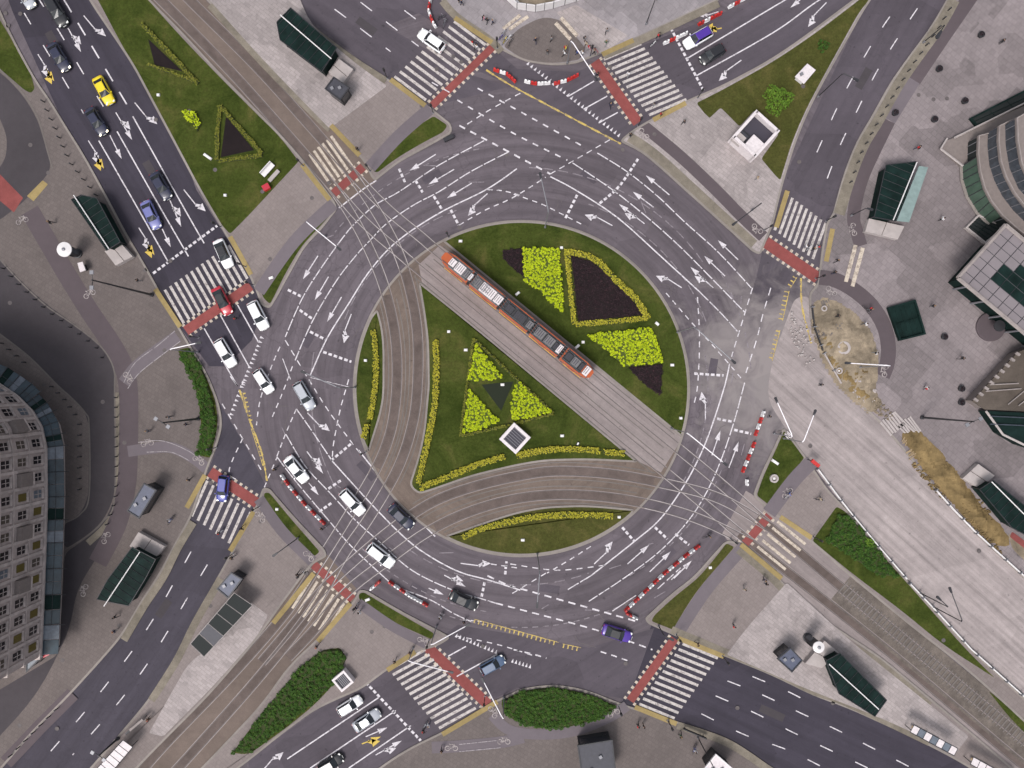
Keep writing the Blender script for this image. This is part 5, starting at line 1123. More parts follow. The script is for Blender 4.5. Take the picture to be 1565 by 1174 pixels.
# ---------------------------------------------------------------- bollards
b0 = thing('bollard', 'x', 'bollard'); m = MB(); m.lathe([(.09, 0), (.09, .8), (.06, .86)], seg=8); m.build('post', 'steel_dark', b0); m = MB(); m.lathe([(.13, .88), (.13, .92), (.05, .98)], seg=8); m.build('cap', 'steel_dark', b0)
first = [True]
def bollards(pts, step, where):
    for x, y, a in walk(pts, step, step / 2):
        lo = (*W(x, y)[:2], .13)
        if first[0]: q = b0; q.location = lo; first[0] = False
        else: q = dup(b0, lo)
        q['label'] = 'dark bollard in the row ' + where; q['group'] = 'bollards ' + where
bollards([(1452, 10), (1430, 48), (1390, 104), (1366, 142), (1338, 190), (1314, 235), (1296, 285)], 16, 'along the right road and its cycle lane')
bollards([(125, 640), (125, 760)], 16.5, 'on the pavement before the grey stone building')
bollards([(77, 586), (100, 608), (120, 636)], 14, 'round the corner of the grey stone building')
bollards([(180, 600), (180, 762), (165, 805)], 15, 'right of the long left service road')
bollards([(2, 405), (38, 442), (76, 476), (112, 502), (150, 532), (166, 560)], 17, 'up the slanting edge of the left service road')
bollards([(95, 1076), (8, 1164)], 16.5, 'beside the bottom left road')
bollards([(0, 520), (50, 562)], 15, 'above the awnings of the stone building')
bollards([(66, 150), (110, 250), (150, 300)], 15, 'on the narrow brown strip beside the upper left road')

# ---------------------------------------------------------------- glass roofed stair entrances, kiosks
def wquad(pts, z): return [tuple(W(x, y, z)[:2]) for x, y in pts]
def entrance(poly, slab, ridge, label, z=3.0, light=None):
    P = ccw(wquad(poly, z)); c = (sum(p[0] for p in P) / len(P), sum(p[1] for p in P) / len(P)); P = [(x - c[0], y - c[1]) for x, y in P]
    t = thing('underpass_entrance', label, 'stair entrance', (c[0], c[1], .12), 0, 'glass roofed underpass entrances')
    m = MB(); m.prism(P, z - .22, z - .12, top=P); rf = m.build('glass_roof', 'teal_glass', t)
    m = MB(); n = len(P); q = inset(P, .35)
    for i in range(n): m.add([(*q[i], 0), (*q[(i+1) % n], 0), (*q[(i+1) % n], z - .22), (*q[i], z - .22)], [(0, 1, 2, 3)])
    m.build('glass_wall', 'teal_glass', t)
    # frame: edge beams, rafters across, posts
    m = MB()
    for i in range(n): a, b = Vector((*P[i], z - .1)), Vector((*P[(i+1) % n], z - .1)); m.tube([a, b], .07, 6)
    R0, R1 = (Vector((*W(*r_, z)[:2], 0)) - Vector((*c, 0)) for r_ in ridge); d = (R1 - R0).normalized(); nn = Vector((-d.y, d.x, 0)); L = (R1 - R0).length
    m.build('edge_beam', 'steel_dark', t); m = MB()
    k = 0.6
    while k < L:
        p = R0 + d * k; lo = []
        for i in range(n):   # clip the rafter line with the outline
            a, b = Vector((*P[i], 0)), Vector((*P[(i+1) % n], 0)); e = b - a; den = nn.x * e.y - nn.y * e.x
            if abs(den) < 1e-6: continue
            s = ((a.x - p.x) * e.y - (a.y - p.y) * e.x) / den; u = ((a.x - p.x) * nn.y - (a.y - p.y) * nn.x) / den
            if 0 <= u <= 1: lo.append(s)
        if len(lo) >= 2: m.tube([p + nn * min(lo) + Vector((0, 0, z - .08)), p + nn * max(lo) + Vector((0, 0, z - .08))], .035, 4)
        k += 1.15
    m.build('rafter', 'steel_dark', t)
    for i in range(n): m = MB(); m.tube([(*q[i], 0), (*q[i], z - .2)], .08, 6); m.build('post', 'steel_dark', t)
    m = MB(); m.tube([R0 + Vector((0, 0, z + .12)), R1 + Vector((0, 0, z + .12))], .085, 8); m.build('ridge_beam', 'white_paint', t)
    if light:
        q_ = [(x - c[0], y - c[1]) for x, y in ccw(wquad(light, z))]; m = MB(); m.prism(q_, z - .1, z - .02); m.build('pale_roof_panel', 'teal_glass_light', t)
    if slab:
        q_ = [(x - c[0], y - c[1]) for x, y in ccw(wquad(slab, 1.0))]; m = MB(); m.prism(q_, 0, .95); s_ = m.build('concrete_block', 'concrete', t, bevel=.03)
        m = MB(); a, b = Vector(q_[0]), Vector(q_[1]); a2, b2 = Vector(q_[3]), Vector(q_[2]); mid0, mid1 = (a + b) / 2, (a2 + b2) / 2
        m.tube([(*mid0, .955), (*mid1, .955)], .05, 4); m.build('joint', 'kerb_dark', s_)
entrance([(423, 34), (444, 12), (515, 73), (492, 110), (428, 61)], [(502, 110), (518, 90), (540, 106), (522, 130)][::1], [(429, 24), (507, 91)], 'dark green glass stair entrance at the top left of the plaza')
entrance([(109, 305), (124, 298), (148, 303), (184, 370), (163, 383)], [(160, 384), (186, 373), (203, 392), (177, 406)], [(114, 299), (168, 381)], 'narrow dark glass stair entrance on the left plaza')
entrance([(202, 836), (238, 855), (222, 885), (197, 926), (148, 916), (165, 885)], [(212, 813), (252, 835), (236, 855), (198, 835)], [(215, 843), (160, 926)], 'dark glass stair entrance right of the stone building')
entrance([(1354, 252), (1400, 247), (1386, 300), (1369, 338), (1336, 332)], [(1328, 334), (1382, 346), (1372, 366), (1322, 354)], [(1400, 249), (1364, 337)], 'dark glass stair entrance with a pale side panel on the right plaza', light=[(1404, 254), (1418, 256), (1389, 340), (1370, 338)])
entrance([(1497, 748), (1518, 734), (1600, 800), (1575, 822), (1546, 806)], [(1471, 731), (1495, 709), (1520, 727), (1497, 747)], [(1514, 736), (1590, 812)], 'dark glass stair entrance beside the ochre spoil heap')
entrance([(1262, 1010), (1284, 998), (1355, 1070), (1337, 1095), (1282, 1060)], [(1230, 1014), (1260, 979), (1282, 997), (1256, 1021)], [(1266, 1014), (1342, 1083)], 'glass stair entrance with a pale block near the lower right tram tracks')

def kiosk(poly, z, mat, label, nm='kiosk', cat='kiosk', lip=True, wall='plastic_black', vents=2, hatch=True):
    P = ccw(wquad(poly, z)); c = (sum(p[0] for p in P) / len(P), sum(p[1] for p in P) / len(P)); P = [(x - c[0], y - c[1]) for x, y in P]; n = len(P)
    t = thing(nm, label, cat, (c[0], c[1], .12)); z -= .12
    q = inset(P, .25); m = MB(); m.prism(q, 0, z - .2); w_ = m.build('wall', wall, t)
    m = MB()
    for i in range(n):
        a, b = Vector(q[i]), Vector(q[(i+1) % n]); e = (b - a); L = e.length; e.normalize(); o_ = Vector((e.y, -e.x)) * .02
        if L > 1.2: m.add([(*(a + e*.25 + o_), 1.0), (*(b - e*.25 + o_), 1.0), (*(b - e*.25 + o_), z - .5), (*(a + e*.25 + o_), z - .5)], [(0, 1, 2, 3)])
    m.build('window', 'glass_dark', t)
    m = MB(); m.prism(P, z - .2, z); m.build('roof', mat, t, bevel=.03)
    if lip:
        m = MB(); q2 = inset(P, .18)
        for i in range(n): m.add([(*P[i], z + .12), (*P[(i+1) % n], z + .12), (*q2[(i+1) % n], z + .12), (*q2[i], z + .12), (*P[i], z), (*P[(i+1) % n], z), (*q2[(i+1) % n], z + .002), (*q2[i], z + .002)], [(0, 1, 2, 3), (0, 4, 5, 1), (3, 2, 6, 7)])
        m.build('roof_edge', 'steel_dark' if mat != 'roof_white' else 'white_paint', t)
    for k in range(vents): m = MB(); f = Vector(P[0]).lerp(Vector(P[2 % n]), .3 + .3 * k); m.box(f.x, f.y, z, .45, .45, .25, .5); m.build('roof_vent', 'steel_grey', t)
    return t
kiosk([(510, 117), (535, 134), (520, 154), (496, 136)], 3.2, 'grey_roof', 'dark square roofed kiosk right of the top left stair entrance')
kiosk([(220, 738), (240, 749), (213, 793), (194, 781)], 3.4, 'blue_roof', 'long blue roofed kiosk on the left plaza')
kiosk([(353, 874), (371, 885), (349, 915), (331, 900)], 3.0, 'blue_roof', 'small blue grey roofed kiosk beside the lower left road')
kiosk([(1208, 989), (1227, 1009), (1210, 1028), (1187, 1007)], 3.0, 'blue_roof', 'square dark blue roofed kiosk at the lower right')
kiosk([(882, 1139), (936, 1130), (943, 1190), (890, 1196)], 3.4, 'grey_roof', 'wide dark roofed kiosk at the bottom edge of the photo')
kiosk([(1094, 1152), (1122, 1176), (1108, 1196), (1076, 1174)], 3.0, 'roof_white', 'pale roofed kiosk cut by the bottom edge right of centre')
# open dark glass pit on the right plaza
def pit(poly, label, rim='steel_dark', z=.7, inner='stairwell_dark', notch=True, nm='skylight'):
    P = ccw(wquad(poly, z)); c = (sum(p[0] for p in P) / len(P), sum(p[1] for p in P) / len(P)); P = [(x - c[0], y - c[1]) for x, y in P]; n = len(P)
    t = thing(nm, label, 'skylight', (c[0], c[1], .12)); m = MB(); q = inset(P, .25)
    for i in range(n): a, b, c_, d = P[i], P[(i+1) % n], q[(i+1) % n], q[i]; m.add([(*a, 0), (*b, 0), (*b, z), (*a, z), (*c_, z), (*d, z), (*c_, .05), (*d, .05)], [(0, 1, 2, 3), (3, 2, 4, 5), (5, 4, 6, 7)])
    m.build('rim', rim, t); m = MB(); m.poly([(*p, .3) for p in q]); m.build('pane', inner, t, bevel=-1)
    m = MB()
    for k in range(1, 5): a = Vector(q[0]).lerp(Vector(q[1]), k / 5); b = Vector(q[3]).lerp(Vector(q[2]), k / 5); m.tube([(*a, .36), (*b, .36)], .04, 4)
    a = Vector(q[0]).lerp(Vector(q[3]), .5); b = Vector(q[1]).lerp(Vector(q[2]), .5); m.tube([(*a, .37), (*b, .37)], .04, 4); m.build('glazing_bar', 'teal_glass', t)
    return t
pit([(1357, 470), (1399, 458), (1415, 511), (1375, 521)], 'dark green glass skylight standing alone on the right plaza', 'teal_glass', inner='teal_glass')
pit([(1475, 348), (1495, 328), (1538, 346), (1506, 373)], 'dark glass skylight between the round building and the flat canopy', 'concrete', inner='stairwell_dark', z=.6)
pit([(1482, 181), (1620, 110), (1640, 130), (1492, 193)], 'long dark glass strip skylight above the round building', 'teal_glass', inner='stairwell_dark', z=.5)
# white framed vent shafts
def shaft(cx, cy, r, rot, label, h=1.3):
    c = W(cx, cy, h); t = thing('vent_shaft', label, 'vent shaft', (c.x, c.y, .12), R(rot), 'white framed vent shafts'); m = MB(); a = r * .1
    for k in range(4): g = k * pi / 2; m.box(a * .86 * cos(g), a * .86 * sin(g), 0, a * .28, a * 1.44 if k % 2 == 0 else a * 2.0, h, g)
    m.build('concrete_frame', 'roof_white', t, bevel=.03)
    m = MB(); m.box(0, 0, .1, a * 1.44, a * 1.44, h - .4); m.build('shaft_floor', 'dark_grate', t)
    m = MB()
    for k in range(7): m.box(-a * .66 + k * a * .22, 0, h - .28, .06, a * 1.43, .06)
    m.build('grille', 'steel_grey', t)
shaft(787, 670, 17, 48, 'square white vent shaft with a dark grille on the central grass')
shaft(524, 1041, 12, 40, 'small white vent shaft beside the lower left shrub mass')
# lift pavilion on the upper right plaza
c_ = W(1155, 205, 2.5); t = thing('lift_pavilion', 'white rimmed open pavilion with a dark interior on the upper right grass', 'pavilion', (c_.x, c_.y, .12), R(-42)); lx, ly = 4.3, 5.0
m = MB(); m.box(0, ly/2, 0, lx, .45, 2.6); m.box(0, -ly/2, 0, lx, .45, 2.6); m.box(lx/2, 0, 0, .45, ly + .45, 2.6); m.box(-lx/2, 0, 0, .45, ly + .45, 2.6); m.build('wall', 'roof_white', t, bevel=.02)
m = MB(); m.box(0, 0, .2, lx - .45, ly - .45, 1.2); m.build('inner_floor', 'dark_grate', t)
m = MB(); m.box(.9, -1.4, 1.4, 2.2, 2.4, 1.0); m.build('lift_box', 'roof_white', t, bevel=.03)
m = MB(); m.box(-1.4, -2.0, 1.4, 1.6, 1.6, .6); m.build('stair_head', 'concrete', t)
kiosk([(1133, 196), (1147, 208), (1135, 222), (1119, 210)], 1.6, 'grey_roof', 'low dark box beside the white rimmed pavilion', 'equipment_box', 'box', vents=0)
kiosk([(1234, 97), (1247, 107), (1229, 128), (1215, 117)], 1.3, 'roof_white', 'small white roofed box on the upper right grass', 'utility_box', 'box', wall='white_paint', vents=1, lip=False)
kiosk([(118, 402), (126, 400), (131, 413), (122, 416)], 1.4, 'roof_white', 'small white topped cabinet beside the round white column on the left plaza', 'utility_box', 'box', vents=0, lip=False)
def column(px, py, label, r=1.1, h=3.8):
    c = W(px, py, h); t = thing('advertising_column', label, 'column', (c.x, c.y, .12)); m = MB(); m.lathe([(.72, 0), (.72, .25), (.6, .3), (.6, h - .7), (.66, h - .6)], seg=24); m.build('shaft', 'steel_dark', t)
    m = MB(); m.lathe([(r * .8, h - .5), (r, h - .42), (r, h - .28), (r * .35, h - .14), (.05, h - .1)], seg=28); cp = m.build('cap', 'white_paint', t)
    m = MB(); m.lathe([(.28, h - .16), (.24, h - .02), (.05, h + .05)], seg=12); m.build('finial', 'steel_grey', cp)
    for k in range(3): m = MB(); a = k * 2 * pi / 3; m.box(.62 * cos(a), .62 * sin(a), .8, .03, .75, 1.9, a); m.build('poster_panel', 'blue_glass', t)
column(97, 381, 'round column with a wide white disc cap on the left plaza')
column(1252, 990, 'round column with a white disc cap at the lower right', .85, 4.6)
# shelters: white canopies and framed one
def shelter(poly, z, label, mat, n, frame='steel_dark'):
    P = ccw(wquad(poly, z)); c = (sum(p[0] for p in P) / 4, sum(p[1] for p in P) / 4); P = [Vector((x - c[0], y - c[1])) for x, y in P]
    if (P[1] - P[0]).length < (P[2] - P[1]).length: P = P[1:] + P[:1]
    t = thing('tram_shelter', label, 'shelter', (c[0], c[1], .12))
    for k in range(n):
        a, b = P[0].lerp(P[1], k / n + .006), P[0].lerp(P[1], (k+1) / n - .006); d, e = P[3].lerp(P[2], k / n + .006), P[3].lerp(P[2], (k+1) / n - .006)
        m = MB(); m.prism(ccw([tuple(a), tuple(b), tuple(e), tuple(d)]), z - .2, z - .1); m.build('roof_panel', mat[k % len(mat)], t)
    m = MB()
    for k in range(n + 1): a, d = P[0].lerp(P[1], k / n), P[3].lerp(P[2], k / n); m.tube([(*a, z - .1), (*d, z - .1)], .05, 4)
    for a, b in ((P[0], P[1]), (P[3], P[2])): m.tube([(*a, z - .09), (*b, z - .09)], .06, 4)
    m.build('roof_frame', frame, t)
    for k in (.08, .5, .92): a = P[0].lerp(P[1], k).lerp(P[3].lerp(P[2], k), .15); m = MB(); m.tube([(*a, 0), (*a, z - .15)], .06, 6); m.build('post', frame, t)
    a, b = P[0].lerp(P[1], .1).lerp(P[3].lerp(P[2], .1), .4), P[0].lerp(P[1], .9).lerp(P[3].lerp(P[2], .9), .4); g = b - a
    m = MB(); m.box(*(a + b) / 2, .42, g.length * .8, .4, .06, atan2(g.y, g.x)); m.build('bench_seat', 'wood', t)
shelter([(188, 1131), (203, 1142), (150, 1205), (134, 1190)], 2.8, 'white panelled shelter beside the bottom left road', ['roof_white'], 8)
shelter([(1397, 1108), (1464, 1144), (1458, 1155), (1391, 1119)], 2.8, 'white panelled shelter left of its twin at the lower right edge', ['roof_white', 'awning_pale'], 7)
shelter([(1488, 1157), (1560, 1197), (1554, 1208), (1483, 1168)], 2.8, 'white panelled shelter cut by the bottom edge at the lower right', ['roof_white'], 7)
shelter([(291, 984), (358, 906), (386, 925), (312, 1004)], 2.6, 'long shelter with three dark openings left of the tram tracks', ['stairwell_dark', 'grey_roof', 'stairwell_dark', 'stairwell_dark'], 5, 'concrete')

# ---------------------------------------------------------------- stone building on the left
def stone_building():
    zb = 4.5; path = [(-130, 545), (-60, 560), (-5, 583), (28, 605), (51, 628), (65, 652), (72, 684), (73, 760), (71, 830), (68, 910), (64, 1002)]
    Pw = [W(x, y, zb) for x, y in path]; foot = [(p.x, p.y) for p in Pw]; poly = foot + [(foot[-1][0] - 30, foot[-1][1] - 3), (foot[0][0] - 20, foot[0][1])]
    o = Vector((foot[7][0] - 12, foot[7][1], 0)); t = thing('stone_building', 'grey stone building with rows of windows and glass awnings at the left edge', 'building', (o.x, o.y, .12))
    sm_ = []
    for i in range(len(foot) - 1):
        a, b = Vector(foot[i]), Vector(foot[i+1])
        for k in range(2): sm_.append(a.lerp(b, k / 2))
    sm_.append(Vector(foot[-1])); loc = [(v.x - o.x, v.y - o.y) for v in sm_]; full = ccw([(x - o.x, y - o.y) for x, y in poly]); H = 15.6
    m = MB(); m.prism(full, 0, H); m.build('wall', 'facade_stone', t)
    m = MB(); m.prism(inset(full, -.3), H, H + .5); rf = m.build('roof', 'roof_grey', t)
    for z_, d_, h_ in ((5.0, .30, .3), (8.55, .16, .16), (12.05, .22, .2), (15.1, .45, .4)):
        m = MB(); m.prism(inset(full, -d_), z_, z_ + h_); m.build('cornice', 'facade_trim', t)
    # arc length walk along the facade
    acc = 0; P = [Vector(p) for p in loc]
    wf = MB().box(0, 0, 0, .12, 1.6, 2.0).mesh('frame', 'facade_trim'); 
    wm = MB(); wm.box(.02, 0, .12, .12, 1.05, 1.55); wpane = wm.mesh('window', 'window_dark'); wb = MB(); wb.box(.03, 0, .12, .12, 1.05, 1.55); wbl = wb.mesh('window', 'blind_ochre')
    wpale = wm.mesh('window', 'awning_pale'); wbr = wm.mesh('window', 'brown_roof')
    wbar = MB().box(.1, 0, .1, .05, .08, 1.6).box(.1, 0, .85, .05, 1.05, .08).mesh('glazing_bar', 'facade_trim'); sill = MB().box(.12, 0, -.12, .34, 1.5, .12).mesh('sill', 'facade_trim')
    pts = []
    for i in range(len(P) - 1):
        L = (P[i+1] - P[i]).length
        while acc < L: pts.append((P[i].lerp(P[i+1], acc / L), P[i+1] - P[i])); acc += 2.45
        acc -= L
    n = 0
    for j, z_ in enumerate((5.9, 9.3, 12.8)):
        for i, (p, d) in enumerate(pts):
            if i < 2 or n >= 99: continue
            a = atan2(d.y, d.x) + pi / 2; nn = Vector((cos(a), sin(a)))
            if nn.dot(p - Vector((-10, 0))) < 0: a += pi; nn = -nn
            och = (i % 2 == 0 and i > 13 and j == 0) or (i % 4 == 1 and j == 1 and i > 10)
            vr = random.random(); f = place_mesh(wbl if och else (wpale if vr < .16 else wbr if vr < .3 else wpane), 'window', t, (p.x + nn.x * .02, p.y + nn.y * .02, z_), (0, 0, a)); n += 1
            if not och: place_mesh(wbar, 'glazing_bar', f)
            place_mesh(sill, 'sill', f)
            for s in (-1, 1):
                pass
    # bay pilasters
    m = MB()
    for i, (p, d) in enumerate(pts):
        q = p + d.normalized() * 1.22; a = atan2(d.y, d.x); m.box(q.x, q.y, 5.3, .42, .3, 9.7, a)
    m.build('pilaster', 'facade_trim', t)
    for i in (9, 12, 15, 18):
        if i < len(pts):
            p, d = pts[i]; a = atan2(d.y, d.x); m = MB(); m.box(p.x, p.y, 8.6, 1.9, 1.7, .2, a); b_ = m.build('balcony', 'facade_trim', t)
            m = MB(); m.box(p.x, p.y, 8.8, 1.9, 1.5, 2.4, a, taper=.96); m.build('bay_window', 'cladding', b_)
    # awning ring of glass
    seg = []
    for i in range(len(P) - 1):
        a, b = P[i], P[i+1]; d = (b - a).normalized(); nn = Vector((-d.y, d.x)); nn = nn if nn.dot(a - Vector((-10, 0))) > 0 else -nn; seg.append(nn)
    k = 0
    for i in range(len(P) - 1):
        n0 = (seg[max(i-1, 0)] + seg[i]).normalized(); n1 = (seg[i] + seg[min(i+1, len(seg)-1)]).normalized()
        for u in range(2):
            a, b = P[i].lerp(P[i+1], u / 2 + .01), P[i].lerp(P[i+1], (u+1) / 2 - .01); na, nb = n0.lerp(n1, u / 2), n0.lerp(n1, (u+1) / 2)
            w_ = 1.9 if i > 6 else 2.3; m = MB(); k += 1
            if i > 0: m.add([(*a, 4.2), (*b, 4.2), (*(b + nb * w_), 3.5), (*(a + na * w_), 3.5), (*a, 4.28), (*b, 4.28), (*(b + nb * w_), 3.58), (*(a + na * w_), 3.58)], [(3, 2, 1, 0), (4, 5, 6, 7), (0, 1, 5, 4), (1, 2, 6, 5), (2, 3, 7, 6), (3, 0, 4, 7)]); m.build('awning', ('awning_glass', 'awning_glass', 'teal_glass', 'awning_glass', 'awning_pale', 'awning_glass', 'awning_glass')[k % 7], t)
    m = MB()
    for i in range(1, len(P) - 1): n0 = (seg[i-1] + seg[i]).normalized(); m.tube([(*P[i], 4.32), (*(P[i] + n0 * 2.7), 3.62)], .05, 4)
    for i in range(1, len(P) - 2): m.tube([(*(P[i] + seg[i] * .95), 3.98), (*(P[i+1] + seg[i] * .95), 3.98)], .035, 4)
    m.build('awning_rib', 'steel_dark', t)
stone_building()
kiosk([(40, 1008), (58, 994), (66, 1003), (40, 1028)], 3.6, 'awning_pale', 'pale slanted canopy at the lower corner of the stone building', 'canopy', 'canopy', vents=0)
kiosk([(64, 990), (74, 986), (77, 1000), (66, 1006)], 3.0, 'car_red', 'small red roofed stand at the lower corner of the stone building', 'stand', 'stand', vents=0, lip=False)

# ---------------------------------------------------------------- round building on the right
def round_building():
    c = W(1640, 250); t = thing('round_building', 'stepped round building with green glass skirt and curved ledges at the right edge', 'building', (c.x, c.y, .12))
    def L(pts, z): return ccw([(W(x, y, z).x - c.x, W(x, y, z).y - c.y) for x, y in pts])
    o1 = [(1800, 60), (1560, 178), (1522, 201), (1494, 208), (1493, 235), (1496, 262), (1503, 288), (1513, 308), (1530, 330), (1550, 348), (1580, 372), (1800, 500)]
    o2 = [(1800, 50), (1552, 180), (1525, 193), (1524, 215), (1527, 245), (1535, 270), (1548, 295), (1565, 317), (1600, 352), (1800, 490)]
    o3 = [(1800, 40), (1552, 181), (1553, 215), (1559, 250), (1573, 282), (1600, 312), (1800, 470)]
    z1, z2, z3 = 3.2, 5.8, 8.4
    for i, (o, za, zb) in enumerate(((o1, 0, z1), (o2, z1, z2), (o3, z2, z3))):
        P = L(o, zb); q = inset(P, .15)
        m = MB(); m.prism(q, za, zb - .3); w_ = m.build('curtain_wall', ('stairwell_dark', 'blue_glass', 'blue_glass')[i], t)
        m = MB(); m.prism(P, zb - .3, zb); m.build('roof_ledge', 'cladding', t)
        m = MB(); q2 = inset(P, .14); n = len(P)
        for k in range(n): m.add([(*P[k], zb + .25), (*P[(k+1) % n], zb + .25), (*q2[(k+1) % n], zb + .25), (*q2[k], zb + .25), (*P[k], zb), (*P[(k+1) % n], zb), (*q2[(k+1) % n], zb), (*q2[k], zb)], [(0, 1, 2, 3), (0, 4, 5, 1), (3, 2, 6, 7)])
        m.build('parapet', 'ledge_trim', t)
        m = MB()
        for k in range(n):
            a, b = Vector(q[k]), Vector(q[(k+1) % n]); e = (b - a).length
            for u in range(int(e / 1.2)):
                p = a.lerp(b, (u + .5) / max(1, int(e / 1.2))); m.box(p.x, p.y, za + .1, .1, .1, zb - za - .45)
        m.build('mullion', 'steel_grey', t)
    m = MB()
    lo = [(1470, 254), (1471, 275), (1479, 301), (1494, 325), (1512, 342)]; hi = [(1493, 240), (1496, 262), (1503, 288), (1513, 308), (1530, 330)]
    A = [W(x, y, .5) - c for x, y in lo]; B = [W(x, y, 2.9) - c for x, y in hi]
    for i in range(4):
        for u in range(2):
            a, b = A[i].lerp(A[i+1], u/2), A[i].lerp(A[i+1], (u+1)/2); d, e = B[i].lerp(B[i+1], u/2), B[i].lerp(B[i+1], (u+1)/2)
            m = MB(); m.add([tuple(a), tuple(b), tuple(e), tuple(d)], [(0, 1, 2, 3)]); m.build('glass_skirt', 'green_glass', t)
            m = MB(); m.tube([a + Vector((0, 0, .05)), d + Vector((0, 0, .05))], .07, 5); m.build('skirt_rib', 'steel_dark', t)
    m = MB(); m.tube([p + Vector((0, 0, -.2)) for p in A], .28, 6); m.build('skirt_kerb', 'kerb_stone', t)
    P = L([(1440, 226), (1448, 214), (1465, 208), (1525, 178), (1560, 160), (1620, 150), (1540, 200), (1495, 212), (1494, 242), (1471, 254)], .8); m = MB(); m.prism(P, 0, .5); m.build('terrace', 'cladding', t)
    m = MB()
    for a, b in (((1437, 228), (1471, 254)), ((1437, 228), (1447, 212)), ((1458, 211), (1700, 92))): m.tube([W(*a, .8) - c, W(*b, .8) - c], .16, 5)
    m.build('terrace_wall', 'concrete', t)
round_building()
def flat_canopy():
    z = 6.0; c = W(1560, 450); t = thing('flat_canopy', 'large flat canopy of pale panels with a dark glass part at the right edge', 'building', (c.x, c.y, .12))
    Q = [(W(x, y, z) - c) for x, y in [(1536, 344), (1463, 425), (1640, 572), (1713, 491)]]
    nu, nv = 12, 7; m = {k: MB() for k in ('roof_grey', 'cladding', 'teal_glass')}
    for i in range(nu):
        for j in range(nv):
            def P(u, v): return Q[0].lerp(Q[1], v).lerp(Q[3].lerp(Q[2], v), u)
            a = [P((i + .03) / nu, (j + .03) / nv), P((i + .97) / nu, (j + .03) / nv), P((i + .97) / nu, (j + .97) / nv), P((i + .03) / nu, (j + .97) / nv)]
            k = 'teal_glass' if (i >= 2 and 2 <= j <= 4) and not (i == 2 and j == 2) else ('cladding' if (i * 7 + j * 3) % 5 else 'facade_trim2')
            if k == 'facade_trim2': k = 'cladding'
            m[k].prism(ccw([(p.x, p.y) for p in a]), z - .25, z - .1)
    for k, mm in m.items():
        if mm.v: o = mm.build('roof_panel', k if k != 'cladding' else 'panel_pale', t); setprops(o, 'dark glass panels' if k == 'teal_glass' else 'pale panels')
    mm = MB()
    for j in range(nv + 1): mm.tube([Q[0].lerp(Q[1], j/nv) + Vector((0, 0, -z + z - .12)), Q[3].lerp(Q[2], j/nv) + Vector((0, 0, -.12))], .07, 4)
    for i in range(nu + 1): mm.tube([Q[0].lerp(Q[3], i/nu) + Vector((0, 0, -.14)), Q[1].lerp(Q[2], i/nu) + Vector((0, 0, -.14))], .07, 4)
    mm.build('roof_beam', 'steel_dark', t)
    mm = MB()
    for a, b in ((0, 1), (1, 2), (2, 3), (3, 0)): mm.tube([Q[a], Q[b]], .3, 6)
    mm.build('gutter', 'ledge_trim', t)
    mm = MB(); q = inset(ccw([(p.x, p.y) for p in Q]), 1.4); mm.prism(q, 0, z - .3); mm.build('glass_wall', 'teal_glass', t)
    for k in range(5): p = Q[1].lerp(Q[2], (k + .1) / 5).lerp((Q[0] + Q[2]) / 2, .22); mm = MB(); mm.tube([(p.x, p.y, 0), (p.x, p.y, z - .2)], .16, 8); mm.build('post', 'steel_grey', t)
simple('panel_pale', (0.20, 0.175, 0.185), 0.5, var=0.12, scale=0.3)
flat_canopy()
def lower_block():
    c = W(1600, 590); t = thing('low_building', 'low brown roofed block with a dark glass band at the right edge', 'building', (c.x, c.y, .12))
    def L(pts, z): return ccw([((W(x, y, z) - c).x, (W(x, y, z) - c).y) for x, y in pts])
    P = L([(1486, 613), (1556, 538), (1800, 440), (1800, 640), (1506, 626)], 2.6); m = MB(); m.prism(inset(P, .2), 0, 2.2); m.build('wall', 'cladding', t); m = MB(); m.prism(P, 2.2, 2.48); m.build('roof', 'brown_roof', t)
    m = MB()
    for k in range(9): a = (Vector((1490, 611, 0)).lerp(Vector((1554, 541, 0)), k / 8)); p = W(a.x, a.y, 2.6) - c; m.box(p.x, p.y, 2.48, .7, .35, .35, R(-35))
    m.build('roof_edge_block', 'ledge_trim', t)
    for (a, b) in (((1506, 598), (1560, 594)), ((1512, 588), (1556, 586)), ((1540, 618), (1580, 585)), ((1556, 620), (1596, 588))): m = MB(); m.tube([W(*a, 2.7) - c, W(*b, 2.7) - c], .09, 5); m.build('roof_pipe', 'ledge_trim', t)
    P = L([(1506, 628), (1800, 642), (1800, 790), (1590, 690), (1560, 680), (1530, 662)], 2.0); m = MB(); m.prism(P, 0, 1.9); m.build('glass_front', 'teal_glass', t)
    for y in (638, 650): m = MB(); m.tube([W(1512, y - 2, 2.0) - c + Vector((0, 0, .1)), W(1780, y + 10, 2.0) - c + Vector((0, 0, .1))], .1, 5); m.build('glazing_bar', 'blue_glass', t)
    m = MB(); m.tube([W(1506, 628, 2) - c, W(1532, 664, 2) - c, W(1592, 693, 2) - c], .18, 6); m.build('front_kerb', 'concrete', t)
lower_block()
# drum entrance
c_ = W(1512, 500); t = thing('drum_entrance', 'round brown drum shaped entrance below the flat canopy', 'entrance', (c_.x, c_.y, .12))
m = MB(); m.lathe([(2.2, 0), (2.2, .3), (2.1, .34), (.1, .34)], seg=32); m.build('step', 'bike_asphalt', t)
for k in range(7): m = MB(); a = -.3 + k * .33; m.box(1.15 * cos(a), 1.15 * sin(a), .34, .1, .34, 1.9, a); m.build('glass_panel', 'teal_glass', t)
m = MB(); m.lathe([(.85, 2.2), (.85, 2.35), (.1, 2.4)], seg=24); m.build('roof', 'steel_dark', t)
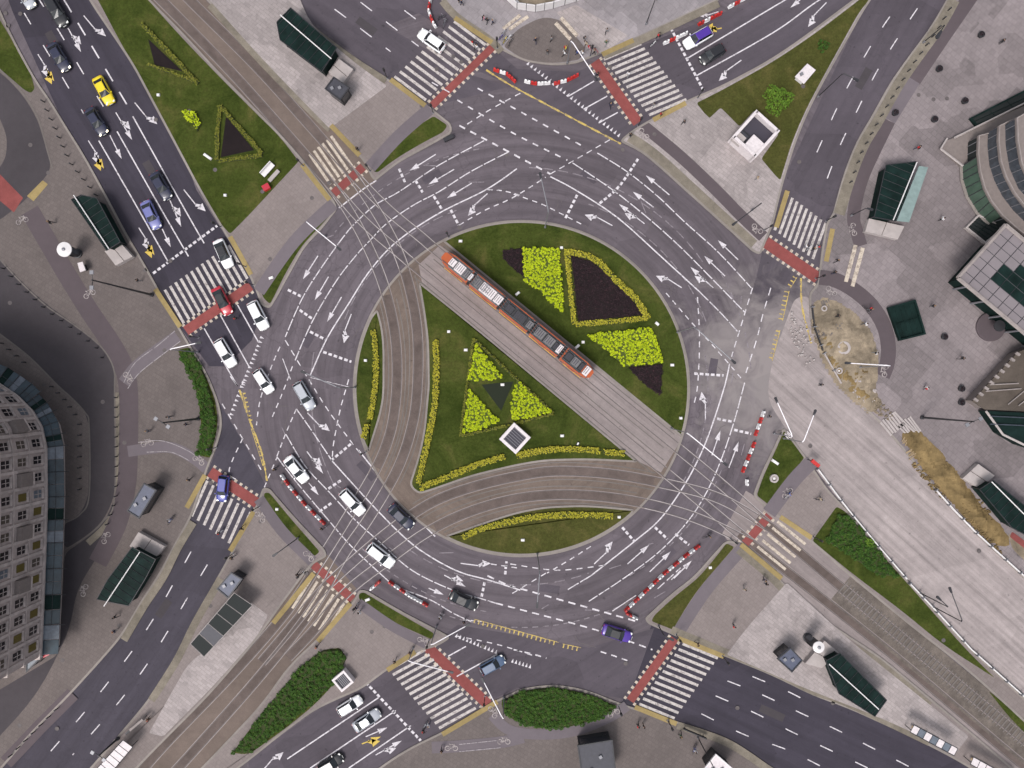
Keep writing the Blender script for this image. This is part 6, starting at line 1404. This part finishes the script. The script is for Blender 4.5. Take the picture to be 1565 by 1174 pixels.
# planters: dark round pits on the right plaza
for i, (x, y, w_) in enumerate([(1433, 107, 'highest on the right plaza'), (1472, 156, 'above the long dark skylight'), (1426, 184, 'left of the round building'), (1497, 55, 'near the top edge of the right plaza'), (1441, 515, 'right of the square dark skylight'), (1467, 594, 'upper one beside the low brown block'), (1467, 615, 'lower one beside the low brown block'), (1366, 174, 'on the cycle lane edge')]):
    t = thing('planter', 'small round dark planter ' + w_, 'planter', (*W(x, y)[:2], .12), 0, 'round planters on the right plaza'); m = MB(); m.lathe([(.42, 0), (.5, .5), (.42, .5), (.4, .42), (.02, .42)], seg=18); m.build('bowl', 'steel_dark', t)
    m = MB()
    for _ in range(40): a, b = random.uniform(0, 6.28), random.random() ** .5 * .38; leaf(m, b*cos(a), b*sin(a), .5 + random.random() * .15, .09)
    m.build('plants', 'purple_leaf', t)
# white hoarding round the top site
F = [(758, -14), (790, 15), (818, 19), (845, 14), (880, 3), (915, -8)]
t = thing('hoarding', 'curved white hoarding round the sandy patch at the top edge', 'fence', (*W(818, 19)[:2], .12)); o_ = W(818, 19)
for i in range(len(F) - 1):
    for u in range(2 if i not in (2,) else 2):
        a = W(*F[i]).lerp(W(*F[i+1]), u/2 + .01) - o_; b = W(*F[i]).lerp(W(*F[i+1]), (u+1)/2 - .01) - o_; g = b - a; m = MB(); m.box((a.x + b.x)/2, (a.y + b.y)/2, .1, g.length, .08, 1.9, atan2(g.y, g.x)); m.build('panel', 'white_paint', t)
        m = MB(); m.tube([(a.x, a.y, 0), (a.x, a.y, 2.1)], .06, 6); m.build('post', 'steel_dark', t)
        n_ = Vector((-g.y, g.x)).normalized() * .6; m = MB(); m.box((a.x + b.x)/2 + n_.x * (1), (a.y + b.y)/2 + n_.y, 0, g.length, .9, .12, atan2(g.y, g.x)); m.build('footing', 'white_paint', t)
sheet('bare_soil', [(776, -30), (790, 6), (818, 13), (846, 8), (878, -2), (900, -30)], 'sand', r=2)
def low_fence(pts, label, mat='white_paint', h=.35, wd=.16):
    o = W(*pts[0]); t = thing('site_barrier', label, 'barrier', (o.x, o.y, .12)); m = MB()
    for x, y, a in walk(pts, 30, 0): m = MB(); m.box((W(x, y) - o).x, (W(x, y) - o).y, 0, .12, .5, h + .35, a); m.build('post', 'steel_grey', t)
    m = MB(); P = [W(x, y) - o for x, y in pts]
    for a, b in zip(P, P[1:]): g = b - a; m.box((a.x + b.x)/2, (a.y + b.y)/2, .06, g.length, wd, h, atan2(g.y, g.x))
    m.build('rail', mat, t)
low_fence([(1248, 716), (1285, 766), (1296, 780), (1344, 838), (1384, 884)], 'thin white site barrier along the upper left side of the raw road')
low_fence([(1388, 890), (1426, 930), (1482, 991), (1568, 1068), (1640, 1132)], 'thin white site barrier along the lower left side of the raw road')
low_fence([(1428, 748), (1455, 778), (1488, 812), (1552, 870), (1620, 930)], 'thin white site barrier between the raw road and the ochre spoil')
low_fence([(1258, 540), (1284, 586)], 'short pale barrier along the lower edge of the sand heap', 'concrete')
low_fence([(1240, 470), (1243, 500), (1256, 536)], 'short dark barrier along the left edge of the sand heap', 'steel_dark')
# rubble, planks and materials at the site
def planks(px, py, rot, n, label, mat='wood', L=2.2, sp=.22):
    t = thing('plank_pile', label, 'planks', (*W(px, py)[:2], .13), R(rot))
    for k in range(n): m = MB(); m.box(random.uniform(-.2, .2), (k - n/2) * sp, .02 + .05 * (k % 2), L, sp * .7, .05, random.uniform(-.12, .12)); m.build('plank', mat, t)
planks(1395, 690, 30, 6, 'pale planks lying on the ochre spoil'); planks(1382, 672, 60, 4, 'short pale planks at the top of the ochre spoil', L=1.3)
planks(1262, 470, 110, 6, 'dark planks beside the sand heap', 'kerb_dark', 2.0); planks(1205, 665, -40, 4, 'grey boards on the right grass wedge', 'roof_white', 1.0)
planks(1390, 652, -50, 7, 'grey slabs stacked between sand and spoil', 'concrete', 2.8, .35)
planks(1365, 645, -50, 7, 'grey slabs laid out left of the spoil', 'concrete', 2.6, .45)
def rubble(px, py, rx, ry, n, rot, label, mat):
    t = thing('rubble_heap', label, 'rubble', (*W(px, py)[:2], .12), R(rot)); m = MB()
    for _ in range(n):
        a, b = random.uniform(0, 6.28), random.random() ** .6; s = random.uniform(.08, .3); m.box(rx*b*cos(a), ry*b*sin(a), 0, s * random.uniform(.7, 1.8), s, s * .7, random.uniform(0, 3), taper=.7)
    so_ = m.build('stones', mat, t); so_['kind'] = 'stuff'
rubble(1270, 500, 2.4, 1.6, 110, 30, 'dark rubble at the upper end of the sand heap', 'kerb_dark'); rubble(1300, 560, 3.5, 1.6, 110, -40, 'brown rubble in the middle of the sand heap', 'sand_ochre')
rubble(1320, 598, 2.2, 1.5, 70, -40, 'pale stones at the lower end of the sand heap', 'concrete'); rubble(1430, 712, 3.4, 1.6, 120, -48, 'ochre lumps along the upper spoil heap', 'sand_ochre'); rubble(1490, 780, 3.6, 1.8, 110, -48, 'ochre lumps along the lower spoil heap', 'sand_ochre')
rubble(1255, 520, 3.6, .8, 130, -65, 'scattered stones spilling off the left edge of the sand heap', 'sand'); rubble(1345, 625, 2.6, .9, 80, -45, 'scattered stones between sand heap and slabs', 'sand')
rubble(1420, 735, 4.2, .6, 120, -48, 'crumbs of soil spilled along the left of the ochre spoil', 'sand_ochre'); rubble(1500, 815, 4.2, .5, 110, -45, 'crumbs of soil beside the lower white site barrier', 'sand_ochre')
rubble(1225, 520, 4.5, 1.6, 90, -70, 'fine pale grit strewn over the raw road left of the sand', 'concrete')
def well(px, py, label, r=.9):
    t = thing('manhole_ring', label, 'concrete ring', (*W(px, py)[:2], .13)); m = MB(); m.lathe([(r, 0), (r, .35), (r*.62, .35), (r*.6, .05), (.02, .05)], seg=24); m.build('ring', 'concrete', t); m = MB(); m.lathe([(r*.3, .05), (r*.3, .2), (.02, .2)], seg=14); m.build('lid', 'white_paint', t)
well(1288, 532, 'large pale concrete ring in the sand heap', 1.0); well(1281, 567, 'small concrete ring at the foot of the sand heap', .5); well(1258, 472, 'small concrete ring at the top of the sand heap', .45); well(1352, 872 - 5, 'round pale cover at the foot of the site shrubs', .6); well(1182, 731, 'round brown cover on the right grass wedge', .65)
# benches and small things on the greens
t = thing('bench', 'white block bench on the upper left green near its lower tip', 'bench', (*W(411, 261)[:2], .13), R(48)); m = MB(); m.box(0, 0, .3, 2.4, .75, .12); m.build('seat', 'white_paint', t, bevel=.03)
for s in (-.8, .8): m = MB(); m.box(s, 0, 0, .2, .6, .3); m.build('leg', 'concrete', t)
m = MB(); m.box(0, .42, .42, 2.4, .1, .5); m.build('backrest', 'white_paint', t)
t = thing('bench', 'grey slab bench beside the white one on the upper left green', 'bench', (*W(420, 270)[:2], .13), R(48)); m = MB(); m.box(0, 0, .3, 2.2, .6, .12); m.build('seat', 'concrete', t, bevel=.03)
for s in (-.8, .8): m = MB(); m.box(s, 0, 0, .2, .5, .3); m.build('leg', 'kerb_dark', t)
t = thing('electric_box', 'small red box at the lower tip of the upper left green', 'box', (*W(409, 288)[:2], .13), R(30)); m = MB(); m.box(0, 0, 0, 1.0, .8, .7); m.build('cabinet', 'barrier_red', t, bevel=.04); m = MB(); m.box(0, 0, .7, 1.08, .88, .06); m.build('lid', 'car_red', t)
def marker(px, py, label, L=1.0, rot=0, mat='white_paint'):
    t = thing('ground_spotlight', label, 'spotlight', (*W(px, py)[:2], .14), R(rot), 'pale ground spotlights'); m = MB(); m.box(0, 0, 0, L, .42, .22, taper=.85); m.build('housing', mat, t, bevel=.02); m = MB(); m.box(0, 0, .22, L * .6, .22, .03); m.build('lens', 'headlight_glass', t)
for a in [(318, 240, 'long white spotlight left of the lower soil triangle', 1.5, -35), (243, 146, 'tiny spotlight above the ragged lime shrub', .5), (345, 299, 'small spotlight near the lower edge of the upper left green', .5), (791, 449, 'pale spotlight between tram and upper lime bed', .8, 40), (882, 530, 'pale spotlight just right of the tram tail', .9, 40), (891, 523, 'small white spotlight left of the lower lime bed', .5), (1004, 495, 'pale spotlight off the right corner of the quarter bed', .7, -40), (858, 379, 'white spotlight at the top corner of the quarter bed', .5), (1027, 558, 'white spotlight right of the lower lime bed', .6), (712, 535, 'white spotlight left of the lime triangle', .6), (704, 369, 'spotlight at the top left of the round green', .6), (859, 666, 'spotlight right of the white vent shaft', .6), (883, 678, 'dark spotlight above the bottom hedge', .6, 60, 'steel_dark'), (686, 507, 'small spotlight left above the lime triangle', .5), (1040, 639, 'spotlight in the right tip of the round green', .5), (799, 825, 'spotlight on the olive bottom strip', .6), (559, 551, 'spotlight on the western strip', .5), (946, 790, 'spotlight at the right end of the bottom hedge', .5), (415, 425, 'pale spotlight on the left grass wedge', .8, 20), (424, 778, 'small spotlight on the lower left strip', .5), (562, 916, 'white spotlight on the thin bottom strip', .8, 20), (1184, 706, 'long white spotlight on the right grass wedge', 1.3, -35), (1085, 867, 'spotlight on the lower right grass strip', .5), (768, 588, 'white spotlight by the central soil triangle', .6)]: marker(*a)

# ---------------------------------------------------------------- bicycles
def bicycle(px, py, rot, label, col='car_black', z=.13):
    t = thing('bicycle', label, 'bicycle', (*W(px, py)[:2], z), R(rot), 'bicycles')
    for x in (-.52, .52):
        m = MB(); n = 20; vs = []
        m.tube([(x + .33 * cos(2*pi*k/n), 0, .34 + .33 * sin(2*pi*k/n)) for k in range(n + 1)], .02, 5, caps=False); wh = m.build('wheel', 'tyre_rubber', t)
        m = MB()
        for k in range(6): m.tube([(x, 0, .34), (x + .32 * cos(k), 0, .34 + .32 * sin(k))], .005, 3)
        m.build('spokes', 'steel_grey', wh)
    m = MB()
    for a, b in (((-.52, .34), (-.1, .3)), ((-.52, .34), (-.2, .85)), ((-.1, .3), (-.22, .95)), ((-.1, .3), (.4, .8)), ((-.2, .82), (.38, .88)), ((.52, .34), (.38, .98))): m.tube([(a[0], 0, a[1]), (b[0], 0, b[1])], .025, 5)
    m.build('frame', col, t); m = MB(); m.prism([(-.36, -.09), (-.1, -.03), (-.1, .03), (-.36, .09)], .95, 1.0); m.build('saddle', 'plastic_black', t)
    m = MB(); m.tube([(.3, -.3, 1.02), (.4, 0, 1.0), (.3, .3, 1.02)], .02, 5); m.build('handlebar', 'steel_grey', t)
for a in [(766, 60, 40, 'purple bicycle in the parked cluster at the top plaza', 'car_purple'), (772, 64, 55, 'yellow bicycle in the parked cluster at the top plaza', 'car_yellow'), (778, 60, 35, 'white bicycle in the parked cluster at the top plaza', 'car_white'), (769, 54, 50, 'silver bicycle at the back of the parked cluster', 'car_silver'), (780, 68, 60, 'black bicycle at the right of the parked cluster', 'car_black'), (727, 72, 70, 'bicycle ridden over the top left crossing', 'car_black'), (674, 30, 30, 'dark bicycle left of the top left zebra', 'car_black'), (680, 38, 70, 'grey bicycle left of the top left zebra', 'car_grey'), (997, 70, 40, 'white bicycle near the upper right zebra', 'car_white'), (1202, 757, 40, 'white bicycle on the right cycle lane by the grass wedge', 'car_white'), (1250, 763, -10, 'dark bicycle on the pavement by the site barrier', 'car_black'), (263, 794, 60, 'blue and white bicycle on the left plaza', 'car_blue'), (1060, 1142, 70, 'blue bicycle on the bottom plaza', 'car_blue'), (545, 930, 60, 'black bicycle beside the lower left tram crossing', 'car_black'), (498, 806, 40, 'bicycle ridden past the lower left barriers', 'car_black'), (1234, 380, 50, 'white bicycle crossing the right zebra', 'car_white'), (1080, 818, 30, 'black bicycle above the long barrier run', 'car_black'), (650, 1106, 60, 'silver bicycle by the lower zebra crossing', 'car_silver'), (676, 940, 70, 'black bicycle below the thin bottom strip', 'car_black'), (1322, 474, -50, 'dark bicycle on the curved right cycle lane', 'car_black'), (910, 80, -50, 'red bicycle in the crowd by the top right crossing', 'car_red')]: bicycle(*a[:4], col=a[4], z=.13 if a[0] not in (727, 498, 1234, 1080) else .02)

# ---------------------------------------------------------------- people
def person_mesh(step, arm, sex=0):
    """one continuous skinned body, facing +x, feet on z=0"""
    V = []; E = []; Rr = []
    def v(p, r, parent=None):
        V.append(Vector(p)); Rr.append(r); i = len(V) - 1
        if parent is not None: E.append((parent, i))
        return i
    pel = v((0, 0, .95), .14); wst = v((0, 0, 1.10), .125, pel); ch = v((.01, 0, 1.30), .15, wst); nk = v((0, 0, 1.47), .07, ch); hd = v((.015, 0, 1.58), .085, nk); v((.01, 0, 1.70), .08, hd)
    for s in (-1, 1):
        k = s * step
        hp = v((0, s*.1, .90), .095, pel); kn = v((k*.22 + .04, s*.1, .50), .062, hp); an = v((k*.36 - .03, s*.1, .09 + (.05 if k < 0 else 0)), .042, kn); v((k*.36 + .12, s*.11, .04 + (.01 if k < 0 else 0)), .035, an)
        sh = v((0, s*.19, 1.40), .065, ch); el = v((-k*.14 * arm, s*.25, 1.13), .045, sh); wr = v((-k*.26 * arm + .06, s*.24, .90), .03, el); pa = v((-k*.30 * arm + .07, s*.24, .83), .032, wr)
        for f, (dx, dl) in enumerate(((.032, .075), (.012, .09), (-.008, .085), (-.026, .068))): q = v((-k*.30*arm + .07 + dx, s*.235, .79), .0095, pa); v((-k*.31*arm + .085 + dx, s*.225, .79 - dl*.8), .008, q)
        q = v((-k*.30*arm + .105, s*.215, .83), .010, pa); v((-k*.30*arm + .125, s*.205, .79), .009, q)
    me = bpy.data.meshes.new('person'); me.from_pydata([tuple(p) for p in V], E, []); o = bpy.data.objects.new('tmp', me); COL.objects.link(o)
    md = o.modifiers.new('s', 'SKIN'); md.use_smooth_shade = True
    sv = me.skin_vertices[0].data
    for i, r in enumerate(Rr): sv[i].radius = (r, r)
    sv[0].use_root = True
    o.modifiers.new('u', 'SUBSURF').levels = 1
    dg = bpy.context.evaluated_depsgraph_get(); out = bpy.data.meshes.new_from_object(o.evaluated_get(dg)); bpy.data.objects.remove(o)
    out.materials.clear()
    for k in ('skin', 'cloth_black', 'cloth_navy', 'plastic_black'): out.materials.append(MATS[k])
    for p in out.polygons:
        c = p.center; hand = abs(c.y) > .17 and c.z < .92 and c.z > .6
        p.material_index = 3 if c.z < .10 else 0 if (c.z > 1.45 or hand) else 1 if (c.z > .96 or abs(c.y) > .2) else 2
        p.use_smooth = True
    # face: nose and eyes are modelled on the head
    return out
PM = [person_mesh(1, 1), person_mesh(.55, .8), person_mesh(.12, .3), person_mesh(-.9, 1)]
HAIR = MB(); HAIR.lathe([(.085, 1.60), (.103, 1.66), (.098, 1.73), (.06, 1.785), (.01, 1.80)], -.012, 0, 14); HAIR = HAIR.mesh('hair', 'hair_dark', True)
FACE = MB().box(.105, 0, 1.60, .03, .026, .045).mesh('nose', 'skin')
EYE = MB().box(.094, 0, 1.645, .012, .024, .014).mesh('eye', 'hair_dark'); MOUTH = MB().box(.097, 0, 1.555, .012, .045, .010).mesh('mouth', 'barrier_red')
BAG = MB().box(-.2, 0, 1.05, .16, .28, .4).mesh('backpack', 'cloth_brown', bevel=.04)
def person(px, py, rot, top, legs, what, i=0, hair='hair_dark', bag=None, z=.125):
    lab = 'person in %s with %s trousers %s' % (top, legs, what)
    t = thing('person', lab, 'person', (*W(px, py)[:2], z), R(rot), 'people on foot')
    b = place_mesh(PM[i % 4], 'body', t); k = random.uniform(.94, 1.05); t.scale = (k, k, k)
    for s, mt in ((1, 'cloth_' + top), (2, 'cloth_' + legs)): b.material_slots[s].link = 'OBJECT'; b.material_slots[s].material = MATS[mt]
    place_mesh(HAIR, 'hair', t, mat=hair); place_mesh(FACE, 'nose', t); place_mesh(EYE, 'eye', t, (0, .032, 0)); place_mesh(EYE, 'eye', t, (0, -.032, 0)); place_mesh(MOUTH, 'mouth', t)
    if bag: place_mesh(BAG, 'backpack', t, mat='cloth_' + bag)
PP = [(548, 231, 120, 'black', 'navy', 'beside the upper tram crossing'), (723, 68, 70, 'black', 'black', 'crossing the top left zebra'), (729, 76, 70, 'white', 'grey', 'riding over the top left cycle crossing'), (740, 33, 20, 'pink', 'navy', 'leftmost by the top left kerb'), (745, 36, 50, 'black', 'black', 'second in the group by the top left kerb'), (753, 38, 0, 'navy', 'black', 'rightmost of the group by the top left kerb'),
 (702, 5, -30, 'black', 'black', 'left of a pair at the top edge'), (706, 9, -30, 'navy', 'black', 'right of a pair at the top edge'), (818, 66, 90, 'navy', 'navy', 'alone in the middle of the round top plaza'), (842, 64, 20, 'grey', 'black', 'on the right of the round top plaza'), (836, 84, 60, 'black', 'grey', 'near the lower rim of the round top plaza'), (864, 78, 10, 'yellow', 'grey', 'on the round top plaza near its right rim'), (862, 86, 10, 'white', 'black', 'just below the yellow one on the round plaza'),
 (881, 84, 0, 'blue', 'navy', 'waiting left of the top right cycle crossing'), (889, 86, 30, 'white', 'navy', 'waiting beside the blue one at the top right'), (895, 72, 60, 'beige', 'brown', 'by the top right crossing'), (900, 78, -20, 'pink', 'grey', 'amid the crowd at the top right crossing'), (907, 84, -40, 'black', 'black', 'right in the crowd by the top right crossing'), (893, 64, 10, 'grey', 'brown', 'behind the crowd by the top right crossing'),
 (926, 52, 80, 'grey', 'black', 'walking on the paving above the top right zebra'), (925, 70, 60, 'green', 'grey', 'by the kerb above the top right zebra'), (1005, 59, 40, 'black', 'black', 'at the kerb right of the top right zebra'), (912, 118, -60, 'black', 'navy', 'on the top right cycle crossing'), (932, 164, -60, 'navy', 'black', 'in the road beside the top right cycle crossing'), (959, 117, 60, 'white', 'grey', 'in the middle of the top right zebra'), (997, 164, 40, 'grey', 'grey', 'at the lower part of the top right zebra'),
 (1009, 178, 20, 'brown', 'black', 'just below the top right zebra'), (1043, 190, 50, 'black', 'black', 'on the paving above the cycle lane'), (962, 210, 60, 'black', 'navy', 'at the kerb below the top right cycle crossing'), (1154, 275, 0, 'beige', 'grey', 'sitting on the paving near the pavilion'), (1525, 68, 30, 'black', 'black', 'walking at the top of the right plaza'), (1398, 229, 20, 'black', 'navy', 'left of the round building terrace'), (1275, 400, 30, 'black', 'black', 'above the start of the curved cycle lane'), (1271, 418, 10, 'black', 'navy', 'at the start of the curved cycle lane'),
 (1228, 378, 10, 'white', 'navy', 'first in the group on the right zebra'), (1240, 382, 20, 'black', 'black', 'second in the group on the right zebra'), (1248, 378, 60, 'navy', 'grey', 'third in the group on the right zebra'), (1434, 337, 0, 'white', 'black', 'on the plaza left of the glass skylight'), (1420, 469, 0, 'black', 'grey', 'right of the square dark skylight'), (1318, 496, 20, 'white', 'navy', 'beside the curved cycle lane'), (1464, 548, 0, 'black', 'black', 'in the middle of the right plaza below the canopy'), (1326, 474, -50, 'black', 'grey', 'on the curved right cycle lane'),
 (1276, 484, 0, 'black', 'black', 'on the sand heap'), (1334, 540, 0, 'white', 'grey', 'at the right edge of the sand heap'), (83, 342, 0, 'black', 'black', 'above the white disc column'), (216, 430, -20, 'black', 'grey', 'left of the upper left zebra'), (364, 487, 40, 'black', 'navy', 'in the road between the two white cars'), (293, 732, 70, 'black', 'black', 'by the kerb of the left zebra'), (263, 637, 0, 'grey', 'black', 'under the tall mast by the left hedge'), (289, 648, 20, 'navy', 'black', 'at the left edge of the long hedge'), (231, 658, 0, 'grey', 'navy', 'left of the hedge above the light cycle lane'),
 (339, 812, 60, 'black', 'white', 'on the lower part of the left zebra'), (373, 806, 70, 'black', 'black', 'at the right edge of the left zebra'), (359, 850, 0, 'black', 'grey', 'below the left zebra crossing'), (264, 793, 60, 'white', 'blue', 'riding on the left plaza'), (181, 940, 0, 'black', 'black', 'upper one near the white ridge stair entrance'), (181, 961, 30, 'navy', 'grey', 'lower one near the white ridge stair entrance'), (1173, 636, 30, 'black', 'navy', 'by the upper right barrier run'), (1251, 588, 0, 'grey', 'black', 'on the dusty road below the sand heap'),
 (1203, 753, 30, 'blue', 'navy', 'riding by the right grass wedge'), (1249, 761, 20, 'beige', 'black', 'riding near the site barrier'), (1410, 593, 40, 'white', 'black', 'on the right plaza above the tall mast'), (1082, 818, 60, 'black', 'black', 'riding above the long barrier run'), (1168, 889, 20, 'black', 'navy', 'upper right one on the lower right pavement'), (1135, 898, 70, 'beige', 'grey', 'left one on the lower right pavement'), (1165, 884, 50, 'navy', 'black', 'behind the navy one on the lower right pavement'), (1119, 953, 20, 'grey', 'black', 'on the pavement above the bottom right zebra'),
 (1064, 981, 0, 'brown', 'black', 'at the upper kerb of the bottom right zebra'), (423, 716, 40, 'black', 'black', 'in front of the lower left barriers'), (494, 806, 40, 'black', 'grey', 'riding past the lower left barriers'), (458, 875, 60, 'black', 'black', 'left of the lower left tram crossing'), (487, 984, 60, 'black', 'navy', 'below the lower left tram crossing'), (546, 926, 60, 'navy', 'black', 'waiting right of the lower left tram crossing'), (552, 932, 30, 'white', 'grey', 'second one right of the lower left tram crossing'), (628, 994, 80, 'brown', 'black', 'at the left corner of the lower zebra'),
 (605, 1007, 80, 'black', 'grey', 'on the tactile strip left of the lower zebra'), (649, 1112, 30, 'black', 'black', 'with a bicycle by the lower zebra'), (656, 1104, 60, 'white', 'navy', 'crossing at the lower end of the lower zebra'), (674, 940, 50, 'white', 'black', 'on the road right of the bottom barriers'), (710, 948, 80, 'black', 'black', 'at the left end of the yellow combed line'), (676, 1142, 80, 'black', 'black', 'on the light lane at the bottom'), (974, 1104, 20, 'black', 'black', 'left of a pair below the bottom right crossing'), (982, 1105, 40, 'black', 'brown', 'right of a pair below the bottom right crossing'),
 (1038, 1119, 70, 'green', 'black', 'by the dark bar at the bottom'), (1060, 1142, 70, 'white', 'blue', 'riding on the bottom plaza'), (1020, 1099, 0, 'black', 'grey', 'at the lower kerb of the bottom right zebra'), (232, 1094, 60, 'brown', 'black', 'below the framed shelter at the lower left'), (774, 1066, 10, 'black', 'black', 'at the left tip of the oval shrub bed')]
road_px = {723, 729, 912, 932, 959, 997, 1228, 1240, 1248, 364, 339, 1251, 1173, 1082, 494, 423, 674, 710, 656}
for i, a in enumerate(PP): person(*a, i=i + (2 if i % 7 == 0 else 0), hair=('hair_dark', 'hair_dark', 'hair_fair')[i % 3], bag=(None, 'red', None, 'black', None)[i % 5], z=.02 if a[0] in road_px else .13)
# bars and signs on the plazas
def slab_thing(nm, px, py, rot, L, Wd, h, z, mat, label, cat):
    t = thing(nm, label, cat, (*W(px, py)[:2], .13), R(rot)); m = MB(); m.box(0, 0, z, L, Wd, h); m.build('panel', mat, t, bevel=.02)
    for s in (-1, 1): m = MB(); m.tube([(s * L * .4, 0, 0), (s * L * .4, 0, z)], .06, 6); m.build('post', 'steel_dark', t)
slab_thing('railing', 1060, 1117, -23, 3.8, .14, .6, .5, 'steel_dark', 'dark railing along the bottom right kerb', 'railing')
slab_thing('road_sign', 1238, 706, -40, 1.4, .5, .5, 1.6, 'barrier_red', 'red sign at the start of the site barrier', 'sign')
slab_thing('railing', 686, 213, 25, 1.6, .6, .5, .1, 'steel_dark', 'dark low box on the kerb below the upper left grass wedge', 'box')
slab_thing('sign_board', 217, 1100, 40, 2.6, .35, .9, .8, 'ledge_trim', 'pale narrow board on the pavement at the bottom left', 'sign')
slab_thing('sign_board', 212, 1105, 40, 3.6, .3, .6, .6, 'steel_dark', 'dark narrow board beside the pale one at the bottom left', 'sign')
# manhole covers on roads and pavements
m = MB()
for _ in range(70):
    x, y = random.uniform(0, 1565), random.uniform(0, 1174)
    if hypot(x - C[0], y - C[1]) < 262: continue
    m.lathe([(.32, 0), (.32, .003)], W(x, y).x, W(x, y).y, 12)
m.v = [(a, b, c_ + (.009 if hypot(a - W(*C).x, b - W(*C).y) < 39 else .132)) for a, b, c_ in m.v]; m.build('manhole_cover', 'rail_groove', kind='structure')
